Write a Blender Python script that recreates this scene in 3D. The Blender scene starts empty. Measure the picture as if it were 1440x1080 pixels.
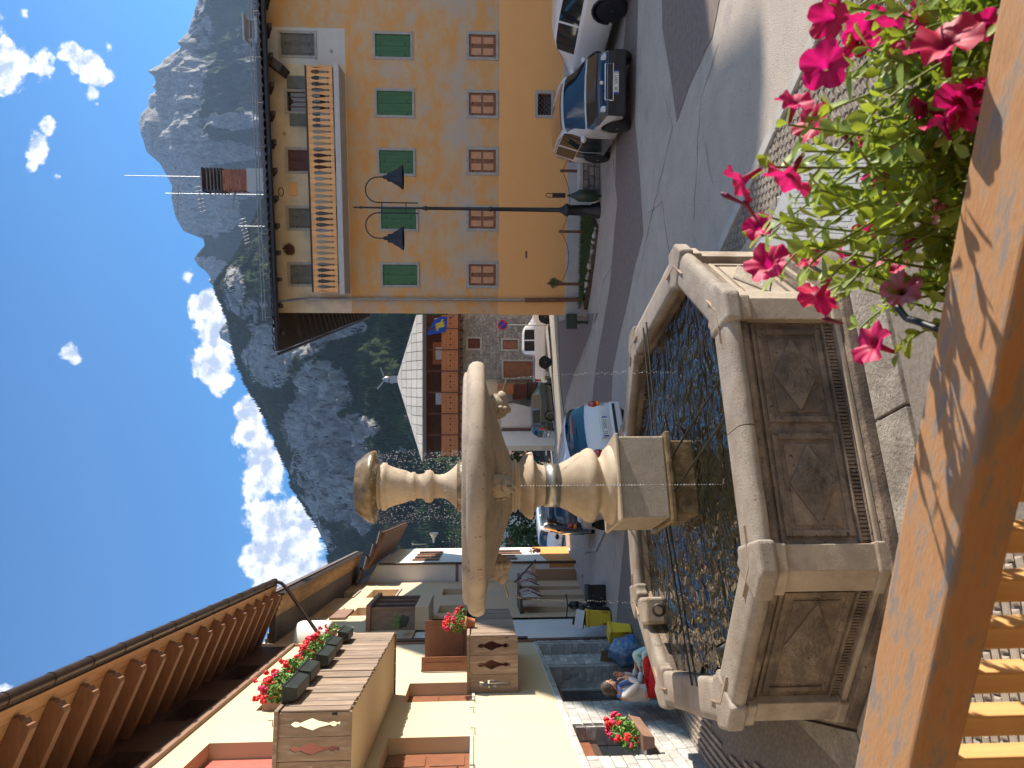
import bpy, bmesh, math, random
import numpy as np
from math import sin, cos, tan, pi, radians, hypot, atan2, sqrt, exp
from mathutils import Vector, Matrix, noise, Euler
random.seed(7)
scn = bpy.context.scene
col = scn.collection
# ------------------------------------------------------------------ camera
FPX, PITCH, EYE = 998.0, math.atan(52/998.0), 3.5
cam_data = bpy.data.cameras.new('camera'); cam = bpy.data.objects.new('camera', cam_data); col.objects.link(cam)
cam_data.sensor_width = 36.0; cam_data.lens = FPX/1440*36.0
cam_data.clip_start = .05; cam_data.clip_end = 12000
_c, _s = cos(PITCH), sin(PITCH)
# the phone was held sideways: picture right = world down, picture top = world right
cam.matrix_world = Matrix(((0, 1, 0, 0), (-_s, 0, -_c, 0), (-_c, 0, _s, EYE), (0, 0, 0, 1)))
cam_data.dof.use_dof = True; cam_data.dof.focus_distance = 8.0; cam_data.dof.aperture_fstop = 9.0
scn.camera = cam
# ------------------------------------------------------------------ light
SUN_AZ, SUN_EL = radians(72), radians(18.5)
sund = Vector((sin(SUN_AZ)*cos(SUN_EL), cos(SUN_AZ)*cos(SUN_EL), sin(SUN_EL)))
sl = bpy.data.lights.new('sun', 'SUN'); sl.energy = 3.9; sl.angle = radians(.5); sl.color = (1.0, .90, .76)
so = bpy.data.objects.new('sun', sl); col.objects.link(so); so.location = (40, 12, 40)
so.rotation_euler = sund.to_track_quat('Z', 'Y').to_euler()
scn.view_settings.view_transform = 'Standard'; scn.view_settings.look = 'None'
scn.view_settings.gamma = 1; scn.view_settings.use_curve_mapping = False
scn.view_settings.exposure = 1.45
scn.render.engine = 'CYCLES'
scn.cycles.max_bounces = 6; scn.cycles.volume_bounces = 0; scn.cycles.transparent_max_bounces = 8
scn.cycles.caustics_reflective = False; scn.cycles.caustics_refractive = False

def ray(px, py):
    a = px-720; b = 540-py
    return Vector((b, FPX*_c-a*_s, -FPX*_s-a*_c))
CAMP = Vector((0, 0, EYE))
def on_y(px, py, Y):
    r = ray(px, py); return CAMP + r*(Y/r.y)
def on_z(px, py, Z):
    r = ray(px, py); return CAMP + r*((Z-EYE)/r.z)

# world: sky plus cumulus clouds
world = bpy.data.worlds.new('World'); scn.world = world; world.use_nodes = True
nt = world.node_tree; nt.nodes.clear()
def WN(t, **k):
    n = nt.nodes.new(t)
    for a, v in k.items(): setattr(n, a, v)
    return n
def wm(op, a, b=None, c=None, clamp=False):
    n = WN('ShaderNodeMath', operation=op, use_clamp=clamp)
    for i, v in enumerate((a, b, c)):
        if v is None: continue
        if isinstance(v, (int, float)): n.inputs[i].default_value = v
        else: nt.links.new(v, n.inputs[i])
    return n.outputs[0]
sky = WN('ShaderNodeTexSky', sky_type='NISHITA', sun_disc=False)
sky.sun_elevation = SUN_EL; sky.sun_rotation = SUN_AZ; sky.altitude = 400; sky.air_density = 1.0; sky.dust_density = 1.6; sky.ozone_density = 5.0
tc = WN('ShaderNodeTexCoord'); sep = WN('ShaderNodeSeparateXYZ'); nt.links.new(tc.outputs['Generated'], sep.inputs[0])
ysafe = wm('MAXIMUM', sep.outputs[1], .05)
U = wm('DIVIDE', sep.outputs[0], ysafe); W = wm('DIVIDE', sep.outputs[2], ysafe)
cmb = WN('ShaderNodeCombineXYZ'); nt.links.new(U, cmb.inputs[0]); nt.links.new(W, cmb.inputs[1])
uv = cmb.outputs[0]
def uvpt(px, py):
    r = ray(px, py); return r.x/r.y, r.z/r.y
blobs = [ # picture x, y, radius x, radius y, weight
 (385,742,42,42,1),(372,785,34,34,1),(412,782,50,44,1),(440,812,34,40,1),(392,826,40,34,1),(430,740,26,34,1),(452,860,40,40,1),
 (350,578,20,26,1),(352,612,22,24,1),(366,640,26,26,1),(364,676,24,30,.95),(378,660,20,40,1),
 (290,430,24,24,1),(302,468,28,30,1),(300,510,30,28,1),(312,536,18,20,.9),
 (99,494,20,17,.62),(8,95,34,34,.85),(34,92,26,12,.85),(5,70,22,16,.8),(62,92,18,24,.6),
 (98,72,18,16,.85),(118,90,24,18,.95),(135,110,26,16,.95),(130,130,12,16,.8),(135,146,8,7,.5),
 (52,210,17,30,.74),(66,178,14,14,.65),(48,232,12,12,.6),(265,390,10,14,.38),(10,972,18,18,.5),(80,247,7,9,.42),(35,20,9,9,.45),(152,66,7,9,.45),(-60,60,60,60,.9)]
acc = None
for bx, by, rx, ry, wgt in blobs:
    u0, w0 = uvpt(bx, by); u1, w1 = uvpt(bx-rx, by-ry)
    s = WN('ShaderNodeVectorMath', operation='SUBTRACT'); nt.links.new(uv, s.inputs[0]); s.inputs[1].default_value = (u0, w0, 0)
    m = WN('ShaderNodeVectorMath', operation='MULTIPLY'); nt.links.new(s.outputs[0], m.inputs[0]); m.inputs[1].default_value = (1/(1.42*abs(u1-u0)), 1/(1.42*abs(w1-w0)), 0)
    l = WN('ShaderNodeVectorMath', operation='LENGTH'); nt.links.new(m.outputs[0], l.inputs[0])
    d = wm('MULTIPLY', wm('SUBTRACT', 1.0, l.outputs['Value'], clamp=True), wgt)
    acc = d if acc is None else wm('MAXIMUM', acc, d)
def wnoise(scale, detail, off=(0,0,0), rough=.55):
    mp = WN('ShaderNodeMapping'); mp.inputs['Location'].default_value = off; nt.links.new(uv, mp.inputs[0])
    n = WN('ShaderNodeTexNoise'); n.inputs['Scale'].default_value = scale; n.inputs['Detail'].default_value = detail; n.inputs['Roughness'].default_value = rough
    nt.links.new(mp.outputs[0], n.inputs['Vector']); return n.outputs[0]
n1 = wnoise(26, 9, rough=.62); n2 = wnoise(85, 6, (3,1,2), .62)
nn = wm('ADD', wm('MULTIPLY', wm('SUBTRACT', n1, .5), 1.25), wm('MULTIPLY', wm('SUBTRACT', n2, .5), .32))
has = wm('MULTIPLY', acc, 8.0, clamp=True)
dens = wm('ADD', wm('SUBTRACT', acc, .20), wm('MULTIPLY', nn, wm('MULTIPLY', has, 1.15)))
mr = WN('ShaderNodeMapRange', interpolation_type='SMOOTHSTEP'); nt.links.new(dens, mr.inputs[0]); mr.inputs[1].default_value = -.02; mr.inputs[2].default_value = .24
alpha = mr.outputs[0]
# unseen cloud cover outside the picture, added to whiten the light in shaded places
nn3 = WN('ShaderNodeTexNoise'); nn3.inputs['Scale'].default_value = 3.2; nn3.inputs['Detail'].default_value = 7; nn3.inputs['Roughness'].default_value = .58; nt.links.new(tc.outputs['Generated'], nn3.inputs['Vector'])
fld = WN('ShaderNodeMapRange', interpolation_type='SMOOTHSTEP'); nt.links.new(nn3.outputs[0], fld.inputs[0]); fld.inputs[1].default_value = .50; fld.inputs[2].default_value = .60
outm = WN('ShaderNodeMapRange', interpolation_type='SMOOTHSTEP'); nt.links.new(sep.outputs[1], outm.inputs[0]); outm.inputs[1].default_value = .70; outm.inputs[2].default_value = .45
horz = WN('ShaderNodeMapRange', interpolation_type='SMOOTHSTEP'); nt.links.new(sep.outputs[2], horz.inputs[0]); horz.inputs[1].default_value = .02; horz.inputs[2].default_value = .12
alpha = wm('MAXIMUM', alpha, wm('MULTIPLY', wm('MULTIPLY', fld.outputs[0], outm.outputs[0]), wm('MULTIPLY', horz.outputs[0], .9)))
# cloud body shade: denser body greyer, puffs bright towards the sun side (world right / up)
n3 = wnoise(26, 9, (-.010, -.007, 0), .62)
rel = wm('SUBTRACT', n1, n3)
body = wm('MULTIPLY', wm('SUBTRACT', acc, .35), .55, clamp=True)
br = wm('ADD', wm('SUBTRACT', .93, body), wm('MULTIPLY', rel, 2.6)); br = wm('MINIMUM', wm('MAXIMUM', br, .55), 1.04)
crmp = WN('ShaderNodeMix', data_type='RGBA'); nt.links.new(wm('MULTIPLY', wm('SUBTRACT', br, .55), 2.04, clamp=True), crmp.inputs[0])
CL = 5.4
crmp.inputs[6].default_value = (.46*CL, .55*CL, .72*CL, 1); crmp.inputs[7].default_value = (1.12*CL, 1.12*CL, 1.14*CL, 1)
tint = WN('ShaderNodeMix', data_type='RGBA', blend_type='MULTIPLY'); tint.inputs[0].default_value = 1
nt.links.new(sky.outputs[0], tint.inputs[6]); tint.inputs[7].default_value = (.30, .77, .98, 1)
mx = WN('ShaderNodeMix', data_type='RGBA'); nt.links.new(alpha, mx.inputs[0]); nt.links.new(tint.outputs[2], mx.inputs[6]); nt.links.new(crmp.outputs[2], mx.inputs[7])
bg = WN('ShaderNodeBackground'); bg.inputs[1].default_value = .088; nt.links.new(mx.outputs[2], bg.inputs[0])
wo = WN('ShaderNodeOutputWorld'); nt.links.new(bg.outputs[0], wo.inputs[0])

# ------------------------------------------------------------------ helpers
def thing(name, label, cat, loc=(0,0,0), rotz=0.0, group=None, kind=None):
    o = bpy.data.objects.new(name, None); col.objects.link(o); o.empty_display_size = .2
    o.location = loc; o.rotation_euler = (0, 0, rotz)
    if label: o['label'] = label
    if cat: o['category'] = cat
    if group: o['group'] = group
    if kind: o['kind'] = kind
    return o
def tag(o, label, cat, group=None):
    o['label'] = label; o['category'] = cat
    if group: o['group'] = group
    return o
def kind(o, k): o['kind'] = k; return o
def copy_tree(o, parent=None, loc=None, rotz=None, label=None):
    c = o.copy(); col.objects.link(c)
    if parent is not None: c.parent = parent
    if loc is not None: c.location = loc
    if rotz is not None: c.rotation_euler = (0, 0, rotz)
    if label: c['label'] = label
    for ch in list(o.children): copy_tree(ch, c)
    return c
def place(o, parent, loc, rot=(0,0,0), sc=(1,1,1)):
    c = o.copy(); col.objects.link(c); c.parent = parent; c.location = loc; c.rotation_euler = rot; c.scale = sc; return c

class MB:
    def __init__(s): s.v = []; s.f = []; s.sm = []
    def add(s, vs, fs, smooth=False):
        b = len(s.v); s.v.extend([tuple(p) for p in vs]); s.f.extend([tuple(i+b for i in f) for f in fs]); s.sm.extend([smooth]*len(fs)); return s
    def box(s, x0, x1, y0, y1, z0, z1, M=None):
        vs = [Vector((x, y, z)) for z in (z0, z1) for x, y in ((x0,y0),(x1,y0),(x1,y1),(x0,y1))]
        if M is not None: vs = [M @ p for p in vs]
        return s.add(vs, [(3,2,1,0),(4,5,6,7),(0,1,5,4),(1,2,6,5),(2,3,7,6),(3,0,4,7)])
    def quad(s, a, b, c, d): return s.add([a,b,c,d], [(0,1,2,3)])
    def prism(s, pts, z0, z1, M=None):          # footprint polygon (ccw) extruded in z
        n = len(pts); vs = [Vector((p[0], p[1], z0)) for p in pts]+[Vector((p[0], p[1], z1)) for p in pts]
        if M is not None: vs = [M @ p for p in vs]
        return s.add(vs, [tuple(range(n))[::-1], tuple(range(n, 2*n))]+[(i, (i+1)%n, n+(i+1)%n, n+i) for i in range(n)])
    def face_prism(s, pts, y0, y1):              # polygon in (x,z) extruded along y
        n = len(pts); vs = [Vector((p[0], y0, p[1])) for p in pts]+[Vector((p[0], y1, p[1])) for p in pts]
        return s.add(vs, [tuple(range(n)), tuple(range(n, 2*n))[::-1]]+[((i+1)%n, i, n+i, n+(i+1)%n) for i in range(n)])
    def loft(s, rings, closed=True, caps=(False, False), smooth=True):
        n = len(rings[0]); vs = [p for r in rings for p in r]; fs = []
        for k in range(len(rings)-1):
            for i in range(n if closed else n-1):
                j = (i+1) % n; fs.append((k*n+i, k*n+j, (k+1)*n+j, (k+1)*n+i))
        s.add(vs, fs, smooth)
        if caps[0]: s.add(rings[0], [tuple(range(n))[::-1]])
        if caps[1]: s.add(rings[-1], [tuple(range(n))])
        return s
    def lathe(s, prof, c=(0,0,0), n=32, smooth=True, caps=(True, True), arc=2*pi, M=None):
        rings = []
        for r, z in prof:
            rg = [Vector((c[0]+r*cos(arc*i/n), c[1]+r*sin(arc*i/n), c[2]+z)) for i in range(n)]
            if M is not None: rg = [M @ p for p in rg]
            rings.append(rg)
        return s.loft(rings, True, caps, smooth)
    def tube(s, pts, r, n=6, smooth=True, caps=True):
        pts = [Vector(p) for p in pts]; rings = []; up = Vector((0.123, .31, .94))
        for i, p in enumerate(pts):
            a = pts[max(i-1, 0)]; b = pts[min(i+1, len(pts)-1)]; t = (b-a)
            if t.length < 1e-9: t = Vector((0,0,1))
            t.normalize()
            if abs(t.dot(up)) > .95: up = Vector((.9, .2, .1))
            x = t.cross(up).normalized(); y = t.cross(x)
            up = -x.cross(t) if False else up
            rr = r[i] if isinstance(r, (list, tuple)) else r
            rings.append([p + x*(rr*cos(2*pi*k/n)) - y*(rr*sin(2*pi*k/n)) for k in range(n)])
        return s.loft(rings, True, (caps, caps), smooth)
    def ball(s, c, r, n=10, m=6, sc=(1,1,1), M=None):
        rings = []
        for j in range(m+1):
            th = pi*j/m; rr = max(sin(th), 1e-3)
            rg = [Vector((c[0]+r*sc[0]*rr*cos(2*pi*i/n), c[1]+r*sc[1]*rr*sin(2*pi*i/n), c[2]-r*sc[2]*cos(th))) for i in range(n)]
            if M is not None: rg = [M @ p for p in rg]
            rings.append(rg)
        return s.loft(rings, True, (False, False), True)
    def build(s, name, mat, parent=None, bevel=0, seg=2, k=None, label=None, subsurf=0):
        me = bpy.data.meshes.new(name); me.from_pydata([tuple(p) for p in s.v], [], s.f); me.update()
        if any(s.sm): me.polygons.foreach_set('use_smooth', s.sm)
        if mat is not None: me.materials.append(mat)
        o = bpy.data.objects.new(name, me); col.objects.link(o)
        if parent is not None: o.parent = parent
        if bevel:
            b = o.modifiers.new('bevel', 'BEVEL'); b.width = bevel; b.segments = seg; b.limit_method = 'ANGLE'
        if subsurf:
            b = o.modifiers.new('sub', 'SUBSURF'); b.levels = subsurf; b.render_levels = subsurf
        if k: o['kind'] = k
        if label: o['label'] = label
        return o

# ------------------------------------------------------------------ materials
MATS = {}
def mat(name, c1, c2=None, sc=4.0, rough=.8, bump=0.0, bsc=None, metal=0.0, detail=6, stretch=(1,1,1), c3=None, s3=1.2, t3=(.5,.65), rnd=0.0, spec=.5, coat=0.0, pits=0, lo=.35, hi=.65, emit=None, bdist=.01, trans=0.0, dirt=None, coords='Object', nrough=.55):
    m = bpy.data.materials.new(name); m.use_nodes = True; t = m.node_tree; b = t.nodes['Principled BSDF']
    b.inputs['Roughness'].default_value = rough; b.inputs['Metallic'].default_value = metal
    b.inputs['Specular IOR Level'].default_value = spec; b.inputs['Coat Weight'].default_value = coat
    tcn = t.nodes.new('ShaderNodeTexCoord'); mp = t.nodes.new('ShaderNodeMapping'); mp.inputs['Scale'].default_value = stretch
    t.links.new(tcn.outputs[coords], mp.inputs[0])
    if rnd:
        oi = t.nodes.new('ShaderNodeObjectInfo'); vm = t.nodes.new('ShaderNodeVectorMath'); vm.operation = 'ADD'
        sc_ = t.nodes.new('ShaderNodeMath'); sc_.operation = 'MULTIPLY'; sc_.inputs[1].default_value = 37.0
        t.links.new(oi.outputs['Random'], sc_.inputs[0]); t.links.new(mp.outputs[0], vm.inputs[0]); t.links.new(sc_.outputs[0], vm.inputs[1]); vec = vm.outputs[0]
    else: vec = mp.outputs[0]
    def nz(scale, det=detail, rg=nrough):
        n = t.nodes.new('ShaderNodeTexNoise'); n.inputs['Scale'].default_value = scale; n.inputs['Detail'].default_value = det; n.inputs['Roughness'].default_value = rg
        t.links.new(vec, n.inputs['Vector']); return n.outputs[0]
    def rng(o, a, bb):
        r = t.nodes.new('ShaderNodeMapRange'); t.links.new(o, r.inputs[0]); r.inputs[1].default_value = a; r.inputs[2].default_value = bb; return r.outputs[0]
    def mix(f, a, bb):
        x = t.nodes.new('ShaderNodeMix'); x.data_type = 'RGBA'
        if isinstance(f, float): x.inputs[0].default_value = f
        else: t.links.new(f, x.inputs[0])
        for i, v in ((6, a), (7, bb)):
            if isinstance(v, tuple): x.inputs[i].default_value = (*v[:3], 1)
            else: t.links.new(v, x.inputs[i])
        return x.outputs[2]
    c = c1
    if c2 is not None: c = mix(rng(nz(sc), lo, hi), c1, c2)
    if c3 is not None: c = mix(rng(nz(s3, 8), *t3), c, c3)
    if pits:
        v = t.nodes.new('ShaderNodeTexNoise'); v.inputs['Scale'].default_value = pits; v.inputs['Detail'].default_value = 2; t.links.new(vec, v.inputs['Vector'])
        c = mix(rng(v.outputs[0], .66, .72), c, tuple(.35*q for q in (c1 if isinstance(c1, tuple) else (.3,.3,.3))))
    if rnd:
        hs = t.nodes.new('ShaderNodeHueSaturation')
        r2 = rng(oi.outputs['Random'], 0, 1); mm = t.nodes.new('ShaderNodeMapRange'); t.links.new(oi.outputs['Random'], mm.inputs[0]); mm.inputs[3].default_value = 1-rnd; mm.inputs[4].default_value = 1+rnd
        t.links.new(mm.outputs[0], hs.inputs['Value'])
        if isinstance(c, tuple): hs.inputs['Color'].default_value = (*c[:3], 1)
        else: t.links.new(c, hs.inputs['Color'])
        c = hs.outputs[0]
    if isinstance(c, tuple): b.inputs['Base Color'].default_value = (*c[:3], 1)
    else: t.links.new(c, b.inputs['Base Color'])
    if bump:
        bn = t.nodes.new('ShaderNodeBump'); bn.inputs['Strength'].default_value = bump; bn.inputs['Distance'].default_value = bdist
        t.links.new(nz(bsc or sc*4, 8, .65), bn.inputs['Height']); t.links.new(bn.outputs[0], b.inputs['Normal'])
    if trans:
        b.inputs['Transmission Weight'].default_value = trans
    if emit:
        b.inputs['Emission Color'].default_value = (*emit[:3], 1); b.inputs['Emission Strength'].default_value = emit[3]
    MATS[name] = m; return m
def M_(n): return MATS[n]

# local frame on a facade: x along the wall, y into the building, z up
class Frame:
    def __init__(s, o, rot):
        s.o = Vector(o); s.rot = rot; s.x = Vector((cos(rot), sin(rot), 0)); s.y = Vector((-sin(rot), cos(rot), 0))
    def pix(s, px, py, off=0.0):
        r = ray(px, py); p0 = s.o + s.y*off; t = (p0-CAMP).dot(s.y)/r.dot(s.y); p = CAMP + r*t
        return (p-s.o).dot(s.x), p.z-s.o.z
    def sat(s, py, off=0.0): return s.pix(668, py, off)[0]
    def world(s, x, y, z): return s.o + s.x*x + s.y*y + Vector((0,0,z))

def wall_sheet(mb, x0, x1, z0, z1, holes, y=0.0, reveal=.2):
    """front of a wall with openings cut out and their reveals"""
    xs = sorted({x0, x1, *[v for h in holes for v in h[:2] if x0 < v < x1]}); zs = sorted({z0, z1, *[v for h in holes for v in h[2:4] if z0 < v < z1]})
    for a, b in zip(xs, xs[1:]):
        for c, d in zip(zs, zs[1:]):
            mx_, mz_ = (a+b)/2, (c+d)/2
            if any(h[0] < mx_ < h[1] and h[2] < mz_ < h[3] for h in holes): continue
            mb.quad((a,y,c), (b,y,c), (b,y,d), (a,y,d))
    for h in holes:
        a, b, c, d = h[:4]; e = y+(h[4] if len(h) > 4 else reveal)
        mb.quad((a,y,c), (a,y,d), (a,e,d), (a,e,c)); mb.quad((b,y,d), (b,y,c), (b,e,c), (b,e,d))
        mb.quad((a,y,d), (b,y,d), (b,e,d), (a,e,d)); mb.quad((b,y,c), (a,y,c), (a,e,c), (b,e,c))
        mb.quad((a,e,c), (b,e,c), (b,e,d), (a,e,d))
    return mb
# ------------------------------------------------------------------ ground
def gz(x, y):
    z = 0.0; x = max(-20, min(20, x))
    if y > 20: z -= (y-20)*max(.03, .055-.003*x) if y < 60 else 40*max(.03, .055-.003*x)
    if y > 60: z -= 0
    if x < -3.6 and y < 13: z += min(1, (-3.6-x)/1.4)*min(.6, .115*(13-y))
    return z
mat('asphalt', (.42,.355,.29), (.51,.435,.36), 1.3, .88, 1.0, 55, c3=(.27,.255,.24), s3=.5, t3=(.56,.75), bdist=.02, pits=26, nrough=.75)
mat('sett_stone', (.25,.20,.155), (.34,.275,.215), 3, .8, .5, 30, rnd=.28, bdist=.006)
mat('sett_red', (.19,.14,.115), (.25,.19,.16), 9, .8, .8, 55, c3=(.20,.18,.17), s3=30, t3=(.6,.7), bdist=.02)
mat('mortar', (.17,.14,.115), (.24,.205,.165), 20, .95, .5, 60)
mat('concrete', (.27,.235,.19), (.37,.325,.27), 3.5, .92, 1.0, 22, pits=24, c3=(.19,.16,.13), s3=2.2, t3=(.46,.62), nrough=.72, bdist=.02)
mat('kerb_stone', (.38,.35,.31), (.46,.43,.38), 4, .85, .4, 30)
mat('granite', (.34,.34,.34), (.42,.42,.41), 14, .8, .4, 60)
mat('soil', (.07,.05,.03), (.12,.09,.05), 9, .95, .8, 30)
mat('grass_mat', (.04,.085,.018), (.10,.12,.03), 6, .8)
mat('field', (.035,.06,.02), (.06,.085,.03), .02, .9)

def grid_sheet(name, xs, ys, zf, m, parent=None, knd='structure'):
    vs = [(x, y, zf(x, y)) for y in ys for x in xs]; n = len(xs)
    fs = [(j*n+i, j*n+i+1, (j+1)*n+i+1, (j+1)*n+i) for j in range(len(ys)-1) for i in range(n-1)]
    mb = MB(); mb.add(vs, fs, True); return mb.build(name, m, parent, k=knd)
xs = [-2200,-1500,-500,-200,-100,-60]+[-40+2*i for i in range(10)]+[-20+.5*i for i in range(81)]+[24,30,40,60,100,200,500,1500,2100]
ys = [-300,-60,-20,-8,-4]+[-2+.5*i for i in range(60)]+[28+1*i for i in range(34)]+[66,80,100,140,200,300,420,600,900,1300]
def gz2(x, y):
    z = gz(x, min(y, 60))
    if abs(x) > 60: z = min(z, -1.0)
    if y > 60: z -= (min(y,300)-60)*.02
    return z
road = grid_sheet('road', xs, ys, gz2, M_('asphalt'))

def poly_sheet(name, pts, m, dz, zf=gz, parent=None, thick=0.0, step=.5, k='structure'):
    """polygon sheet laid on the ground, triangulated on a grid so that it follows it"""
    bm = bmesh.new(); vs = [bm.verts.new((p[0], p[1], 0)) for p in pts]; bm.faces.new(vs)
    x0 = min(p[0] for p in pts); x1 = max(p[0] for p in pts); y0 = min(p[1] for p in pts); y1 = max(p[1] for p in pts)
    for ax, a, b in ((0, x0, x1), (1, y0, y1)):
        v = a+step
        while v < b:
            no = Vector((1,0,0)) if ax == 0 else Vector((0,1,0)); co = no*v
            bmesh.ops.bisect_plane(bm, geom=bm.verts[:]+bm.edges[:]+bm.faces[:], plane_co=co, plane_no=no); v += step
    if thick:
        r = bmesh.ops.extrude_face_region(bm, geom=bm.faces[:]); 
        for g in r['geom']:
            if isinstance(g, bmesh.types.BMVert): g.co.z -= 1
    for v in bm.verts: v.co.z = zf(v.co.x, v.co.y) + (dz if v.co.z > -.5 else dz-thick)
    bmesh.ops.recalc_face_normals(bm, faces=bm.faces[:])
    if not thick:
        for f in bm.faces:
            if f.normal.z < 0: f.normal_flip()
    me = bpy.data.meshes.new(name); bm.to_mesh(me); bm.free(); me.materials.append(m)
    o = bpy.data.objects.new(name, me); col.objects.link(o)
    if parent: o.parent = parent
    if k: o['kind'] = k
    return o
def gp(px, py, z=0.0):
    p = on_z(px, py, z); return (p.x, p.y)
def inside(p, poly):
    r = False; n = len(poly); x, y = p[:2]
    for i in range(n):
        (x1, y1), (x2, y2) = poly[i][:2], poly[(i+1)%n][:2]
        if (y1 > y) != (y2 > y) and x < (x2-x1)*(y-y1)/(y2-y1)+x1: r = not r
    return r
# darker porphyry sett bands in the road
band1 = [gp(893,-120), gp(868,170), gp(866,228), gp(866,300), gp(858,400), gp(846,470), gp(832,540), gp(828,575), gp(858,600), gp(862,520), gp(872,470), gp(884,420), gp(893,375), gp(905,330), gp(900,250), gp(893,170), gp(896,60), gp(900,-120)]
poly_sheet('sett_band', band1, M_('sett_red'), .004)
patch = [gp(930,-60), gp(932,40), gp(945,118), gp(952,172), gp(970,120), gp(1002,52), gp(1012,0), gp(1018,-60)]
poly_sheet('sett_patch', patch, M_('sett_red'), .008)
mat('crack', (.06,.055,.05), (.12,.11,.10), 8, .95)
def crack(pix, w=.03):
    P_ = [Vector(gp(*p)) for p in pix]; pts = []
    for a, b in zip(P_, P_[1:]):
        n = max(2, int((b-a).length/.18))
        for k in range(n): q = a.lerp(b, k/n); pts.append(q+Vector((random.uniform(-.035,.035), random.uniform(-.035,.035))))
    mb = MB(); vs = []
    for i, p in enumerate(pts):
        d = (pts[min(i+1,len(pts)-1)]-pts[max(i-1,0)]).normalized(); n = Vector((-d.y, d.x))*w*random.uniform(.2,.9)/2; vs += [(p.x-n.x, p.y-n.y, .004), (p.x+n.x, p.y+n.y, .004)]
    mb.add(vs, [(2*i, 2*i+1, 2*i+3, 2*i+2) for i in range(len(pts)-1)]); return mb.build('road_crack', M_('crack'), None, k='structure')
crack([(946,178),(930,244),(919,294),(910,330),(902,372),(896,402)]); crack([(912,300),(931,285),(936,320),(940,350),(944,372)], .025); crack([(992,205),(1000,250),(1004,262)], .02); crack([(946,178),(938,150),(930,120)], .02); crack([(1010,60),(985,140),(980,230),(974,330)], .018)
# paved square around the fountain, kerb strip, concrete apron
FC = Vector((-1.2, 8.37, 0)); FROT = radians(20)
kerb_a, kerb_b = Vector(gp(1012,352)), Vector(gp(1172,0))
kd = (kerb_b-kerb_a).normalized(); kn = Vector((-kd.y, kd.x))
if kn.y < 0: kn = -kn
k0 = kerb_a - kd*6.5; k1 = kerb_b + kd*5
kb = thing('kerb', None, None, (0,0,0), 0, None, 'structure')
nk = 14; L = (k1-k0).length
for i in range(nk):
    a = k0+kd*(L*i/nk+.006); b = k0+kd*(L*(i+1)/nk-.006); w = .16
    pts = [a-kn*w*.5, b-kn*w*.5, b+kn*w*.5, a+kn*w*.5]
    mb = MB(); mb.prism([(p.x, p.y) for p in pts], -.1, .035+.004*random.random())
    mb.build('kerb_stone', M_('kerb_stone'), kb, bevel=.012)
sq = [tuple(k0-kn*.1), tuple(k1-kn*.1), (9, 1.2), (9, -3), (-9, -3), (-9, 6.0), (-7.5, 16.5), (-5.9, 17.4), tuple(gp(868,860))]
square = poly_sheet('square', sq, M_('mortar'), .004)
# setts as real stones
def setts(name, region, avoid, ang, a, b, m, parent, near=0, h=.022, zoff=.0, fan=0.0, jit=.12, lim=99):
    """rows of setts filling a region; the nearest ones are objects of their own, the rest one mesh"""
    ca, sa = cos(ang), sin(ang); x0 = min(p[0] for p in region); x1 = max(p[0] for p in region); y0 = min(p[1] for p in region); y1 = max(p[1] for p in region)
    cx, cy = (x0+x1)/2, (y0+y1)/2; R = hypot(x1-x0, y1-y0)/2+.2; cells = []
    j = 0; v = -R
    while v < R:
        u = -R + (a/2 if j % 2 else 0) + random.uniform(-.02, .02)
        while u < R:
            vv = v + (fan*abs(sin(u*2.6)) if fan else 0)
            x = cx+u*ca-vv*sa; y = cy+u*sa+vv*ca
            if inside((x, y), region) and not any(inside((x, y), q) for q in avoid): cells.append((x, y))
            u += a
        v += b; j += 1
    cells.sort(key=lambda c: hypot(c[0], c[1]))
    protos = []
    for k in range(6):
        rr = random.Random(k+hash(name) % 97 if False else k)
        w, d = a/2-.006-rr.random()*.006, b/2-.006-rr.random()*.005
        t = .012
        top = [(-w+t+rr.uniform(0,.01),-d+t), (w-t,-d+t+rr.uniform(0,.008)), (w-t-rr.uniform(0,.008),d-t), (-w+t,d-t-rr.uniform(0,.008))]
        bot = [(-w,-d),(w,-d),(w,d),(-w,d)]
        mb = MB(); vs = [(*p, 0) for p in bot]+[(*p, h*.7) for p in bot]+[(*p, h) for p in top]
        mb.add(vs, [(0,1,5,4),(1,2,6,5),(2,3,7,6),(3,0,4,7),(4,5,9,8),(5,6,10,9),(6,7,11,10),(7,4,8,11),(8,9,10,11)])
        protos.append(mb)
    objs = []
    big = MB()
    for i, (x, y) in enumerate(cells):
        pb = random.choice(protos) if i >= near else None
        rz = ang+random.uniform(-jit, jit)*.5; z = gz(x, y)+zoff+random.uniform(-.003, .004)
        if i < near:
            k = i % 6
            if i < 6: o = protos[k].build('sett', m, parent); objs.append(o)
            else: o = objs[k].copy(); col.objects.link(o)
            o.location = (x, y, z); o.rotation_euler = (random.uniform(-.02,.02), random.uniform(-.02,.02), rz)
        else:
            c_, s_ = cos(rz), sin(rz)
            big.add([(x+p[0]*c_-p[1]*s_, y+p[0]*s_+p[1]*c_, z+p[2]) for p in pb.v], pb.f)
    if big.v: kind(big.build(name+'_setts', m, parent), 'stuff')
    return len(cells)
def octo(h, c): return [(h-c,-h),(h,-h+c),(h,h-c),(h-c,h),(-h+c,h),(-h,h-c),(-h,-h+c),(-h+c,-h)]
fr, fs_ = cos(FROT), sin(FROT)
def f2w(p): return (FC.x+p[0]*fr-p[1]*fs_, FC.y+p[0]*fs_+p[1]*fr)
foot = [f2w(p) for p in octo(2.62, 1.29)]; apron = [f2w(p) for p in octo(3.02, 1.5)]
apr = thing('apron', None, None, (0,0,0), 0, None, 'structure')
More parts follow.
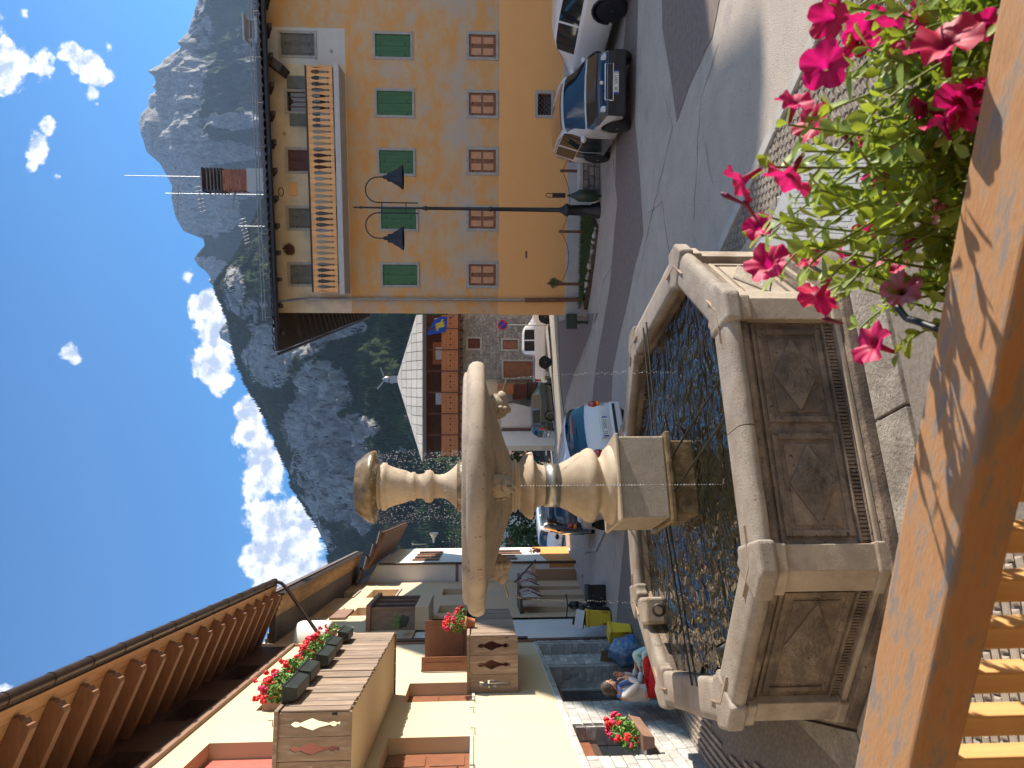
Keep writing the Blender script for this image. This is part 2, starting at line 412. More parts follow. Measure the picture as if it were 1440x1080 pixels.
fo = octo(2.56, 1.26); ao = octo(3.02, 1.5)
for i in range(8):
    a0, a1 = Vector(ao[i]), Vector(ao[(i+1)%8]); b0, b1 = Vector(fo[i]), Vector(fo[(i+1)%8]); nseg = 2 if (a1-a0).length > 2 else 1
    for q in range(nseg):
        t0, t1 = q/nseg+.004, (q+1)/nseg-.004
        pts = [b0.lerp(b1,t0), a0.lerp(a1,t0), a0.lerp(a1,t1), b0.lerp(b1,t1)]
        MB().prism([f2w(p) for p in pts], -.05, .045+.004*random.random()).build('slab', M_('concrete'), apr, bevel=.01)
# right-hand slab bench-like granite pad with ribs
slab_poly = [gp(1066,348), gp(1085,325), gp(1128,212), gp(1150,204), gp(1240,215), gp(1260,330), gp(1200,352)]
gs = poly_sheet('granite_slab', slab_poly, M_('granite'), .05, thick=.08, step=9, k=None)
tag(gs, 'pale ribbed granite slab set in the paving beside the fountain', 'slab')
rb = MB()
a_, b_ = Vector(gp(1095,330)), Vector(gp(1150,215)); e1 = (b_-a_); e2 = Vector((gp(1200,340)[0]-a_.x, gp(1200,340)[1]-a_.y))
for i in range(15):
    p = a_+e1*(i+.5)/15
    q = p+e2*.9
    d = (q-p).normalized(); n_ = Vector((-d.y, d.x))*.012
    rb.prism([(p.x-n_.x,p.y-n_.y),(q.x-n_.x,q.y-n_.y),(q.x+n_.x,q.y+n_.y),(p.x+n_.x,p.y+n_.y)], .0475, .0535)
rb.build('rib', M_('granite'), gs, k='stuff')
right_reg = [tuple(kerb_a-kd*3.2-kn*.1), tuple(k1-kn*.1-kd*2.2), (3.6, 2.6), (2.2, 2.9), (-.8, 3.6), f2w((2.0,-3.3))]
setts('square', right_reg, [foot, apron, slab_poly], radians(35), .13, .085, M_('sett_stone'), square, near=300, zoff=-.004, fan=.05)
left_reg = [(-3.35,5.2), f2w((-3.1,-.5)), f2w((-3.1,1.5)), (-4.6,11.6), (-5.5,12.2), (-5.0,8.4), (-4.6,5.6), (-3.5,4.6)]
lp = thing('left_paving', None, None, (0,0,0), 0, None, 'structure')
setts('left', left_reg, [foot, apron], radians(98), .16, .075, M_('sett_stone'), lp, near=0, zoff=.004, jit=.04)
near_reg = [(-3.4,4.9), (-3.35,5.4), f2w((-3.0,-1.2)), f2w((-1.2,-3.05)), (-.8,3.6), (-2.2,2.6), (-3.2,3.0)]
np_ = thing('near_paving', None, None, (0,0,0), 0, None, 'structure')
setts('near', near_reg, [foot, apron], radians(15), .14, .09, M_('sett_stone'), np_, near=0, fan=.04)

# ------------------------------------------------------------------ fountain
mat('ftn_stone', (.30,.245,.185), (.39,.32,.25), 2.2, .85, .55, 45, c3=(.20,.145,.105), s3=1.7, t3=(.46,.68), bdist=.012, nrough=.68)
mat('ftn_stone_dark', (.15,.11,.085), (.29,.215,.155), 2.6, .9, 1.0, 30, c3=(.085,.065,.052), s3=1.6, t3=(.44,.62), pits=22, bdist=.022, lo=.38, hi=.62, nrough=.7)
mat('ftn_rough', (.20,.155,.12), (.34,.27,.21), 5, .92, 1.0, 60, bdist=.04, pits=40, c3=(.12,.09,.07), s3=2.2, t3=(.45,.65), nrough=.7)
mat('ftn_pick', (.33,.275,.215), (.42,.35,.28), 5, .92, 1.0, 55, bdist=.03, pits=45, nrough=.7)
mat('ftn_rim', (.25,.21,.17), (.345,.295,.245), 3, .85, .8, 60, pits=50, c3=(.23,.18,.14), s3=2.4, t3=(.45,.64), bdist=.014, nrough=.68)
mat('ftn_smooth', (.36,.28,.20), (.45,.365,.27), 1.8, .75, .5, 70, c3=(.29,.215,.15), s3=2.1, t3=(.5,.72), bdist=.007, nrough=.65)
mat('ftn_bowl', (.27,.215,.17), (.36,.29,.225), 3, .8, .6, 50, c3=(.20,.16,.13), s3=4, t3=(.55,.72), pits=28, bdist=.01)
mat('ftn_wet', (.10,.065,.03), (.19,.13,.06), 6, .25, .6, 30, c3=(.30,.22,.12), s3=7, t3=(.5,.7))
mat('joint_line', (.30,.21,.14), (.36,.26,.18), 9, .9, .3, 40)
mat('iron', (.03,.028,.026), (.05,.045,.04), 12, .55, .2, 40, metal=.6)
mat('steel_band', (.30,.29,.27), (.40,.39,.36), 6, .35, .15, 60, metal=.85, stretch=(1,1,6))
ft = thing('fountain', 'large eight-sided stone fountain with diamond panels, tall column, wide bowl and cup', 'fountain', FC, FROT)
HO, CO = 2.5, 1.245
def off(t): return octo(HO-t, CO-.586*t)
def ring(mb, t0, t1, z0, z1):
    a, b = off(t0), off(t1)
    for i in range(8):
        j = (i+1) % 8
        mb.add([(*a[i],z0),(*a[j],z0),(*b[j],z0),(*b[i],z0),(*a[i],z1),(*a[j],z1),(*b[j],z1),(*b[i],z1)], [(0,1,5,4),(2,3,7,6),(4,5,6,7),(3,2,1,0)])
WT = .13   # wall plane is this far inside the rim edge
b = MB(); ring(b, WT, .40, .0, 1.08); b.build('basin_wall', M_('ftn_stone_dark'), ft)
b = MB(); ring(b, -.02, WT, .0, .12); b.build('plinth', M_('ftn_stone_dark'), ft, bevel=.015)
b = MB(); ring(b, .055, WT, .12, .17); b.build('plinth_moulding', M_('ftn_stone'), ft, bevel=.012)
b = MB(); ring(b, .07, WT, .985, 1.065); b.build('cornice', M_('ftn_stone_dark'), ft, bevel=.02)
b = MB(); b.prism(off(.38), .30, .45); b.build('basin_floor', M_('ftn_wet'), ft)
oc = off(0)
def edge(i, t=0.0):
    o = off(t); a, c = Vector(o[i]), Vector(o[(i+1)%8]); return a, c, (c-a).normalized(), Vector(((c-a).normalized().y, -(c-a).normalized().x))
# rim stones: rounded section swept along each side, cut square between the corner caps
sec = [(.40,1.075),(.40,1.17),(.385,1.195),(.35,1.205),(.10,1.205),(.04,1.195),(.008,1.165),(0,1.13),(.008,1.09),(.035,1.068)]
for i in range(8):
    rings_v = []
    a, c, d, n = edge(i); Ls = (c-a).length; nseg = 2 if Ls > 2 else 1
    for q in range(nseg):
        mb = MB(); t0 = .20+(Ls-.40)*q/nseg+(.004 if q else 0); t1 = .20+(Ls-.40)*(q+1)/nseg-(.004 if q < nseg-1 else 0)
        K = 7; rgs = []
        for k in range(K):
            t = t0+(t1-t0)*k/(K-1); w = .006*sin(k*2.3+i)
            rgs.append([Vector((a.x+d.x*t-n.x*(o_+w*(o_<.1)), a.y+d.y*t-n.y*(o_+w*(o_<.1)), z)) for o_, z in sec])
        mb.loft(rgs, True, (True, True), True); mb.build('rim_stone', M_('ftn_rim'), ft)
    # dark iron cramp lines near the corner
def corner_poly(i, r_in, r_out, L1):
    """footprint wrapping corner i: L1 along both sides, from r_in inside to r_out outside (offsets from the rim line)"""
    oI, oO = off(r_in), off(-r_out); p = Vector(oc[i]); q = Vector(oc[(i-1)%8]); r = Vector(oc[(i+1)%8])
    d1 = (q-p).normalized(); d2 = (r-p).normalized(); n1 = Vector((-d1.y, d1.x)); n2 = Vector((d2.y, -d2.x))
    P = Vector(oc[i])
    return [tuple(P+d1*L1+n1*r_out), tuple(Vector(oO[i])), tuple(P+d2*L1+n2*r_out), tuple(P+d2*L1-n2*r_in), tuple(Vector(oI[i])), tuple(P+d1*L1-n1*r_in)]
for i in range(8):
    pts = corner_poly(i, .44, .035, .27)
    MB().prism(pts, 1.06, 1.222).build('rim_cap', M_('ftn_rim'), ft, bevel=.035, seg=3)
    # clay-coloured inlay joints on the cap
    o1 = off(.20); p = Vector(oc[i]); q = Vector(oc[(i-1)%8]); r = Vector(oc[(i+1)%8]); d1 = (q-p).normalized(); d2 = (r-p).normalized(); c0 = Vector(o1[i]); mb = MB()
    for dd in (d1, d2):
        e = c0+dd*.33; nn_ = Vector((-dd.y, dd.x))*.009
        mb.prism([tuple(c0-nn_), tuple(e-nn_*.6), tuple(e+nn_*.6), tuple(c0+nn_)] if True else [], 1.205, 1.2255)
    mb.build('cramp', M_('joint_line'), ft)
    # pilaster
    pp = corner_poly(i, .14, -.045, .235)
    MB().prism(pp, .17, .985).build('pilaster', M_('ftn_stone'), ft, bevel=.008)
    pp = corner_poly(i, .14, -.015, .25)
    MB().prism(pp, .10, .20).build('pilaster_base', M_('ftn_stone'), ft, bevel=.015)
    pp = corner_poly(i, .14, -.01, .245)
    MB().prism(pp, .955, 1.06).build('pilaster_capital', M_('ftn_stone'), ft, bevel=.02)
    sunny = Vector((n_f.x*fr-n_f.y*fs_, n_f.x*fs_+n_f.y*fr)).dot(Vector((sund.x, sund.y))) > .6 if (n_f := edge(i)[3]) is not None else False; WM = 'ftn_stone' if sunny else 'ftn_stone_dark'  # panels facing the sun get paler stone: sunlight put into the colour
    a, c, d, n = edge(i, WT); Ls = (c-a).length; npan = 2 if Ls > 2 else 1; usable = Ls-.40; pw = usable/npan
    R = Matrix((( d.x, -n.x, 0, 0), (d.y, -n.y, 0, 0), (0, 0, 1, 0), (0, 0, 0, 1)))   # local x along side, y inwards
    # rough inner pilaster face
    for q in range(npan):
        x0 = .20+pw*q+.05; x1 = .20+pw*(q+1)-.05; z0, z1 = .30, .90
        M = Matrix.Translation((a.x, a.y, 0)) @ R
        mb = MB(); w = .055; y0 = -.019
        mb.box(x0, x1, y0, .01, z0, z0+w, M); mb.box(x0, x1, y0, .01, z1-w, z1, M); mb.box(x0, x0+w, y0, .01, z0+w, z1-w, M); mb.box(x1-w, x1, y0, .01, z0+w, z1-w, M)
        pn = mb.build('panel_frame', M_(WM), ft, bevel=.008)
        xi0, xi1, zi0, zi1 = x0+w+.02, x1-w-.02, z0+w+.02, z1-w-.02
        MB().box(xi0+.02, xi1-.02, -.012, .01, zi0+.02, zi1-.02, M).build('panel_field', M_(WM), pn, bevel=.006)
        cx, cz = (x0+x1)/2, (z0+z1)/2; hw, hh = (xi1-xi0)/2-.03, (zi1-zi0)/2-.02
        mb = MB(); ps = [(cx-hw, cz), (cx, cz-hh), (cx+hw, cz), (cx, cz+hh)]
        g = MB()
        vs = [M @ Vector((x, -.034, z)) for x, z in ps]+[M @ Vector((x, 0, z)) for x, z in ps]
        mb.add(vs, [(0,1,2,3),(1,0,4,5),(2,1,5,6),(3,2,6,7),(0,3,7,4)])
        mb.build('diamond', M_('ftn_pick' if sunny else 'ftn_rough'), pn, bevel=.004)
        k = .90; NG = 26; gv = []
        for iu in range(NG+1):
            for iv in range(NG+1):
                u, v = iu/NG, iv/NG; gx = cx+k*hw*(u+v-1); gz_ = cz+k*hh*(v-u); e_ = min(u, v, 1-u, 1-v)*8
                dd_ = noise.noise(Vector((gx*38+i*7, gz_*38, q)))*.010+noise.noise(Vector((gx*90, gz_*90, i)))*.006
                gv.append(M @ Vector((gx, -.036-.004*min(1, e_)-max(-.012, dd_*1.9)*min(1, e_), gz_)))
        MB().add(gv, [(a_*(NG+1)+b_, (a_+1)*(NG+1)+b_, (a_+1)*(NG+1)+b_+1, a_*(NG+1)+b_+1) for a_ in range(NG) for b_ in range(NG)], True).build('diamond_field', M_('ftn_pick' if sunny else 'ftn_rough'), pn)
    # fluted band: above the plinth
    M = Matrix.Translation((a.x, a.y, 0)) @ R; mb = MB(); x = .22
    while x < Ls-.22:
        ww = .022+random.uniform(-.003,.003); mb.box(x, x+ww, -.022, .01, .185, .262+random.uniform(-.006,.006), M); x += .034
    mb.build('fluting', M_('ftn_stone_dark'), ft, k='stuff')
    for ya, za, zb in ((-.05,.171,.186),(-.04,.265,.285),(-.025,.925,.95)): MB().box(.20, Ls-.20, ya, .01, za, zb, M).build('fillet', M_('ftn_stone_dark'), ft, bevel=.004)
# water
wmat = bpy.data.materials.new('water'); wmat.use_nodes = True; t = wmat.node_tree; bs = t.nodes['Principled BSDF']
bs.inputs['Base Color'].default_value = (.006,.008,.004,1); bs.inputs['Roughness'].default_value = .02; bs.inputs['IOR'].default_value = 1.6; bs.inputs['Specular IOR Level'].default_value = .9
tcn = t.nodes.new('ShaderNodeTexCoord'); 
def tn(sc, det, dist=0):
    n = t.nodes.new('ShaderNodeTexNoise'); n.inputs['Scale'].default_value = sc; n.inputs['Detail'].default_value = det; n.inputs['Distortion'].default_value = dist; t.links.new(tcn.outputs['Object'], n.inputs['Vector']); return n.outputs[0]
a1 = t.nodes.new('ShaderNodeMath'); a1.operation = 'MULTIPLY_ADD'; t.links.new(tn(2.6, 1, 1.1), a1.inputs[0]); a1.inputs[1].default_value = 4.5; t.links.new(tn(7.5, 1.2, 1.4), a1.inputs[2])
bn = t.nodes.new('ShaderNodeBump'); bn.inputs['Strength'].default_value = 1.0; bn.inputs['Distance'].default_value = .038
t.links.new(a1.outputs[0], bn.inputs['Height']); t.links.new(bn.outputs[0], bs.inputs['Normal'])
mb = MB(); mb.add([(*p, 1.0) for p in off(.395)], [tuple(range(8))]); mb.build('water', wmat, ft)
# pedestal block
PB = .47
MB().box(-PB, PB, -PB, PB, 1.33, 1.86).build('pedestal_block', M_('ftn_pick'), ft, bevel=.02)
MB().box(-PB-.03, PB+.03, -PB-.03, PB+.03, 1.86, 1.90).build('pedestal_top', M_('ftn_smooth'), ft, bevel=.012)
MB().box(-PB-.05, PB+.05, -PB-.05, PB+.05, 1.26, 1.33).build('pedestal_ledge', M_('ftn_wet'), ft, bevel=.02)
MB().box(-PB+.04, PB-.04, -PB+.04, PB-.04, .42, 1.26).build('pedestal_foot', M_('ftn_wet'), ft, bevel=.02)
DAX = 8.42
def zr(px, r): return (r*DAX/FPX, on_y(px, 690, DAX).z)
def lath(name, pts, m, n=48): 
    pr = [zr(px, r) for px, r in pts][::-1]
    return MB().lathe(pr, n=n).build(name, m, ft)
lath('column_base', [(785,27),(787,31),(796,35),(804,40),(812,45),(816,46),(819,49),(825,52),(831,51),(835,46),(837,40),(840,37),(844,40),(847,45),(849,50),(855,55),(862,56),(868,54),(872,50),(875,46),(880,46)], M_('ftn_smooth'))
lath('steel_band', [(764.5,28),(764.5,30),(784.5,30.5),(784.5,28)], M_('steel_band'))
lath('column_neck', [(716,38),(718,35),(721,34.5),(722,37),(725,37),(726,34),(728,31),(731,34),(734,39),(739,44),(743,46.5),(747,47),(748,46),(748.5,38),(751,33),(756,29.5),(762,28),(784,28),(786,30)], M_('ftn_smooth'))
lath('bowl', [(657,120),(653,140),(652,152),(654,158),(657,159),(658,163),(660,169),(665,173),(671,174),(676,173),(679.5,171),(681.5,166),(681.6,150),(683,144),(687,130),(692,116),(697,101),(702,85),(707,69),(711,57),(715,47),(718,38)], M_('ftn_bowl'), 72)
lath('cup_base', [(643,28),(643.5,35),(653,36),(656,36)], M_('ftn_wet'))
lath('cup_stem', [(533,31),(538,30),(539,33),(544,33),(546,30),(551,28),(558,25.5),(566,23.5),(572,22),(579,18.5),(580,20),(584,20),(586,17),(592,16.5),(597,18),(599,22),(605,23),(609,21),(611,17),(618,16),(625,17),(631,20),(637,25),(642,30),(644,32)], M_('ftn_smooth'))
lath('cup', [(506,25),(503.5,33),(504,36),(507,38),(511,41.5),(517,46),(523,49),(528,50),(530,48),(531,42),(533,36),(534,31)], M_('ftn_wet'))
# carved heads around the bowl, with their spout pipes
def carved_head(ang, spout=True):
    M = Matrix.Rotation(ang, 4, 'Z'); rz = [zr(694, 0)[1]][0]
    mb = MB(); c = Vector((.93, 0, rz-.02))
    mb.ball(c, .15, 12, 8, (1.0,.85,1.15), M); mb.ball(c+Vector((.10,0,-.08)), .085, 10, 6, (1.2,1,.8), M); mb.ball(c+Vector((.13,0,.0)), .035, 8, 5, (1,.8,1.6), M)
    for sy in (-1,1): mb.ball(c+Vector((.10,sy*.06,.04)), .03, 8, 5, (1,1,1), M); mb.ball(c+Vector((.0,sy*.115,.09)), .04, 8, 5, (1,.7,1), M)
    h = mb.build('carved_head', M_('ftn_bowl'), ft)
    mb = MB()
    for k in range(16):
        a = 2*pi*k/16; p = c+Vector((-.03, .135*cos(a), .16*sin(a)))
        mb.ball(p, .034, 6, 5, (1.2,1,1), M)
    mb.build('mane', M_('ftn_bowl'), h)
    if spout:
        p0 = M @ (c+Vector((.18,0,-.09))); p1 = M @ (c+Vector((.34,0,-.14)))
        MB().tube([p0, p1], .014, 8).build('spout_pipe', M_('steel_band'), h)
for a in (-90, 0, 90, 180): carved_head(radians(a-12))
# iron bars from the pedestal to the rim
def bar(p, q, m='iron', r=.011): MB().tube([p, q], r, 6).build('iron_bar', M_(m), ft)
for s in (-.09, .09):
    bar((-PB-.02, s-.1, 1.275), (-HO+.3, s-.35, 1.215)); bar((PB+.02, s+.12, 1.275), (HO-.25, s+.35, 1.215)); bar((s*2.2, PB+.02, 1.275), (s*2.4, HO-.3, 1.215))
for s in (-.18, .20): bar((s, -PB-.04, 1.275), (s+.36, -HO+.36, 1.19), 'iron', .012)
# inlet block with round hole and the overflow pipe
a, c, d, n = edge(4, .40)
MB().box(-HO+.95, -HO+1.30, HO-.98, HO-.62, .9, 1.235).build('inlet_block', M_('ftn_stone'), ft, bevel=.04, seg=3)
MB().lathe([(.055,0),(.085,0),(.085,.14),(.055,.14)], n=16, caps=(False,False), M=Matrix.Translation((-HO+1.12, HO-1.12, 1.10)) @ Matrix.Rotation(radians(80),4,'X')).build('inlet_pipe', M_('iron'), ft)
MB().lathe([(.06,0),(.075,0),(.075,.10),(.06,.10)], n=16, caps=(False,False), M=Matrix.Translation((-HO+.62, -HO+1.30, 1.12)) @ Matrix.Rotation(radians(60),4,'Y')).build('overflow_pipe', M_('iron'), ft)
# water drops
dm = mat('drop_mat', (.85,.88,.92), None, rough=.05, spec=.9); dm.node_tree.nodes['Principled BSDF'].inputs['Transmission Weight'].default_value = .6
mb = MB()
def drop(p, r):
    vs = [p+Vector(q)*r for q in ((1,0,0),(0,1,0),(-1,0,0),(0,-1,0),(0,0,1.7),(0,0,-1.4))]
    mb.add(vs, [(0,1,4),(1,2,4),(2,3,4),(3,0,4),(1,0,5),(2,1,5),(3,2,5),(0,3,5)], True)
zc0, zc1 = zr(530,0)[1], zr(650,0)[1]
for i in range(900):
    a = random.uniform(0, 2*pi); t = random.random()**1.2; r = .40+random.uniform(-.04,.03); z = zc0+(zc1-zc0)*t
    drop(Vector((r*cos(a), r*sin(a), z)), random.choice((.0028,.004,.0055)))
for i in range(160):
    a = random.uniform(0, 2*pi); r = 1.46; drop(Vector((r*cos(a), r*sin(a), random.uniform(1.0, zr(676,0)[1]))), .003)
for k in range(4):
    a = radians(k*90-102); z1 = zr(712,0)[1]
    for i in range(70):
        t = i/70; z = z1-.1+(1.0-z1+.1)*t; r = 1.27+.10*sqrt(t)+random.uniform(-.01,.01)*(.3+t*2)
        drop(Vector((r*cos(a), r*sin(a), z)), random.choice((.005,.0065,.009)))
mb.build('water_drops', dm, ft, k='stuff')
# ------------------------------------------------------------------ mountains
def interp(tab, x):
    if x <= tab[0][0]: return tab[0][1]
    for (a, u), (b, v) in zip(tab, tab[1:]):
        if x <= b: return u+(v-u)*(x-a)/(b-a)
    return tab[-1][1]
far_sil = [(-260,330),(-120,300),(-40,290),(0,276),(45,262),(60,247),(66,253),(84,227),(90,224),(100,205),(107,214),(116,217),(121,212),(128,218),(134,207),(150,206),(160,196),(170,193),(186,195),(200,200),(214,204),(229,222),(246,232),(262,240),(275,238),(300,243),(310,247),(325,256),(336,284),(345,286),(356,276),(364,271),(374,277),(381,287),(390,294),(395,291),(405,300),(430,318),(448,321),(457,312),(466,306),(476,308),(486,325),(520,345),(600,420),(700,470),(900,520)]
near_sil = [(-260,420),(0,400),(150,396),(250,385),(300,362),(330,347),(370,322),(395,304),(408,301),(437,314),(451,320),(468,324),(490,328),(520,334),(545,346),(565,360),(585,371),(610,380),(636,393),(660,402),(686,411),(710,428),(733,440),(755,451),(772,460),(800,465),(850,478),(950,500),(1100,530),(1300,560)]
rock_m = bpy.data.materials.new('mountain'); rock_m.use_nodes = True; t = rock_m.node_tree; bs = t.nodes['Principled BSDF']; bs.inputs['Roughness'].default_value = .95; bs.inputs['Specular IOR Level'].default_value = .1
at = t.nodes.new('ShaderNodeAttribute'); at.attribute_name = 'rock'
tcn = t.nodes.new('ShaderNodeTexCoord')
def mnoise(sc, det, st=(1,1,1)):
    mp = t.nodes.new('ShaderNodeMapping'); mp.inputs['Scale'].default_value = st; t.links.new(tcn.outputs['Object'], mp.inputs[0])
    n = t.nodes.new('ShaderNodeTexNoise'); n.inputs['Scale'].default_value = sc; n.inputs['Detail'].default_value = det; n.inputs['Roughness'].default_value = .68; t.links.new(mp.outputs[0], n.inputs['Vector']); return n.outputs[0]
def mmath(op, a, b, cl=False):
    n = t.nodes.new('ShaderNodeMath'); n.operation = op; n.use_clamp = cl
    for i, v in enumerate((a, b)):
        if isinstance(v, (int, float)): n.inputs[i].default_value = v
        else: t.links.new(v, n.inputs[i])
    return n.outputs[0]
def mmix(f, a, b):
    x = t.nodes.new('ShaderNodeMix'); x.data_type = 'RGBA'; t.links.new(f, x.inputs[0])
    for i, v in ((6, a), (7, b)):
        if isinstance(v, tuple): x.inputs[i].default_value = (*v, 1)
        else: t.links.new(v, x.inputs[i])
    return x.outputs[2]
nA = mnoise(.022, 12, (1,1,.6)); nB = mnoise(.008, 10)
f = mmath('MULTIPLY', mmath('SUBTRACT', mmath('ADD', at.outputs['Fac'], mmath('MULTIPLY', mmath('SUBTRACT', nA, .5), 2.1)), .46), 7.0, True)
strat = mnoise(.07, 12, (1.4,1.4,.55))
rockc = mmix(mmath('MULTIPLY', mmath('SUBTRACT', strat, .36), 3.6, True), (.15,.145,.14), (.46,.435,.40))
forc = mmix(mmath('MULTIPLY', mmath('SUBTRACT', nB, .38), 4.0, True), (.018,.032,.013), (.045,.065,.022))
at2 = t.nodes.new('ShaderNodeAttribute'); at2.attribute_name = 'meadow'
forc = mmix(at2.outputs['Fac'], forc, (.07,.13,.035))
t.links.new(mmix(f, forc, rockc), bs.inputs['Base Color'])
bn = t.nodes.new('ShaderNodeBump'); bn.inputs['Strength'].default_value = 1.0; bn.inputs['Distance'].default_value = 24; t.links.new(nA, bn.inputs['Height']); t.links.new(bn.outputs[0], bs.inputs['Normal'])

def blobmask(px, py, bl):
    m = 0
    for bx, by, rx, ry, w in bl:
        d = hypot((px-bx)/rx, (py-by)/ry); m = max(m, w*min(1, max(0, 1.45-d)*1.6))
    return m
near_rock = [(470,640,150,140,.30),(390,500,60,70,.38),(378,500,30,46,.85),(330,405,14,34,.7),(360,440,20,25,.5),(420,480,40,22,.8),(455,548,36,40,.95),(440,600,40,40,.85),(470,640,45,34,.9),(500,600,34,16,.85),(505,650,34,12,.85),(470,700,40,34,.8),(430,660,24,28,.7),(500,725,30,26,.7),(445,725,20,26,.55),(395,560,16,30,.3),(460,760,20,18,.5),(445,470,36,10,.95),(480,460,30,14,.7)]
far_rock = [(235,120,45,110,.95),(260,250,40,80,.95),(230,190,40,70,1),(310,215,50,14,.9),(330,170,40,12,.85),(300,300,34,30,.9),(290,380,30,20,.8),(345,60,20,40,.45),(280,60,20,60,.6),(340,265,26,14,.6),(310,470,20,14,.9)]
meadow = [(570,590,10,18,1),(345,20,20,10,.7)]
def mountain(name, label, sil, r0, r1, n_az, n_v, A, p, rk, y0, y1, seed, nsc):
    az = []; vs = []; rocks = []; mead = []
    ff = [v/(n_v-1)*1.06 for v in range(n_v)]
    for i in range(n_az):
        py = y0+(y1-y0)*i/(n_az-1); px = interp(sil, py); r = ray(px, py); hr = hypot(r.x, r.y); te = r.z/hr; dx, dy = r.x/hr, r.y/hr
        rr1 = r1*(1+.12*noise.noise(Vector((dx*3, dy*3, seed)))); zr_ = te*rr1
        for v in ff:
            R = r0+(rr1-r0)*min(v, 1.2); h = v**p if v <= 1 else 1-(v-1)*6
            z = -22+(zr_+22)*h
            win = sin(pi*min(1, max(0, v)))**.6 if v < 1 else 0
            P = Vector((dx*R, dy*R, z)); q = P*nsc
            d = noise.ridged_multi_fractal(q+Vector((seed,0,0)), .8, 2.1, 6, 1.0, 2.0)-1.1
            P2 = Vector((dx*(R-A*.9*d*win), dy*(R-A*.9*d*win), z+A*.55*d*win*min(1, v*2)))
            # keep everything in front of the crest below the crest line
            if v < 1:
                e = P2.z/hypot(P2.x, P2.y)
                if e > te*.995: P2.z = te*.995*hypot(P2.x, P2.y)
            vs.append(tuple(P2+Vector((0,0,EYE))))
            # where that point appears tells which band of the slope it is (rock wall, wood, scree)
            dd = Vector(P2); dep = dd.y*_c-dd.z*_s; qx = 720+FPX*(-dd.y*_s-dd.z*_c)/dep; qy = 540-FPX*dd.x/dep
            rocks.append(blobmask(qx, qy, rk)); mead.append(blobmask(qx, qy, meadow))
    n = n_v
    fs = [(i*n+j, i*n+j+1, (i+1)*n+j+1, (i+1)*n+j) for i in range(n_az-1) for j in range(n-1)]
    me = bpy.data.meshes.new(name); me.from_pydata(vs, [], fs); me.update(); me.materials.append(rock_m)
    me.polygons.foreach_set('use_smooth', [True]*len(fs))
    for nm_, dat in (('rock', rocks), ('meadow', mead)):
        a = me.attributes.new(nm_, 'FLOAT', 'POINT'); a.data.foreach_set('value', dat)
    o = bpy.data.objects.new(name, me); col.objects.link(o); o['kind'] = 'structure'
    return o, vs, rocks, n
mountain('mountain', '', far_sil, 1750, 3100, 620, 130, 95, 1.25, far_rock, -110, 760, 3.1, .0052)
nm, nv, nr, nn_ = mountain('forested_mountain', '', near_sil, 250, 1380, 560, 130, 34, 1.35, near_rock, -110, 1250, 9.7, .011)
# conifers on the near slope: one mass of small cones
rg = random.Random(5); V = []; Fc = []
tw = []
for k in range(46000):
    i = rg.randrange(0, 559); j = int(130*(rg.random()**.7)); j = min(j, 122)
    if rg.random() < .22: j = rg.randint(118, 123)
    idx = i*nn_+j; p = Vector(nv[idx]); q = Vector(nv[(i+1)*nn_+min(j+1, nn_-1)]); p = p.lerp(q, rg.random())
    rkv = nr[idx]+ (noise.noise(p*.02))*.7
    if rkv > .48 and rg.random() > .015: continue
    h = rg.uniform(4, 8.5)*(.6+.4*j/122); w = h*.22; b0 = len(V)
    for a in range(5): V.append((p.x+w*cos(a*1.2566+k), p.y+w*sin(a*1.2566+k), p.z-1))
    V.append((p.x, p.y, p.z+h))
    Fc.extend([(b0+a, b0+(a+1) % 5, b0+5) for a in range(5)])
fm = mat('conifer_far', (.014,.024,.012), (.035,.052,.02), .02, .95, spec=.05)
me = bpy.data.meshes.new('conifer_forest'); me.from_pydata(V, [], Fc); me.materials.append(fm); o = bpy.data.objects.new('conifer_forest', me); col.objects.link(o); o['kind'] = 'stuff'
# air
hz = MB(); hz.box(-2300, 2150, -60, 3600, -20, 1900); hm = bpy.data.materials.new('air'); hm.use_nodes = True; ht = hm.node_tree; ht.nodes.clear()
hv = ht.nodes.new('ShaderNodeVolumePrincipled'); hv.inputs['Color'].default_value = (.52,.68,1.0,1); hv.inputs['Density'].default_value = HAZE = 6.5e-5; hv.inputs['Anisotropy'].default_value = .0
ho = ht.nodes.new('ShaderNodeOutputMaterial'); ht.links.new(hv.outputs[0], ho.inputs['Volume'])
h_o = hz.build('haze', hm, None, k='stuff')
# ------------------------------------------------------------------ wooden terrace railing (nearest thing)
mat('rail_wood', (.37,.18,.075), (.48,.26,.115), 9, .78, .6, 60, stretch=(1,3.5,3.5), c3=(.25,.20,.165), s3=9, t3=(.50,.60), nrough=.74, bdist=.002)
mat('slat_wood', (.52,.27,.09), (.62,.36,.14), 7, .6, .25, 40, stretch=(5,5,.6), bdist=.002)
RZ = 2.9; ra = on_z(1200, 1080, RZ); rb_ = on_z(1404, 0, RZ); rdir = (rb_-ra); rdir.z = 0; rdir.normalize()
rl = thing('terrace_railing', 'weathered orange-brown wooden terrace railing with upright slats, right in front of the camera', 'railing', (ra.x, ra.y, RZ), atan2(rdir.y, rdir.x))
MB().box(-1.6, 2.6, -.1195, 0, -.068, 0).build('handrail', M_('rail_wood'), rl, bevel=.007, seg=3)
MB().box(-1.6, 2.6, -.085, -.045, -1.03, -.95).build('bottom_rail', M_('slat_wood'), rl, bevel=.004)
first = None
x = -1.35
while x < 2.5:
    if first is None: first = MB().box(0, .036, -.080, -.050, -.95, -.068).build('slat', M_('slat_wood'), rl, bevel=.003); first.location = (x,0,0)
    else:
        c = first.copy(); col.objects.link(c); c.location = (x, 0, 0)
    x += .074
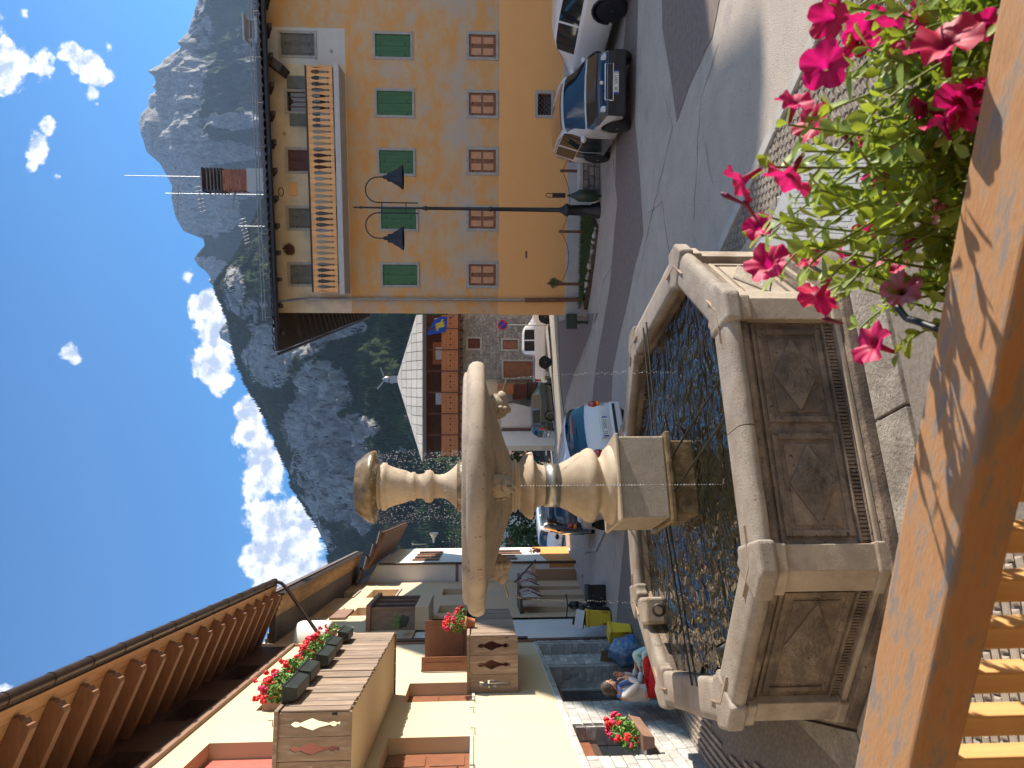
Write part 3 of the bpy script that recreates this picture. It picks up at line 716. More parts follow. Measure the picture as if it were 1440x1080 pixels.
# terrace floor; unseen back wall and overhead cover added to shade the rail
mat('deck_wood', (.20,.11,.06), (.26,.15,.08), 5, .7, .3, 30, stretch=(6,1,1))
tr = thing('terrace', 'raised timber terrace floor with added dark wall and cover, unseen, shading the railing', 'terrace', (ra.x, ra.y, RZ), atan2(rdir.y, rdir.x))
for k in range(24): MB().box(-1.6, 3.4, -.08-.14*(k+1)+.008, -.08-.14*k, -1.08, -1.04).build('deck_board', M_('deck_wood'), tr)
MB().box(-1.6, 3.4, -3.6, -3.5, -2.9, 2.0).build('added_back_wall', M_('deck_wood'), tr); MB().box(-1.6, 3.2, -3.6, -.28, 1.5, 1.58).build('added_canopy', M_('deck_wood'), tr)
# unseen houses behind the camera, added for their warm bounce light
mat('cream_far', (.70,.56,.36), (.62,.50,.32), .6, .9, .2, 20)
for nm_x, lab, lo_, ro_, w_, d_, h_ in (('house','unseen cream house continuing the left street front, added for warm bounce light', (-4.15,3.3,0), radians(98.83+180), 15, 6, 9.0), ('house','long unseen cream house behind the terrace, added for warm bounce light', (26,-15,0), radians(180), 40, 8, 10.5)):
    hh_ = thing('house', lab, 'house', lo_, ro_, 'houses round the square')
    if w_ == 15:
        MB().box(0, w_, -6, -.02, -.5, h_).build('wall', M_('cream_far'), hh_)
        for k in range(5): MB().box(1+k*2.8, 2.1+k*2.8, -.04, .02, 3.4, 4.8).build('shutter', M_('green_paint') if 'green_paint' in MATS else M_('cream_far'), hh_)
    else:
        MB().box(0, w_, 0, d_, -.5, h_).build('wall', M_('cream_far'), hh_)
        for k in range(12): MB().box(1+k*3.2, 2.1+k*3.2, -.05, .02, 3.4, 4.9).build('shutter', M_('slat_wood'), hh_)
    MB().box(-.5, w_+.5, -6.6 if w_ == 15 else -.7, .6 if w_ == 15 else d_, h_, h_+.25).build('roof', M_('deck_wood'), hh_)
# ------------------------------------------------------------------ yellow house
YH = Frame((2.26, 22.86, 0), radians(-8.7))
mat('ochre_plaster', (.66,.325,.10), (.56,.40,.24), 1.6, .92, .5, 14, c3=(.46,.40,.33), s3=.55, t3=(.50,.62), stretch=(.7,1,1.25), bdist=.012, lo=.42, hi=.60, nrough=.72)
mat('orange_plaster', (.80,.40,.14), (.82,.42,.15), 2, .85, .1, 40)
mat('cream_plaster_old', (.74,.58,.38), (.56,.46,.32), 2, .9, .2, 30, c3=(.45,.40,.32), s3=1, t3=(.6,.8))
mat('white_plaster_old', (.60,.57,.53), (.55,.52,.47), 2, .9, .2, 30)
mat('cement', (.44,.42,.40), (.50,.48,.45), 4, .9, .4, 40)
mat('frame_stone', (.34,.32,.29), (.42,.40,.36), 6, .85, .4, 50)
mat('green_paint', (.030,.125,.045), (.045,.155,.06), 3, .55, .1, 60, stretch=(12,1,1))
mat('grey_shutter', (.12,.12,.10), (.17,.165,.14), 5, .7, .2, 60)
mat('red_shutter', (.085,.016,.010), (.12,.025,.014), 5, .5, .1, 60)
mat('brown_shutter', (.20,.075,.035), (.27,.11,.055), 7, .55, .15, 60)
mat('brown_panel', (.50,.24,.12), (.60,.31,.17), 9, .6, .3, 40)
mat('board_wood', (.72,.34,.12), (.78,.40,.15), 6, .6, .15, 50, rnd=.10)
mat('dark_wood', (.035,.022,.016), (.06,.038,.025), 6, .7, .2, 40)
mat('tile_dark', (.10,.085,.085), (.16,.13,.125), 9, .8, .3, 30, rnd=.25)
mat('rust', (.13,.055,.03), (.20,.09,.05), 8, .8, .3, 40)
mat('dark_glass', (.02,.022,.025), None, rough=.08, spec=.8)
mat('black_metal', (.018,.019,.022), (.028,.028,.032), 9, .45, .1, 40, metal=.3)
mat('brick_red', (.32,.10,.06), (.42,.16,.10), 10, .85, .4, 50, rnd=.2)
mat('zinc', (.28,.28,.29), (.34,.34,.35), 6, .45, metal=.7)
yh = thing('yellow_house', 'tall ochre and orange plastered house with green shutters and long carved balcony', 'house', YH.o, YH.rot)
XW, YD, ZT = 28.5, 16.0, 9.75
cols_g = [(386,535.5,589.5,369,404),(307,533,588,290,325),(228,530.5,584,208.5,247),(145,527,582.5,125,165),(64,524.5,580,45,83)]
greens = []; browns = []
for _, xa, xb, ya, yb in cols_g:
    s0, z1 = YH.pix(xa, yb); s1, z0 = YH.pix(xb, ya); greens.append((s0, s1, z0, z1))
for ya, yb in ((368,405),(289,325),(207,246),(127,166),(45,84)):
    s0, z1 = YH.pix(655.5, yb); s1, z0 = YH.pix(701, ya); browns.append((s0, s1, z0, z1-.0))
gs0, gz1 = YH.pix(752, 166); gs1, gz0 = YH.pix(779, 128)
tops = []
for xa, xb, ya, yb in ((405,470,369,403),(403,470,290,324),(402,470,208,244),(401,470,126,160)):
    s0, z1 = YH.pix(xa, yb); s1, _z = YH.pix(xb, ya); tops.append((s0, s1, 7.55, z1))
s0, z1 = YH.pix(392, 81); s1, z0 = YH.pix(445, 44); tops.append((s0, s1, z0, z1))
extra = [(s+XW*0+1.62*k+8.9+.2, s+1.62*k+8.9+.95, z0_, z1_) for k in range(9) for s, z0_, z1_ in ((0.6,5.3,6.5),(0.6,2.8,3.8),(.6,8.0,9.1))]
OPZ = 2.76; PLZ = .60
sh_h = [(a+.075, b-.075, c+.07, d-.07, .09) for a, b, c, d in greens+browns+extra]
tp_h = [(a+.08, b-.08, c, d-.08, .12) for a, b, c, d in tops[:4]]+[(tops[4][0]+.07, tops[4][1]-.07, tops[4][2]+.07, tops[4][3]-.07, .1)]
allh = sh_h+tp_h+[(gs0+.09, gs1-.09, gz0+.08, gz1-.08, .25)]
def clip(hs, x0, x1, z0, z1): return [(max(h[0],x0), min(h[1],x1), max(h[2],z0), min(h[3],z1), *h[4:]) for h in hs if h[0] < x1 and h[1] > x0 and h[2] < z1 and h[3] > z0]
balx0 = YH.pix(441, 412)[0]-.05; balx1 = YH.pix(434, 93)[0]+.05
mb = MB(); wall_sheet(mb, 0, XW, OPZ, 7.42, clip(allh, 0, XW, OPZ, 7.42)); wall_sheet(mb, YH.pix(400,38)[0], XW, 7.42, ZT, clip(allh, YH.pix(400,38)[0], XW, 7.42, ZT)); 
mb.quad((0,YD,0),(0,0,0),(0,0,ZT),(0,YD,ZT)); mb.quad((XW,0,0),(XW,YD,0),(XW,YD,ZT),(XW,0,ZT)); mb.quad((XW,YD,0),(0,YD,0),(0,YD,ZT),(XW,YD,ZT))
mb.build('upper_wall', M_('ochre_plaster'), yh)
mb = MB(); wall_sheet(mb, 0, balx1, 7.42, ZT, clip(allh, 0, balx1, 7.42, ZT)); mb.build('top_floor_wall', M_('cream_plaster_old'), yh)
xp = YH.pix(400,38)[0]; mb = MB(); wall_sheet(mb, balx1, xp, 7.42, ZT, clip(allh, balx1, xp, 7.42, ZT)); mb.build('top_floor_patch', M_('white_plaster_old'), yh)
mb = MB(); mb.box(-.004, XW, -.035, .003, -.6, OPZ); mbw = MB(); wall_sheet(mbw, -.03, XW, PLZ, OPZ, clip(allh, 0, XW, PLZ, OPZ), y=-.025, reveal=.27); mbw.quad((-.03,.35,PLZ),(-.03,-.025,PLZ),(-.03,-.025,OPZ),(-.03,.35,OPZ)); mbw.quad((-.03,-.025,OPZ),(XW,-.025,OPZ),(XW,.0,OPZ),(-.03,0,OPZ))
mbw.build('lower_wall', M_('orange_plaster'), yh)
mb = MB(); mb.box(-.05, 6.2, -.05, .3, -1.2, PLZ); mb.box(6.2, XW, -.055, .3, -1.2, PLZ+.18); mb.build('plinth', M_('cement'), yh, bevel=.008)
def surround(parent, a, b, c, d, y=-.02, w=.08, m='frame_stone', sill=True, dep=.05):
    mb = MB(); mb.box(a, a+w, y, y+dep, c, d); f = mb.build('jamb', M_(m), parent, bevel=.006)
    MB().box(b-w, b, y, y+dep, c, d).build('jamb', M_(m), parent, bevel=.006)
    MB().box(a-.0, b+.0, y-.004, y+dep, d-w, d+.002).build('lintel', M_(m), parent, bevel=.006)
    MB().box(a-.01, b+.01, y-.03, y+dep, c-.002, c+w*.9).build('sill', M_(m), parent, bevel=.006)
def leaf(parent, x0, x1, z0, z1, y, m, style, name='shutter_leaf'):
    mb = MB(); mb.box(x0, x1, y, y+.03, z0, z1); o = mb.build(name, M_(m), parent, bevel=.004)
    if style == 'panel':
        mz = (z0+z1)/2; w = (x1-x0)
        for a, b in ((z0+.07, mz-.03), (mz+.03, z1-.07)):
            g = MB(); g.box(x0+w*.2, x1-w*.2, y-.016, y+.001, a, b); g.build('raised_panel', M_('brown_panel' if m == 'brown_shutter' else m), o, bevel=.012)
    elif style == 'plank':
        n = max(2, int((x1-x0)/.11))
        for k in range(1, n): MB().box(x0+(x1-x0)*k/n-.003, x0+(x1-x0)*k/n+.003, y-.0015, y+.002, z0+.01, z1-.01).build('groove', M_('dark_wood'), o)
    for zz in (z0+(z1-z0)*.14, z0+(z1-z0)*.86): MB().box(x0 if x0 < (x0+x1)/2 else x1, x0+.09, y-.012, y-.001, zz-.012, zz+.012).build('hinge', M_('black_metal'), o)
    return o
def shut_window(parent, a, b, c, d, m, style, w=.075, y=.035):
    wd = thing('window', None, None); wd.parent = parent
    surround(wd, a, b, c, d, w=w)
    mx_ = (a+b)/2
    leaf(wd, a+w+.004, mx_-.003, c+w+.004, d-w-.004, y, m, style); leaf(wd, mx_+.003, b-w-.004, c+w+.004, d-w-.004, y, m, style)
    return wd
for g in greens: shut_window(yh, *g, 'green_paint', 'plank')
for g in browns: shut_window(yh, *g, 'brown_shutter', 'panel', w=.085, y=.03)
for k, g in enumerate(extra): shut_window(yh, *g, ('green_paint','brown_shutter','grey_shutter')[k % 3], 'plank')
for k, g in enumerate(tops):
    if k == 1 or k == 0: shut_window(yh, *g, 'grey_shutter', 'panel')
    elif k == 2: shut_window(yh, *g, 'red_shutter', 'panel')
    elif k == 4: shut_window(yh, *g, 'grey_shutter', 'panel')
    else:
        wd = thing('window', None, None); wd.parent = yh; a, b, c, d = g; surround(wd, a, b, c, d)
        MB().box(a+.09, b-.09, .08, .10, c+.05, d-.09).build('pane', M_('dark_glass'), wd)
        mb = MB()
        for t_ in (0, .25, .5, .75, 1): xx = a+.09+(b-a-.18)*t_; mb.box(xx-.012, xx+.012, .06, .082, c+.05, d-.09)
        mb.build('muntin', M_('red_shutter'), wd)
        MB().box(b, b+.36, -.06, -.03, c+.02, d-.1).build('open_shutter', M_('grey_shutter'), wd, bevel=.004); MB().box(a-.36, a, -.06, -.03, c+.02, d-.14).build('open_shutter', M_('grey_shutter'), wd, bevel=.004)
# grated cellar window
wd = thing('grated_window', None, None); wd.parent = yh
surround(wd, gs0, gs1, gz0, gz1, y=-.045, w=.09, dep=.06)
mb = MB(); mb.box(gs0+.09, gs1-.09, .12, .14, gz0+.08, gz1-.08); mb.build('pane', M_('dark_glass'), wd)
for k in range(-3, 6):
    for sgn in (1, -1):
        xa = gs0+.09+k*.14; p0 = Vector((xa, 0, gz0+.08)); p1 = Vector((xa+.45, 0, gz1-.08))
        if sgn < 0: p0.z, p1.z = p1.z, p0.z
        # clip to opening
        lo_, hi_ = gs0+.09, gs1-.09
        def cl(p, q):
            t0, t1 = 0., 1.
            dx = q.x-p.x
            ta, tb = (lo_-p.x)/dx, (hi_-p.x)/dx; t0 = max(t0, min(ta,tb)); t1 = min(t1, max(ta,tb))
            return (p.lerp(q, t0), p.lerp(q, t1)) if t1 > t0 else None
        r_ = cl(p0, p1)
        if r_: MB().tube([r_[0], r_[1]], .006, 5).build('grate_bar', M_('rust'), wd)
# plaque, fittings and dried wreath on the top floor wall
def wbox(name, px0, px1, py0, py1, m, y0=-.03, y1=.005, parent=yh, fr=YH, **k):
    s0, z1 = fr.pix(px0, py1); s1, z0 = fr.pix(px1, py0)
    return MB().box(min(s0,s1), max(s0,s1), y0, y1, min(z0,z1), max(z0,z1)).build(name, M_(m), parent, bevel=.005, **k)
wbox('wall_plaque', 407, 418, 257, 275, 'board_wood')
cx_, cz_ = YH.pix(395.5, 270); mb = MB(); mb.tube([(cx_+.13*cos(a*pi/8)*(1), -.02, cz_+.075*sin(a*pi/8)) for a in range(17)], .012, 6); mb.build('iron_ring', M_('black_metal'), yh)
def bush(name, c, r, n, m, parent=None, rs=None, size=.03, sc=(1,1,1), bent=.3):
    rr = rs or random; V_ = []; F_ = []
    for k in range(n):
        while True:
            p = Vector((rr.uniform(-1,1), rr.uniform(-1,1), rr.uniform(-1,1)))
            if p.length < 1: break
        p = Vector((p.x*sc[0], p.y*sc[1], p.z*sc[2]))*r + Vector(c); a = Vector((rr.uniform(-1,1), rr.uniform(-1,1), rr.uniform(-1,1))).normalized(); b_ = a.cross(Vector((rr.uniform(-1,1), rr.uniform(-1,1), .3))).normalized()
        s = size*rr.uniform(.6, 1.3); i0 = len(V_); nrm = a.cross(b_)*s*bent
        V_.extend([p-a*s, p-b_*s*.45+nrm, p+a*s, p+b_*s*.45+nrm]); F_.append((i0, i0+1, i0+2, i0+3))
    g = MB(); g.add(V_, F_, False); return g.build(name, m, parent)
mat('dry_twig', (.10,.045,.03), (.20,.10,.06), 20, .9)
cx_, cz_ = YH.pix(407, 351); bush('dried_wreath', (cx_, -.06, cz_), .17, 260, M_('dry_twig'), yh, size=.05, sc=(1,.35,1))
# wall rosette near the number and iron hooks
cx_, cz_ = YH.pix(400, 188); mb = MB(); mb.tube([(cx_+.04*cos(a*pi/5), -.01, cz_+.04*sin(a*pi/5)) for a in range(11)], .008, 5); mb.build('iron_rosette', M_('black_metal'), yh)
s_, z_ = YH.pix(403, 100); 
M = Matrix.Translation((s_, -.35, z_+.15)) @ Matrix.Rotation(radians(35), 4, 'Y'); MB().box(-.12, .12, -.5, .3, -.25, .25, M).build('roof_bracket', M_('dark_wood'), yh, bevel=.01)
s_, z_ = YH.pix(466, 72); MB().lathe([(0,0),(.045,0),(.045,.02),(0,.02)], n=14, M=Matrix.Translation((s_, 0, z_)) @ Matrix.Rotation(pi/2, 4, 'X')).build('wall_vent', M_('frame_stone'), yh)
s_, z_ = YH.pix(740, 358); MB().box(s_-.11, s_+.11, -.035, -.02, z_-.03, z_+.03).build('faded_plate', M_('rust'), yh)
# balcony
BO = -.95
bl = thing('balcony', None, None); bl.parent = yh
bx0, bzt = YH.pix(439, 411, BO); bx1, _ = YH.pix(430, 92, BO); _, bzb = YH.pix(475, 411, BO)
MB().box(bx0-.05, bx1+.05, BO-.05, 0, bzb-.22, bzb-.06).build('balcony_slab', M_('cement'), bl, bevel=.015)
MB().box(bx0, bx1, BO-.03, BO+.05, bzt-.05, bzt).build('top_rail', M_('dark_wood'), bl, bevel=.008)
MB().box(bx0, bx1, BO+.015, BO+.045, bzb+.06, bzb+.11).build('lower_rail', M_('dark_wood'), bl)
nb = 39; bw = (bx1-bx0)/nb; hh = bzt-.05-(bzb-.02); g = .004
prof_c = [(.0,.13),(.028,.17),(.028,.20),(.008,.225),(.014,.25),(.03,.40),(.05,.60),(.055,.68),(.03,.72),(.05,.76),(.0,.84)]  # (depth of the cut as a share, height share)
def board_poly(w):
    r = [(w-.0,0)]+[(w-d*w/.13*.86, h*hh) for h, d in ((h, d) for d, h in prof_c)]+[(w,hh)]
    l = [(0,hh)]+[(d*w/.13*.86, h*hh) for d, h in prof_c[::-1]]+[(0,0)]
    return [(x+g if i >= len(r) else x-g, z) for i, (x, z) in enumerate(r+l)]
bd = None
for k in range(nb):
    if bd is None:
        mb = MB(); mb.face_prism(board_poly(bw), 0, .022); bd = mb.build('board', M_('board_wood'), bl); o = bd
    else: o = bd.copy(); col.objects.link(o)
    o.location = (bx0+k*bw, BO-.008, bzb-.02)
MB().box(bx0, bx0+.03, BO, 0, bzb-.02, bzt-.05).build('end_panel', M_('board_wood'), bl); MB().box(bx1-.03, bx1, BO, 0, bzb-.02, bzt-.05).build('end_panel', M_('board_wood'), bl)
MB().box(bx0+1.6, bx0+1.9, BO+.3, BO+.35, bzb, bzt-.3).build('hanging_cloth', mat('cloth_white', (.55,.52,.5), None, rough=.9), bl)
# laundry line / white cloth glimpsed behind the boards
for k_ in (6.1, 4.9): MB().box(bx0+k_-.0, bx0+k_+.45, BO+.25, BO+.27, bzb+.05, bzt-.35).build('hanging_cloth', MATS['cloth_white'], bl)
# eave, rafters, tiles
OV = 1.1; EZ = 9.42
rf = thing('roof', None, None); rf.parent = yh
pitch = tan(radians(16.5)); x0, x1, y0, y1 = -OV, XW+OV, -OV, YD+OV; hgt = (y1-y0)/2*pitch; ym = (y0+y1)/2; hx = (y1-y0)/2
A, B, C_, D_ = (x0,y0,EZ), (x1,y0,EZ), (x1,y1,EZ), (x0,y1,EZ); E_, F_ = (x0+hx*.9, ym, EZ+hgt), (x1-hx*.9, ym, EZ+hgt)
mb = MB(); dz_ = .14
up = lambda p: (p[0], p[1], p[2]+dz_)
mb.add([A,B,C_,D_,E_,F_]+[up(p) for p in (A,B,C_,D_,E_,F_)], [(0,4,5,1),(1,5,2),(2,5,4,3),(3,4,0),(6,7,11,10),(7,8,11),(8,9,10,11),(9,6,10),(0,1,7,6),(1,2,8,7),(2,3,9,8),(3,0,6,9)])
mb.build('roof_deck', M_('dark_wood'), rf)
til = None; tw_ = .24; nt_ = int((x1-x0)/tw_); sl_ = .36; ca_, sa_ = cos(atan2(pitch,1)), sin(atan2(pitch,1))
mb = MB(); n8 = 7
rings = []
for k in range(2):
    rings.append([Vector((tw_/2-tw_*.52*cos(pi*i/(n8-1)), k*(sl_+.05), .075*sin(pi*i/(n8-1))*(1-.15*k))) for i in range(n8)])
mb.loft(rings, False, (False, False), True); mb.loft([[p-Vector((0,0,.016)) for p in r] for r in rings[::-1]], False, (False,False), True)
mb.add(rings[0]+[p-Vector((0,0,.016)) for p in rings[0]], [(i, i+1, n8+i+1, n8+i) for i in range(n8-1)])
cnt = 0
for row in range(4):
    for k in range(nt_):
        cx = x0+k*tw_; yy = y0-.06+row*sl_*ca_
        if cx < x0+row*.33 or cx > x1-row*.33-.2: continue
        if til is None: til = mb.build('tile', M_('tile_dark'), rf); o = til
        elif cnt < 290: o = til.copy(); col.objects.link(o)
        else: break
        o.location = (cx, yy, EZ+dz_+.0+row*sl_*sa_); o.rotation_euler = (atan2(pitch,1)-radians(2.5), 0, random.uniform(-.02,.02)); cnt += 1
# remaining courses: one corrugated sheet above the deck
V_ = []; F2 = []; NX = nt_*6; NR = 22
g2 = MB()
for r in range(4, 4+NR):
    ya = r*sl_*ca_+y0-.06; za = EZ+dz_+r*sl_*sa_
    xa, xb = x0+(ya-y0)*.9, x1-(ya-y0)*.9
    nx = max(6, int((xb-xa)/tw_)*6); top = []; bot = []
    for i in range(nx+1):
        x = xa+(xb-xa)*i/nx; h = .075*abs(sin(pi*(x-x0)/tw_)); bot.append(Vector((x, ya, za+h+.03))); top.append(Vector((x, ya+sl_*ca_, za+sl_*sa_+h)))
    g2.loft([bot, top], False, (False,False), True); g2.loft([[p-Vector((0,0,.05)) for p in bot], bot], False, (False,False), False)
kind(g2.build('tile_courses', M_('tile_dark'), rf), 'stuff')
x = -.55; raf = None
while x < XW+.8:
    if raf is None:
        mb = MB(); prof = [(0,0),(-.92,-.34*1.0),(-1.0,-.36),(-1.02,-.30),(-1.0,-.24),(0,.16)]
        n_ = len(prof); vs = [Vector((-.06, y, z)) for y, z in prof]+[Vector((.06, y, z)) for y, z in prof]
        mb.add(vs, [tuple(range(n_)), tuple(range(n_, 2*n_))[::-1]]+[((i+1)%n_, i, n_+i, n_+(i+1)%n_) for i in range(n_)]); raf = mb.build('rafter', M_('dark_wood'), rf); o = raf
    else: o = raf.copy(); col.objects.link(o)
    o.location = (x, 0, EZ+.24); x += .80
    if x > XW: break
y = .8
sraf = MB().box(-OV+.06, 0, -.06, .06, -.10, .0).build('side_rafter', M_('dark_wood'), rf); sraf.location = (0, y, EZ+.10); sraf.rotation_euler = (0, radians(-14), 0)
while y < YD:
    y += .8; o = sraf.copy(); col.objects.link(o); o.location = (0, y, EZ+.10)
MB().tube([(x0+.05,y0-.09,EZ+.05),(x1-.05,y0-.09,EZ+.03)], .05, 8).build('gutter', M_('black_metal'), rf)
MB().tube([(x0-.09,y0,EZ+.05),(x0-.09,y1,EZ+.03)], .05, 8).build('gutter', M_('black_metal'), rf)
for hgt_, yy in ((.32, .22), (.42, .26)):
    MB().tube([(x0+.9, y0+yy, EZ+dz_+hgt_),(x1-.9, y0+yy, EZ+dz_+hgt_)], .015, 6).build('snow_rail', M_('zinc'), rf)
x = x0+1
while x < x1-1: MB().tube([(x, y0+.2, EZ+dz_+.1),(x, y0+.27, EZ+dz_+.44)], .012, 5).build('snow_rail_bracket', M_('black_metal'), rf); x += 1.25
# downpipe at the left corner
s_, z_ = YH.pix(600, 422, -.08); MB().tube([(s_-.05,-.9,EZ+.0),(s_,-.35,EZ-.35),(s_+.02,-.1,EZ-.7),(s_+.02,-.09,1.9)], .045, 8).build('downpipe', M_('zinc'), yh); MB().tube([(s_+.02,-.10,1.9),(s_+.05,-.10,0.0)], .07, 8).build('downpipe_guard', M_('rust'), yh)
# side house number and small vent niches handled by plaster; chimney, vents, aerials on the roof
def chimney(parent, x, y, z0, w, zb, zt, cap):
    c = thing('chimney', None, None); c.parent = parent; c.location = (x, y, 0)
    MB().box(-w*.56, w*.56, -w*.56, w*.56, z0, zb).build('chimney_base', M_('cement'), c)
    nrow = int((zt-zb)/.075); br_ = None; k = 0
    for r in range(nrow):
        for s in (0,1,2):
            if br_ is None: br_ = MB().box(-w*.165, w*.155, -w*.5, w*.5, 0, .062).build('brick', M_('brick_red'), c); o = br_
            else: o = br_.copy(); col.objects.link(o)
            o.location = ((s-1)*w*.33+(.02 if r % 2 else -.02), random.uniform(-.008,.008), zb+r*.075)
    MB().box(-w*.47, w*.47, -w*.47, w*.47, zb, zt).build('mortar_core', M_('mortar'), c)
    for q in range(5): MB().box(-w*.58, w*.58, -w*.58, w*.58, zt+q*cap/5.6, zt+q*cap/5.6+.05).build('cowl_slab', M_('tile_dark'), c, bevel=.01)
    for a, b_ in ((-1,-1),(1,-1),(1,1),(-1,1)): MB().box(a*w*.5-.03, a*w*.5+.03, b_*w*.5-.03, b_*w*.5+.03, zt, zt+cap).build('cowl_post', M_('black_metal'), c)
    MB().add([(-w*.6,-w*.6,zt+cap),(w*.6,-w*.6,zt+cap),(w*.6,w*.6,zt+cap),(-w*.6,w*.6,zt+cap),(-w*.15,0,zt+cap+.2),(w*.15,0,zt+cap+.2)], [(0,1,5,4),(1,2,5),(2,3,4,5),(3,0,4),(3,2,1,0)]).build('cowl_top', M_('tile_dark'), c)
    return c
CY = 2.6
s_, zb_ = YH.pix(352, 255, CY); _, z1_ = YH.pix(317, 255, CY); _, zt_ = YH.pix(290, 255, CY)
chimney(rf, s_, CY, zb_-.6, .68, zb_, z1_, zt_-z1_)
s_, zb_ = YH.pix(362, 43, 1.2); _, zt_ = YH.pix(349, 43, 1.2)
MB().box(s_-.32, s_+.32, .9, 1.5, zb_-.5, zb_).build('roof_vent', M_('cement'), rf, bevel=.01); MB().box(s_-.4, s_+.4, .8, 1.6, zt_, zt_+.06).build('vent_cap', M_('cement'), rf, bevel=.01)
for a in (-.3,.3): MB().box(s_+a-.03, s_+a+.03, 1.1, 1.3, zb_, zt_).build('vent_post', M_('cement'), rf)
# tv aerials
def aerial(x, y, z0, z1, arms, name='aerial'):
    a = thing(name, None, None); a.parent = rf; a.location = (x, y, 0)
    MB().tube([(0,0,z0),(0,0,z1)], .012, 6).build('mast', M_('zinc'), a)
    for zz, L_, n_, az_ in arms:
        mb = MB(); d = Vector((cos(az_), sin(az_), 0)); e = Vector((-d.y, d.x, 0)); mb.tube([Vector((0,0,zz))-d*L_*.3, Vector((0,0,zz))+d*L_*.7], .012, 5); 
        for q in range(n_):
            p = Vector((0,0,zz))+d*L_*(-.28+.96*q/(n_-1)); w_ = .20*(1-.3*q/n_); mb.tube([p-Vector((0,0,w_))*.5-e*w_*.6, p+Vector((0,0,w_))*.5+e*w_*.6], .007, 4)
        mb.build('aerial_arm', M_('zinc'), a)
s_, z1_ = YH.pix(175, 247, 3.0); _, z0_ = YH.pix(300, 244, 3.0); aerial(s_, 3.0, z0_-1, z1_, [])
s_, z1_ = YH.pix(232, 272, 3.4); _, z0_ = YH.pix(360, 272, 3.4)
aerial(s_, 3.4, z0_-1, z1_, [(z1_-.45, 1.1, 9, radians(190)), (z1_-1.2, .9, 7, radians(160)), (z1_-2.4, .8, 8, radians(200))])
s_, z1_ = YH.pix(335, 318, 4.5); aerial(s_, 4.5, z1_-2, z1_, [(z1_-.2, 1.0, 8, radians(150))])
# ------------------------------------------------------------------ street lamp
lpx = on_z(843, 296, 0); LY = lpx.y
lamp = thing('street_lamp', 'tall dark double street lamp with bell shades on curved arms by the ochre house', 'street lamp', (lpx.x, LY, 0), radians(-4))
def lz(px): return on_y(px, 296, LY).z
MB().lathe([(.23,0),(.23,.08),(.19,.14),(.19,.20),(.15,.26),(.15,.55),(.145,lz(800)),(.19,lz(798)),(.17,lz(795)),(.09,lz(790)),(.065,lz(786)),(.055,lz(692)),(.075,lz(690)),(.05,lz(686)),(.045,lz(602)),(.07,lz(599)),(.05,lz(596)),(.03,lz(592)),(.026,lz(510)),(.04,lz(508)),(.015,lz(503)),(.03,lz(500)),(.004,lz(496))], n=14).build('lamp_post', M_('black_metal'), lamp)
for sg, py, pxh in ((-1, 338, 545), (1, 254, 543)):
    zt_, xx = lz(514), (296-py)/FPX*LY; zl = lz(pxh); xa = sg*.14; R_ = (abs(xx)-.14)/2
    pts = [(xa,0,lz(588)),(xa,0,zt_-R_*1.0)]
    for k in range(13):
        a = pi*k/12; pts.append((sg*(.14+R_-R_*cos(a)), 0, zt_-R_+R_*sin(a)))
    pts.append((sg*(.14+2*R_), 0, lz(541)))
    MB().tube(pts, .018, 8).build('arm', M_('black_metal'), lamp)
    zb = lz(567); c = (sg*(.14+2*R_), 0, 0); z0_ = lz(540); dz = z0_-zb
    sh = MB().lathe([(.34,zb),(.325,zb+.03),(.25,zb+dz*.22),(.21,zb+dz*.36),(.17,zb+dz*.50),(.13,zb+dz*.58),(.12,zb+dz*.80),(.06,zb+dz*.84),(.05,zb+dz),(.015,zb+dz*1.08)], c, n=22, caps=(False,True)).build('lamp_shade', M_('black_metal'), lamp)
    MB().lathe([(.02,zb+dz*.12),(.14,zb+.05),(.16,zb+.12),(.10,zb+dz*.4)], c, n=14).build('bulb_glass', mat('frosted', (.5,.5,.48), None, rough=.3), sh)
for zz in (lz(537), lz(571)): MB().box(-.17, .17, -.012, .012, zz-.012, zz+.012).build('arm_brace', M_('black_metal'), lamp)
# ------------------------------------------------------------------ left street front
LB = Frame((-5.57, 12.4, 0), radians(98.83))
mat('cream_plaster', (.60,.475,.31), (.56,.44,.285), .8, .9, .3, 22, c3=(.52,.40,.26), s3=.4, t3=(.6,.8), bdist=.004)
mat('peach_plaster', (.60,.45,.29), (.60,.45,.29), .8, .92, .4, 16, c3=(.50,.42,.33), s3=.6, t3=(.55,.75), bdist=.006)
mat('white_plaster', (.74,.73,.70), (.68,.67,.64), 1.2, .9, .2, 30)
mat('orange_wall', (.62,.27,.07), (.56,.24,.07), 1.2, .9, .2, 30)
mat('clad_stone', (.40,.38,.35), (.32,.31,.30), 4.5, .85, .6, 22, rnd=.16, c3=(.56,.54,.50), s3=6, t3=(.52,.66), bdist=.008)
mat('clad_joint', (.62,.60,.56), None, rough=.9)
mat('old_board', (.27,.19,.135), (.20,.14,.10), 3, .8, .5, 30, stretch=(5,5,.8), rnd=.2, c3=(.34,.27,.21), s3=4, t3=(.55,.7), bdist=.004)
mat('soffit_wood', (.42,.24,.12), (.35,.19,.09), 3, .6, .3, 20, stretch=(1,4,4), rnd=.08)
mat('rafter_wood', (.22,.105,.055), (.17,.08,.042), 4, .55, .2, 30, stretch=(5,1,5))
mat('plank_old', (.50,.30,.12), (.28,.18,.09), 3, .8, .6, 20, stretch=(.6,5,5), rnd=.15, bdist=.006)
mat('gutter_brown', (.055,.036,.028), (.075,.05,.04), 6, .35, metal=.5)
mat('trim_brown', (.26,.15,.10), (.20,.115,.08), 5, .6, .2, 40)
mat('brown_paint', (.24,.095,.05), (.19,.075,.04), 5, .4, .1, 50)
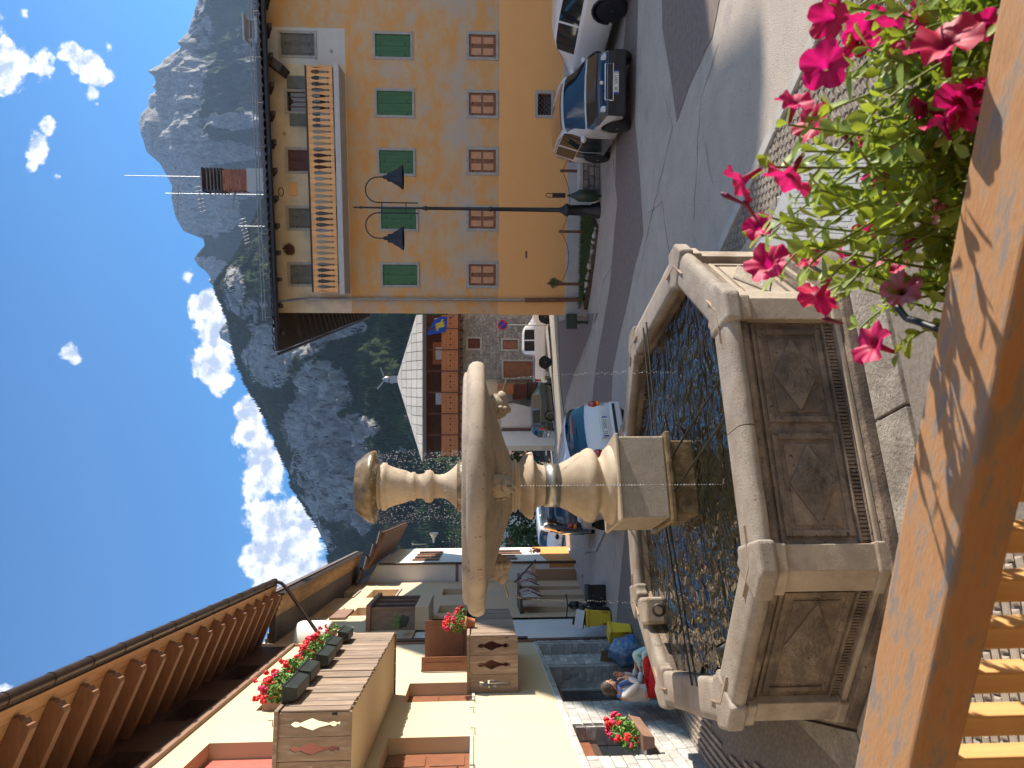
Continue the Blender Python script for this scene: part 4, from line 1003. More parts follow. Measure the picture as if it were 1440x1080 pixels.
mat('red_paint', (.40,.12,.09), (.36,.10,.08), 5, .5, .1, 50)
mat('door_dark', (.06,.035,.025), (.09,.05,.035), 5, .45)
mat('blue_white', (.62,.63,.64), (.58,.59,.60), 3, .6)
mat('box_green', (.008,.014,.012), (.016,.024,.02), 8, .5, .2, 40)
mat('terracotta', (.42,.15,.07), (.50,.20,.10), 6, .8)
mat('leaf_geranium', (.09,.20,.03), (.16,.30,.055), 9, .6)
mat('bloom_red', (.65,.012,.012), (.75,.02,.03), 9, .5)
mat('bloom_pink', (.65,.02,.12), None, rough=.5)
gh = thing('cream_house', 'cream plastered house with stone-clad ground floor, carved balconies and deep brown eaves', 'house', LB.o, LB.rot)
def hole(p, q, off=0.0):
    s0, z1 = LB.pix(*p); s1, z0 = LB.pix(*q); return (min(s0,s1), max(s0,s1), min(z0,z1), max(z0,z1))
H1 = [(.15,1.42,3.54,4.76,.28), (-3.05,-1.70,3.56,4.80,.28), (-3.1,-1.72,5.05,7.42,.28), (-.15,.92,5.05,7.22,.2), (2.30,3.22,2.78,4.62,.25)]
mb = MB(); wall_sheet(mb, -7.5, 5.1, 2.07, 7.9, H1); mb.quad((5.1,0,-.5),(5.1,6,-.5),(5.1,6,8.8),(5.1,0,8.8)); mb.quad((-7.5,6,-.5),(-7.5,0,-.5),(-7.5,0,8.8),(-7.5,6,8.8)); mb.quad((5.1,6,-.5),(-7.5,6,-.5),(-7.5,6,8.8),(5.1,6,8.8)); mb.build('upper_wall', M_('cream_plaster'), gh)
att = [(-5.6,-4.5,8.1,8.6,.3),(-3.2,-2.0,8.1,8.6,.3),(-.6,.6,8.1,8.6,.3),(2.0,3.2,8.1,8.6,.3)]
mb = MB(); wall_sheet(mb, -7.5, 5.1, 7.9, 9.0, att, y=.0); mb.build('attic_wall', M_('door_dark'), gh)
MB().box(-7.5, 5.13, -.07, .02, 7.86, 7.98).build('trim_board', M_('trim_brown'), gh, bevel=.01)
MB().box(5.05, 5.14, -.05, .05, 2.0, 7.86).build('corner_trim', M_('trim_brown'), gh)
# roof: gutter, soffit boards, rafters
r1 = thing('roof', None, None); r1.parent = gh
EOV, EZ1, PT = 1.42, 8.30, tan(radians(20))
def se(y): return EZ1+.12+(y+EOV)*PT
nbd = 13
for k in range(nbd):
    ya = -EOV+.02+(EOV+1.0)*k/nbd; yb = ya+(EOV+1.0)/nbd-.006
    mb = MB(); x0, x1 = -7.5, 5.5
    mb.add([(x0,ya,se(ya)),(x1,ya,se(ya)),(x1,yb,se(yb)),(x0,yb,se(yb)),(x0,ya,se(ya)+.025),(x1,ya,se(ya)+.025),(x1,yb,se(yb)+.025),(x0,yb,se(yb)+.025)], [(3,2,1,0),(4,5,6,7),(0,1,5,4),(1,2,6,5),(2,3,7,6),(3,0,4,7)]); mb.build('soffit_board', M_('soffit_wood'), r1)
mb = MB(); mb.add([(-7.5,-EOV-.02,se(-EOV)+.03),(5.55,-EOV-.02,se(-EOV)+.03),(5.55,5,se(5)+.03),(-7.5,5,se(5)+.03),(-7.5,-EOV-.02,se(-EOV)+.15),(5.55,-EOV-.02,se(-EOV)+.15),(5.55,5,se(5)+.15),(-7.5,5,se(5)+.15)], [(3,2,1,0),(4,5,6,7),(0,1,5,4),(1,2,6,5),(2,3,7,6),(3,0,4,7)]); mb.build('roof_tiles', M_('tile_dark'), r1)
rfo = None
x = 5.22
while x > -7.3:
    if rfo is None:
        y0r = -EOV+.16; pr = [(.9, se(.9)-.005),(y0r, se(y0r)-.005),(y0r, se(y0r)-.05),(y0r+.035,se(y0r)-.085),(y0r+.02,se(y0r)-.12),(y0r+.07,se(y0r)-.15),(y0r+.075,se(y0r)-.19),(y0r+.13,se(y0r)-.20),(.9, se(.9)-.21)]
        n_ = len(pr); vs = [Vector((-.065, y, z)) for y, z in pr]+[Vector((.065, y, z)) for y, z in pr]
        mb = MB(); mb.add(vs, [tuple(range(n_))[::-1], tuple(range(n_, 2*n_))]+[(i, (i+1)%n_, n_+(i+1)%n_, n_+i) for i in range(n_)]); rfo = mb.build('rafter', M_('rafter_wood'), r1, bevel=.005); o = rfo
    else: o = rfo.copy(); col.objects.link(o)
    o.location = (x, 0, 0); x -= .66
gt = MB(); gt.tube([(-7.5,-EOV-.07,EZ1+.20),(5.5,-EOV-.07,EZ1+.20)], .075, 12); gt.build('gutter', M_('gutter_brown'), r1)
x = 5.3
while x > -7.4: MB().tube([(x,-EOV-.07,EZ1+.20),(x+.03,-EOV-.07,EZ1+.20)], .083, 12).build('gutter_joint', M_('gutter_brown'), r1); x -= .85
MB().tube([(5.42,-EOV-.07,EZ1+.14),(5.42,-EOV-.03,EZ1+.02),(5.40,-EOV+.1,EZ1-.12),(5.2,-.16,7.25),(5.17,-.08,7.1),(5.17,-.08,2.2)], .045, 8).build('downpipe', M_('gutter_brown'), gh)
# windows
def recessed(parent, h, m, style='panel', frame='cream', leaves=2):
    a, b, c, d, dep = h; w = thing('window', None, None); w.parent = parent
    k = (b-a)/leaves
    for q in range(leaves): leaf(w, a+q*k+.004, a+(q+1)*k-.004, c+.02, d-.01, dep-.05, m, style)
    MB().box(a-.02, b+.02, -.03, dep-.05, c-.04, c+.015).build('sill', M_('frame_stone'), w, bevel=.006)
    return w
recessed(gh, H1[0], 'brown_paint'); recessed(gh, H1[1], 'brown_paint'); recessed(gh, H1[2], 'red_paint')
for sx, zz in ((.05,3.5),(1.5,3.5),(-1.62,3.5),(-3.12,3.5),(-1.0,6.7),(-.55,3.52)):
    MB().tube([(sx,0,zz),(sx,-.09,zz),(sx,-.09,zz+.07)], .008, 5).build('shutter_hook', M_('iron'), gh)
# open casement over the balcony and a brown balcony door with leaves swung out
w = thing('open_window', None, None); w.parent = gh
MB().box(-.15, .92, .12, .15, 5.07, 7.22).build('pane', M_('dark_glass'), w)
for a, b, c, d in ((-.15,.92,7.14,7.22),(-.15,-.09,5.07,7.14),(.86,.92,5.07,7.14),(.35,.41,5.07,7.14)): MB().box(a, b, .07, .12, c, d).build('frame', M_('trim_brown'), w, bevel=.005)
MB().box(-.20, -.165, -.42, .0, 5.25, 7.1).build('open_sash', M_('trim_brown'), w); MB().box(-.19, -.175, -.37, -.05, 5.3, 7.05).build('sash_pane', M_('blue_white'), w)
dr = thing('balcony_door', None, None); dr.parent = gh
MB().box(2.3, 3.22, .15, .20, 2.80, 4.62).build('door_leaf', M_('door_dark'), dr)
def perp_leaf(x, y0, y1, z0, z1, m):
    o = MB().box(x, x+.04, y0, y1, z0, z1).build('open_shutter', M_(m), dr, bevel=.004)
    for a, b in ((z0+.08,(z0+z1)/2-.04),((z0+z1)/2+.04,z1-.08)): MB().box(x-.014, x+.001, y0+.1, y1-.1, a, b).build('raised_panel', M_(m), o, bevel=.01)
perp_leaf(3.24, -.86, -.02, 2.82, 4.60, 'brown_paint'); perp_leaf(2.24, -.30, -.02, 2.82, 4.60, 'brown_paint')
mat('seam', (.5,.42,.28), None, rough=.9)
# carved boards
def carved(w, h, cut):
    c, z0, s = w/2, h*.16, h*.68
    pts = []
    half = [(0,0),(.10,.0),(.06,.06),(.12,.12),(.10,.17),(.05,.22),(.14,.42),(.26,.56),(.16,.70),(.07,.80),(.12,.86),(.12,.92),(.05,.97),(0,1)]
    return [(x*w, z*s+z0) for x, z in half]
def board_with_cut(w, h, t):
    """plank with a carved opening: two halves, left and right of the opening"""
    prof_ = carved(w, h, 1); mb = MB(); g_ = .004
    L_ = [(g_,0),(w/2,0)]+[(w/2-x, z) for x, z in prof_]+[(w/2,h),(g_,h)]
    R_ = [(w/2,0),(w-g_,0),(w-g_,h),(w/2,h)]+[(w/2+x, z) for x, z in prof_[::-1]]
    mb.face_prism(L_, 0, t); mb.face_prism(R_, 0, t); return mb
def balcony(parent, s0, s1, z0, z1, offy, slab_m, bwid, cut_front, name='balcony', zt=None, slab_h=.16):
    b = thing(name, None, None); b.parent = parent; h = z1-z0
    MB().box(s0+.03, s1-.03, offy+.04, .0, z0-slab_h, z0+.02).build('balcony_slab', M_(slab_m), b, bevel=.01)
    MB().box(s0-.02, s1+.02, offy-.035, offy+.06, z1, z1+.05).build('handrail', M_('old_board'), b, bevel=.006)
    MB().box(s0-.035, s0+.055, offy-.03, 0, z1, z1+.05).build('handrail', M_('old_board'), b, bevel=.006)
    n = int((s1-s0)/bwid); bw = (s1-s0)/n; pro = None
    for k in range(n):
        if pro is None: pro = MB().box(.006, bw-.012, -.022, .0, 0, h).build('board', M_('old_board'), b, bevel=.004); o = pro
        else: o = pro.copy(); col.objects.link(o)
        o.location = (s0+k*bw, offy+random.uniform(-.006,.004), z0-.03+random.uniform(-.012,.012)); o.rotation_euler = (0, 0, random.uniform(-.02,.02))
    nE = max(3, int(abs(offy)/.27)); ew = abs(offy)/nE; pe = None
    for k in range(nE):
        if pe is None: pe = board_with_cut(ew, h+.05, .024).build('carved_board', M_('old_board'), b); o = pe
        else: o = pe.copy(); col.objects.link(o)
        o.location = (s0, offy+(k+1)*ew, z0-.05); o.rotation_euler = (0, 0, -pi/2)
    for k in range(nE):
        o = pe.copy(); col.objects.link(o); o.location = (s1, offy+(k+1)*ew, z0-.05); o.rotation_euler = (0, 0, -pi/2)
    for xx in (s0+.04, (s0+s1)/2, s1-.08): MB().box(xx, xx+.06, offy+.005, offy+.06, z0, z1).build('post', M_('old_board'), b)
    MB().box(s0, s1, offy+.003, offy+.04, z0+.12, z0+.18).build('rail', M_('old_board'), b)
    return b
balcony(gh, -4.15, .65, 5.0, 5.80, -1.08, 'cream_plaster', .19, False, slab_h=.02)
balcony(gh, .60, 3.65, 2.76, 3.60, -1.0, 'cream_plaster', .21, False, slab_h=.03)
# stone cladding: blocks one by one over a joint-coloured wall
st_h = [(3.52,4.95,-.6,2.0,.75),(-.12,2.62,-.6,1.96,.55),(-2.72,-1.32,.92,1.98,.34)]
mb = MB(); wall_sheet(mb, -7.5, 5.1, -.6, 2.07, st_h, y=.0); mb.build('ground_floor_wall', M_('clad_joint'), gh)
def blocks(x0, x1, z0, z1, holes, y, m, parent, bh=.165, face=None):
    zz = z0; row = 0
    while zz < z1-.04:
        h = min(bh, z1-zz)-.010; xx = x0-(random.random()*.2)
        while xx < x1:
            w = random.uniform(.26,.48); a, b = max(xx, x0), min(xx+w-.012, x1)
            segs = [(a, b)]
            for hh in holes:
                if hh[2] < zz+h-.02 and hh[3] > zz+.02:
                    ns = []
                    for (p, q) in segs:
                        if q <= hh[0] or p >= hh[1]: ns.append((p, q))
                        else:
                            if p < hh[0]-.03: ns.append((p, hh[0]-.004))
                            if q > hh[1]+.03: ns.append((hh[1]+.004, q))
                    segs = ns
            for (p, q) in segs:
                if q-p > .04:
                    g_ = MB()
                    if face is None: g_.box(p, q, y-.022-random.random()*.006, y+.005, zz, zz+h)
                    else: g_.box(face-.001, face+.02, p, q, zz, zz+h) if face > 0 and False else g_.box(face-.024, face+.004, p, q, zz, zz+h)
                    g_.build('stone_block', M_(m), parent, bevel=.006, seg=1)
            xx += w
        zz += bh; row += 1
blocks(-4.6, 5.1, -.33, 2.06, st_h, 0, 'clad_stone', gh)
# far reveals seen from the camera
blocks(.02, .53, -.33, 1.95, [], 0, 'clad_stone', gh, face=2.62)
blocks(.02, .73, -.33, 1.98, [], 0, 'clad_stone', gh, face=4.95)
blocks(.02, .32, .94, 1.97, [], 0, 'clad_stone', gh, face=-1.32)
# shop door
sd = thing('shop_door', None, None); sd.parent = gh
MB().box(-.10, 2.58, .42, .50, 1.72, 1.95).build('roller_box', M_('brown_paint'), sd, bevel=.01)
for k in range(5): MB().box(-.10, 2.58, .40, .421, 1.73+k*.043, 1.765+k*.043).build('slat', M_('brown_paint'), sd)
MB().box(-.10, 2.58, .50, .52, -.4, 1.72).build('pane', M_('dark_glass'), sd)
for a, b in ((2.50,2.58),(1.62,1.74),(1.10,1.16),(.45,.53),(-.10,-.02)): MB().box(a, b, .46, .50, -.4, 1.72).build('frame', M_('door_dark') if a < 2 else M_('frame_stone'), sd, bevel=.004)
MB().box(-.10, 2.58, .455, .497, .05, .30).build('kick_panel', M_('door_dark'), sd)
for x_, z_, w_, h_ in ((1.30,1.40,.05,.13),(.95,1.32,.05,.12),(1.28,.85,.10,.16)): MB().box(x_, x_+w_, .45, .458, z_, z_+h_).build('sticker', M_('white_plaster'), sd)
MB().box(.0, .40, .48, .498, .9, 1.25).build('poster', mat('poster_green', (.25,.42,.36), None, rough=.7), sd)
wd = thing('shop_window', None, None); wd.parent = gh
MB().box(-2.70, -1.34, .24, .30, 1.72, 1.97).build('roller_box', M_('brown_paint'), wd); MB().box(-2.70, -1.34, .30, .32, .94, 1.72).build('pane', M_('dark_glass'), wd)
MB().box(-2.70, -1.34, .26, .30, 1.60, 1.72).build('frame', M_('door_dark'), wd); MB().box(-2.72, -1.30, -.05, .34, .86, .93).build('sill', M_('frame_stone'), wd, bevel=.008)
# planters with geraniums
def geranium(frame, s, y, z, L_, label, seed, boxm='box_green', rz=0.0, shape='box', tall=.26, nleaf=380, nb=26, grp='geranium boxes'):
    rr = random.Random(seed); p = frame.world(s, y, z)
    t_ = thing('flower_box' if shape == 'box' else 'flower_pot', label, 'planter', p, frame.rot+rz, grp)
    if shape == 'box':
        mb = MB(); mb.add([(-L_/2+.03,-.07,0),(L_/2-.03,-.07,0),(L_/2-.03,.07,0),(-L_/2+.03,.07,0),(-L_/2,-.10,.17),(L_/2,-.10,.17),(L_/2,.10,.17),(-L_/2,.10,.17)], [(3,2,1,0),(4,5,6,7),(0,1,5,4),(1,2,6,5),(2,3,7,6),(3,0,4,7)]); mb.build('trough', M_(boxm), t_, bevel=.008)
        MB().box(-L_/2-.01, L_/2+.01, -.11, .11, .155, .175).build('rim', M_(boxm), t_)
    else: MB().lathe([(.075,0),(.115,.16),(.125,.16),(.125,.19),(.10,.19)], n=16).build('pot', M_(boxm), t_)
    if nleaf:
        bush('foliage', (0,0,.17+tall*.45), 1, nleaf, M_('leaf_geranium'), t_, rr, .042, (L_*.5, .17, tall*.55), .35)['kind'] = 'stuff'
        for q in range(nb):
            c = Vector((rr.uniform(-.5,.5)*L_, rr.uniform(-.17,.13), .17+tall*rr.uniform(.45,1.25))); mb = MB(); r0_ = rr.uniform(.026,.045)
            for e in range(9):
                dv = Vector((rr.uniform(-1,1), rr.uniform(-1,1), rr.uniform(-.6,1))).normalized()*r0_*.8; mb.ball(c+dv, r0_*.55, 6, 4)
            mb.tube([c, (c.x*.8, c.y*.4, .2)], .004, 4); mb.build('bloom', M_('bloom_pink') if rr.random() < .25 else M_('bloom_red'), t_)
    return t_
nm_ = ['with hot red blooms at the near corner', 'second from the near end', 'in the middle', 'second from the far end', 'at the far end']
for k in range(5):
    geranium(LB, -3.60+.86*k+(.05,-.03,.06,-.05,.02)[k], -1.22, 5.66+(.0,.02,-.02,.01,-.01)[k], (.72,.62,.66,.60,.55)[k], 'green geranium box on the upper balcony, '+nm_[k], 40+k, nleaf=420 if k < 4 else 200, nb=22 if k < 4 else 8, tall=.30)
geranium(LB, -1.25, -1.16, 5.87, .2, 'orange terracotta pot hung between the dark boxes on the upper balcony', 50, 'terracotta', shape='pot', nleaf=0, nb=0)
geranium(LB, 1.35, -1.12, 3.50, .42, 'terracotta pot of bright red geraniums hung on the lower cream balcony rail', 51, 'terracotta', shape='pot', tall=.36, nleaf=260, nb=22)
geranium(LB, 2.2, -1.10, 3.50, .3, 'small dark pot of orange flowers on the lower balcony rail', 52, 'box_green', shape='pot', tall=.2, nleaf=120, nb=5)
geranium(LB, -2.25, -.17, 1.00, .95, 'long brown box of red geraniums under the shop window in the stone wall', 53, 'trim_brown', tall=.34, nleaf=620, nb=24)
# ---------------------------------------------------- second house, peach above and white below
g2_ = thing('peach_house', 'long peach and grey plastered house with plank soffit, bay window and small awnings', 'house', LB.o, LB.rot)
W2 = [(9.2,10.6,7.7,8.35,.35),(13.2,14.9,7.85,8.5,.35),(13.2,15.4,6.35,7.4,.35),(9.6,11.2,3.6,4.65,.35),(13.6,15.3,3.75,4.7,.35),(9.6,11.2,1.4,2.3,.3),
      (9.4,10.5,-1.5,1.9,.5),(12.2,13.2,-1.8,1.8,.5),(14.6,15.6,-2,1.7,.5),(9.4,11.0,6.3,7.3,.35)]
W2[5] = (6.2,7.2,3.9,4.75,.3)
mb = MB(); wall_sheet(mb, 8.6, 17.6, -2.2, 8.75, [h for h in W2 if h[0] > 8.6]); wall_sheet(mb, 5.1, 8.6, 5.1, 8.75, [])
mb.quad((17.6,0,-2.2),(17.6,5,-2.2),(17.6,5,8.75),(17.6,0,8.75)); mb.build('upper_wall', M_('peach_plaster'), g2_)
mb = MB(); wall_sheet(mb, 5.14, 8.6, -1.2, 5.1, [], y=.06); mb.build('white_wall', M_('white_plaster'), g2_)
MB().box(5.1, 17.6, .3, 5, -2.2, 8.7).build('wall_core', M_('peach_plaster'), g2_)
MB().box(5.16, 5.40, -.035, .06, -.6, 2.55).build('dark_jamb', M_('door_dark'), g2_)
for k in range(9):
    ya = -1.15+.13*k; MB().box(5.5, 18.2, ya, ya+.122, 8.30+.045*k+.0, 8.325+.045*k).build('soffit_plank', M_('plank_old'), g2_)
MB().box(5.5, 18.3, -1.2, -1.15, 8.26, 8.45).build('fascia', M_('gutter_brown'), g2_); MB().box(5.5, 18.3, -1.24, 5, 8.45, 8.60).build('roof_edge', M_('tile_dark'), g2_)
for h in W2:
    w = thing('window', None, None); w.parent = g2_
    if h[2] < 0: 
        MB().box(h[0]+.02, h[1]-.02, h[4]-.06, h[4]-.02, h[2], h[3]-.02).build('door_leaf', M_('blue_white'), w)
        MB().box(h[0]+.05, h[0]+.35, .1, .14, h[2], h[3]-.2).build('side_leaf', M_('blue_white'), w)
    else:
        MB().box(h[0]+.02, h[1]-.02, h[4]-.04, h[4]-.01, h[2]+.02, h[3]-.02).build('pane', M_('dark_glass'), w)
        MB().box(h[0]-.03, h[1]+.03, -.06, .2, h[2]-.05, h[2]).build('sill', M_('frame_stone'), w, bevel=.01)
        MB().box((h[0]+h[1])/2-.03, (h[0]+h[1])/2+.03, h[4]-.08, h[4]-.04, h[2]+.02, h[3]-.02).build('mullion', M_('trim_brown'), w)
# glazed bay
by = thing('bay_window', None, None); by.parent = g2_
MB().box(6.9, 9.2, -.62, 0, 4.75, 5.12).build('bay_base', M_('peach_plaster'), by, bevel=.01)
for k in range(3): MB().box(6.98+.74*k, 7.66+.74*k, -.56, -.54, 5.15, 6.25).build('pane', M_('dark_glass'), by)
for k in range(4): MB().box(6.9+.74*k, 6.98+.74*k, -.60, -.52, 5.12, 6.3).build('post', M_('trim_brown'), by)
MB().box(6.92, 6.96, -.54, 0, 5.12, 6.3).build('end_board', M_('old_board'), by); MB().box(6.8, 9.3, -.68, 0, 6.3, 6.42).build('bay_roof', M_('trim_brown'), by, bevel=.01)
geranium(LB, 6.2, -.35, 5.25, .8, 'dark trough of bare dry plants at the near side of the bay window', 60, nleaf=90, nb=0, tall=.3)
MB().lathe([(.05,0),(.45,0),(.50,.08),(.50,.75),(.46,.85),(.05,.85)], (5.95,.05,7.15), 28).build('rounded_niche', M_('white_plaster'), g2_)
mb = MB(); mb.box(5.3, 6.6, -.62, -.56, 6.7, 7.1); mb.build('wood_screen', M_('trim_brown'), g2_)
# closed striped awnings hanging over the shop openings
aw1, aw2 = mat('awning_red', (.20,.035,.03), (.26,.06,.05), 8, .8), mat('awning_white', (.55,.53,.50), None, rough=.8)
for sA, sB, zA in ((9.2,10.8,2.05),(12.0,13.4,1.9),(14.5,15.8,1.75)):
    a_w = thing('folded_awning', None, None); a_w.parent = g2_
    MB().box(sA, sB, -.5, 0, zA, zA+.08).build('awning_board', M_('door_dark'), a_w)
    n_ = 10
    for k in range(n_):
        x0 = sA+(sB-sA)*k/n_; x1 = sA+(sB-sA)*(k+1)/n_-.01; dpt = .55+.12*sin(k*2.1)
        mb = MB(); mb.add([(x0,-.52,zA+.02),(x1,-.52,zA+.02),(x1,-.60,zA-dpt*.6),(x0,-.60,zA-dpt*.6),(x0,-.48,zA-dpt),(x1,-.48,zA-dpt),(x0,-.50,zA+.02),(x1,-.50,zA+.02)], [(0,3,2,1),(3,4,5,2),(6,7,5,4),(0,6,4,3),(1,2,5,7)])
        mb.build('awning_strip', aw1 if k % 2 else aw2, a_w)
MB().tube([(12.8,-.5,2.1),(12.6,-1.3,1.35)], .03, 6).build('awning_pole', M_('door_dark'), g2_)
# ---------------------------------------------------- third house with tiled roof
g3 = thing('white_house', 'white house with orange base, brown shutters and steep brown tiled roof, end of the row', 'house', LB.world(17.7,-.7,0), LB.rot)
W3 = [(2.2,3.2,5.1,6.3,.25),(5.0,6.0,5.1,6.3,.25),(2.2,3.3,1.6,2.9,.25),(5.2,6.2,1.2,2.4,.25)]
mb = MB(); wall_sheet(mb, 0, 9, .35, 7.6, W3); mb.quad((0,6,-2.5),(0,0,-2.5),(0,0,7.6),(0,6,7.6)); mb.quad((9,0,-2.5),(9,6,-2.5),(9,6,7.6),(9,0,7.6)); mb.add([(0,0,7.6),(0,3.5,9.6),(0,6,8.2),(0,6,7.6)], [(0,1,2,3)]); mb.build('upper_wall', M_('white_plaster'), g3)
mb = MB(); mb.box(-.005, 9, -.02, .2, -2.6, .35); mb.build('orange_base', M_('orange_wall'), g3)
MB().box(-.03, -.002, .25, 1.8, -2, .95).build('garage_door', mat('tan_panel', (.42,.24,.13), None, rough=.7), g3); MB().box(-.05, -.0, .05, 2.0, .95, 1.15).build('garage_lintel', M_('peach_plaster'), g3)
MB().tube([(-.06,-.05,7.5),(-.06,-.05,-2)], .05, 8).build('downpipe', M_('door_dark'), g3); MB().box(-.02, .0, 0, 3, 4.2, 4.32).build('string_course', M_('trim_brown'), g3)
for h in W3:
    w = thing('window', None, None); w.parent = g3; MB().box(h[0], h[1], .2, .23, h[2], h[3]).build('pane', M_('dark_glass'), w)
    MB().box(h[0]-.5, h[0]-.03, -.06, -.02, h[2], h[3]).build('open_shutter', M_('brown_paint'), w); MB().box(h[1]+.03, h[1]+.5, -.06, -.02, h[2], h[3]).build('open_shutter', M_('brown_paint'), w)
r3 = thing('roof', None, None); r3.parent = g3
P3 = tan(radians(27)); R3 = lambda y: 7.25+(y+1.4)*P3
mb = MB()
for z_ in (0,): mb.add([(-.9,-1.4,R3(-1.4)),(9.5,-1.4,R3(-1.4)),(9.5,3.4,R3(3.4)),(-.9,3.4,R3(3.4)),(-.9,-1.4,R3(-1.4)+.12),(9.5,-1.4,R3(-1.4)+.12),(9.5,3.4,R3(3.4)+.12),(-.9,3.4,R3(3.4)+.12)], [(3,2,1,0),(4,5,6,7),(0,1,5,4),(1,2,6,5),(2,3,7,6),(3,0,4,7)])
mb.build('roof_deck', M_('door_dark'), r3)
tl = None
for k in range(18):
    for q in range(9):
        if tl is None: tl = MB().lathe([(.13,0),(.14,.55)], n=10, arc=2*pi, caps=(False,False), M=Matrix.Rotation(-pi/2+atan2(P3,1),4,'X')).build('tile', M_('tile_dark'), r3); o = tl
        else: o = tl.copy(); col.objects.link(o)
        o.location = (-.75+.58*k, -1.42+.5*q, R3(-1.42+.5*q)+.13)
        o.scale = (2.1, 1, .5)
ra3 = None; x = -.7
while x < 9:
    if ra3 is None: ra3 = MB().box(-.05, .05, 0, 1.6, -.12, 0, Matrix.Rotation(atan2(P3,1),4,'X')).build('rafter', M_('rafter_wood'), r3); o = ra3
    else: o = ra3.copy(); col.objects.link(o)
    o.location = (x, -1.36, R3(-1.36)-.01); x += .45
geranium(Frame(g3.location, LB.rot), 4.2, -.2, .35, .5, 'little box of red geraniums on the far white and orange house', 61, 'terracotta', tall=.3, nleaf=100, nb=8)
# ------------------------------------------------------------------ verge, low wall, fence, bins by the ochre house
GS = lambda x, y: gz(x, y)
mat('rubble', (.20,.19,.18), (.32,.31,.29), 7, .85, .6, 30, rnd=.25)
mat('paint_green_dark', (.010,.03,.018), (.02,.045,.028), 6, .4)
mat('yellow_plastic', (.60,.55,.03), (.55,.48,.03), 4, .45)
mat('leaf_dark', (.02,.05,.012), (.05,.09,.025), 9, .6)
mat('leaf_mid', (.04,.09,.02), (.08,.14,.035), 9, .6)
mat('bark', (.10,.07,.05), (.15,.11,.08), 8, .9, .5, 30)
vp = [(4.45,19.95), (5.0,20.9), (5.6,22.2), (2.4,22.75), (2.9,21.8), (3.7,20.7)]
verge = poly_sheet('verge', vp, M_('soil'), .12, thick=.3, step=2)
rg = random.Random(3); V_ = []; F_ = []
for k in range(5200):
    while True:
        p = (rg.uniform(2.3,5.7), rg.uniform(19.8,22.9))
        if inside(p, vp): break
    h = rg.uniform(.05,.15); a = rg.uniform(0,6.3); w = .012; z = .11; i0 = len(V_); lx, ly = rg.uniform(-.05,.05), rg.uniform(-.05,.05)
    V_.extend([(p[0]-w*cos(a),p[1]-w*sin(a),z),(p[0]+w*cos(a),p[1]+w*sin(a),z),(p[0]+lx,p[1]+ly,z+h)]); F_.append((i0,i0+1,i0+2))
g_ = MB(); g_.add(V_, F_); g_.build('grass', M_('grass_mat'), None, k='stuff')
st = thing('edging_stones', 'row of small pale stones edging the grass strip below the ochre house', 'stones', (3.6,21.3,0))
for k in range(46):
    t_ = k/45; i_ = 0
    q = Vector((4.45,19.95)).lerp(Vector((2.9,21.8)), t_*1.0) if k % 2 else Vector((5.5,22.25)).lerp(Vector((2.5,22.65)), t_)
    g_ = MB(); g_.ball((q.x-3.6+rg.uniform(-.05,.05), q.y-21.3+rg.uniform(-.05,.05), .10), rg.uniform(.05,.10), 6, 4, (1,.8,.7)); g_.build('stone', M_('clad_stone'), st)
# low rubble wall with a cap
lw = thing('low_stone_wall', 'low rubble stone wall with grey capping behind the street lamp and parked cars', 'wall', (5.2,19.75,0), radians(-4))
rr = random.Random(9); z = 0
for row in range(3):
    x = 0; h = .165
    while x < 6:
        w = rr.uniform(.16,.34); g_ = MB(); g_.box(x+.012, x+w-.012, -rr.uniform(.0,.03), .3, z+.01, z+h-.012+rr.uniform(-.01,.008)); g_.build('stone', M_('rubble'), lw, bevel=.02); x += w
    z += h
MB().box(.01, 6, .03, .29, 0, .49).build('mortar', M_('mortar'), lw)
for k in range(6): MB().box(k*1.0-.03, k*1.0+.965, -.06, .36, .49, .60).build('cap_stone', M_('cement'), lw, bevel=.02)
# rusty post fence with wire
pf = thing('wire_fence', 'rusty square posts joined by a sagging wire along the foot of the ochre house', 'fence', (0,0,0))
tops_ = []
for py in (421, 401, 330, 250, 172, 95, 62, 14, -60):
    if py in (421, 62): continue
    p = on_y(668, py, 22.3+.0); x = p.x; yy = 22.42 - (x-2.3)*.153+0.0; yy -= .35
    MB().box(x-.035, x+.035, yy-.035, yy+.035, -.1, .92).build('post', M_('rust'), pf); tops_.append((x, yy, .86))
for a, b in zip(tops_, tops_[1:]):
    pts = []
    for k in range(9):
        t_ = k/8; p = Vector(a).lerp(Vector(b), t_); p.z -= .30*4*t_*(1-t_)*(.85 if abs(a[0]-b[0]) > 1 else .3); pts.append(p)
    MB().tube(pts, .008, 4).build('wire', M_('iron'), pf)
hb = thing('hanging_planter', 'little potted plant with pale flowers on a brown post near the house corner', 'planter', (tops_[0][0]+.02, tops_[0][1]-.02, .9))
MB().box(-.03,.03,-.03,.03,-.95,.36).build('post', M_('rust'), hb); MB().lathe([(.05,-.08),(.10,.04),(.11,.05)], (0,-.1,0), 12).build('pot', M_('trim_brown'), hb)
bush('foliage', (0,-.1,.16), .17, 170, M_('leaf_mid'), hb, rg, .04)['kind'] = 'stuff'
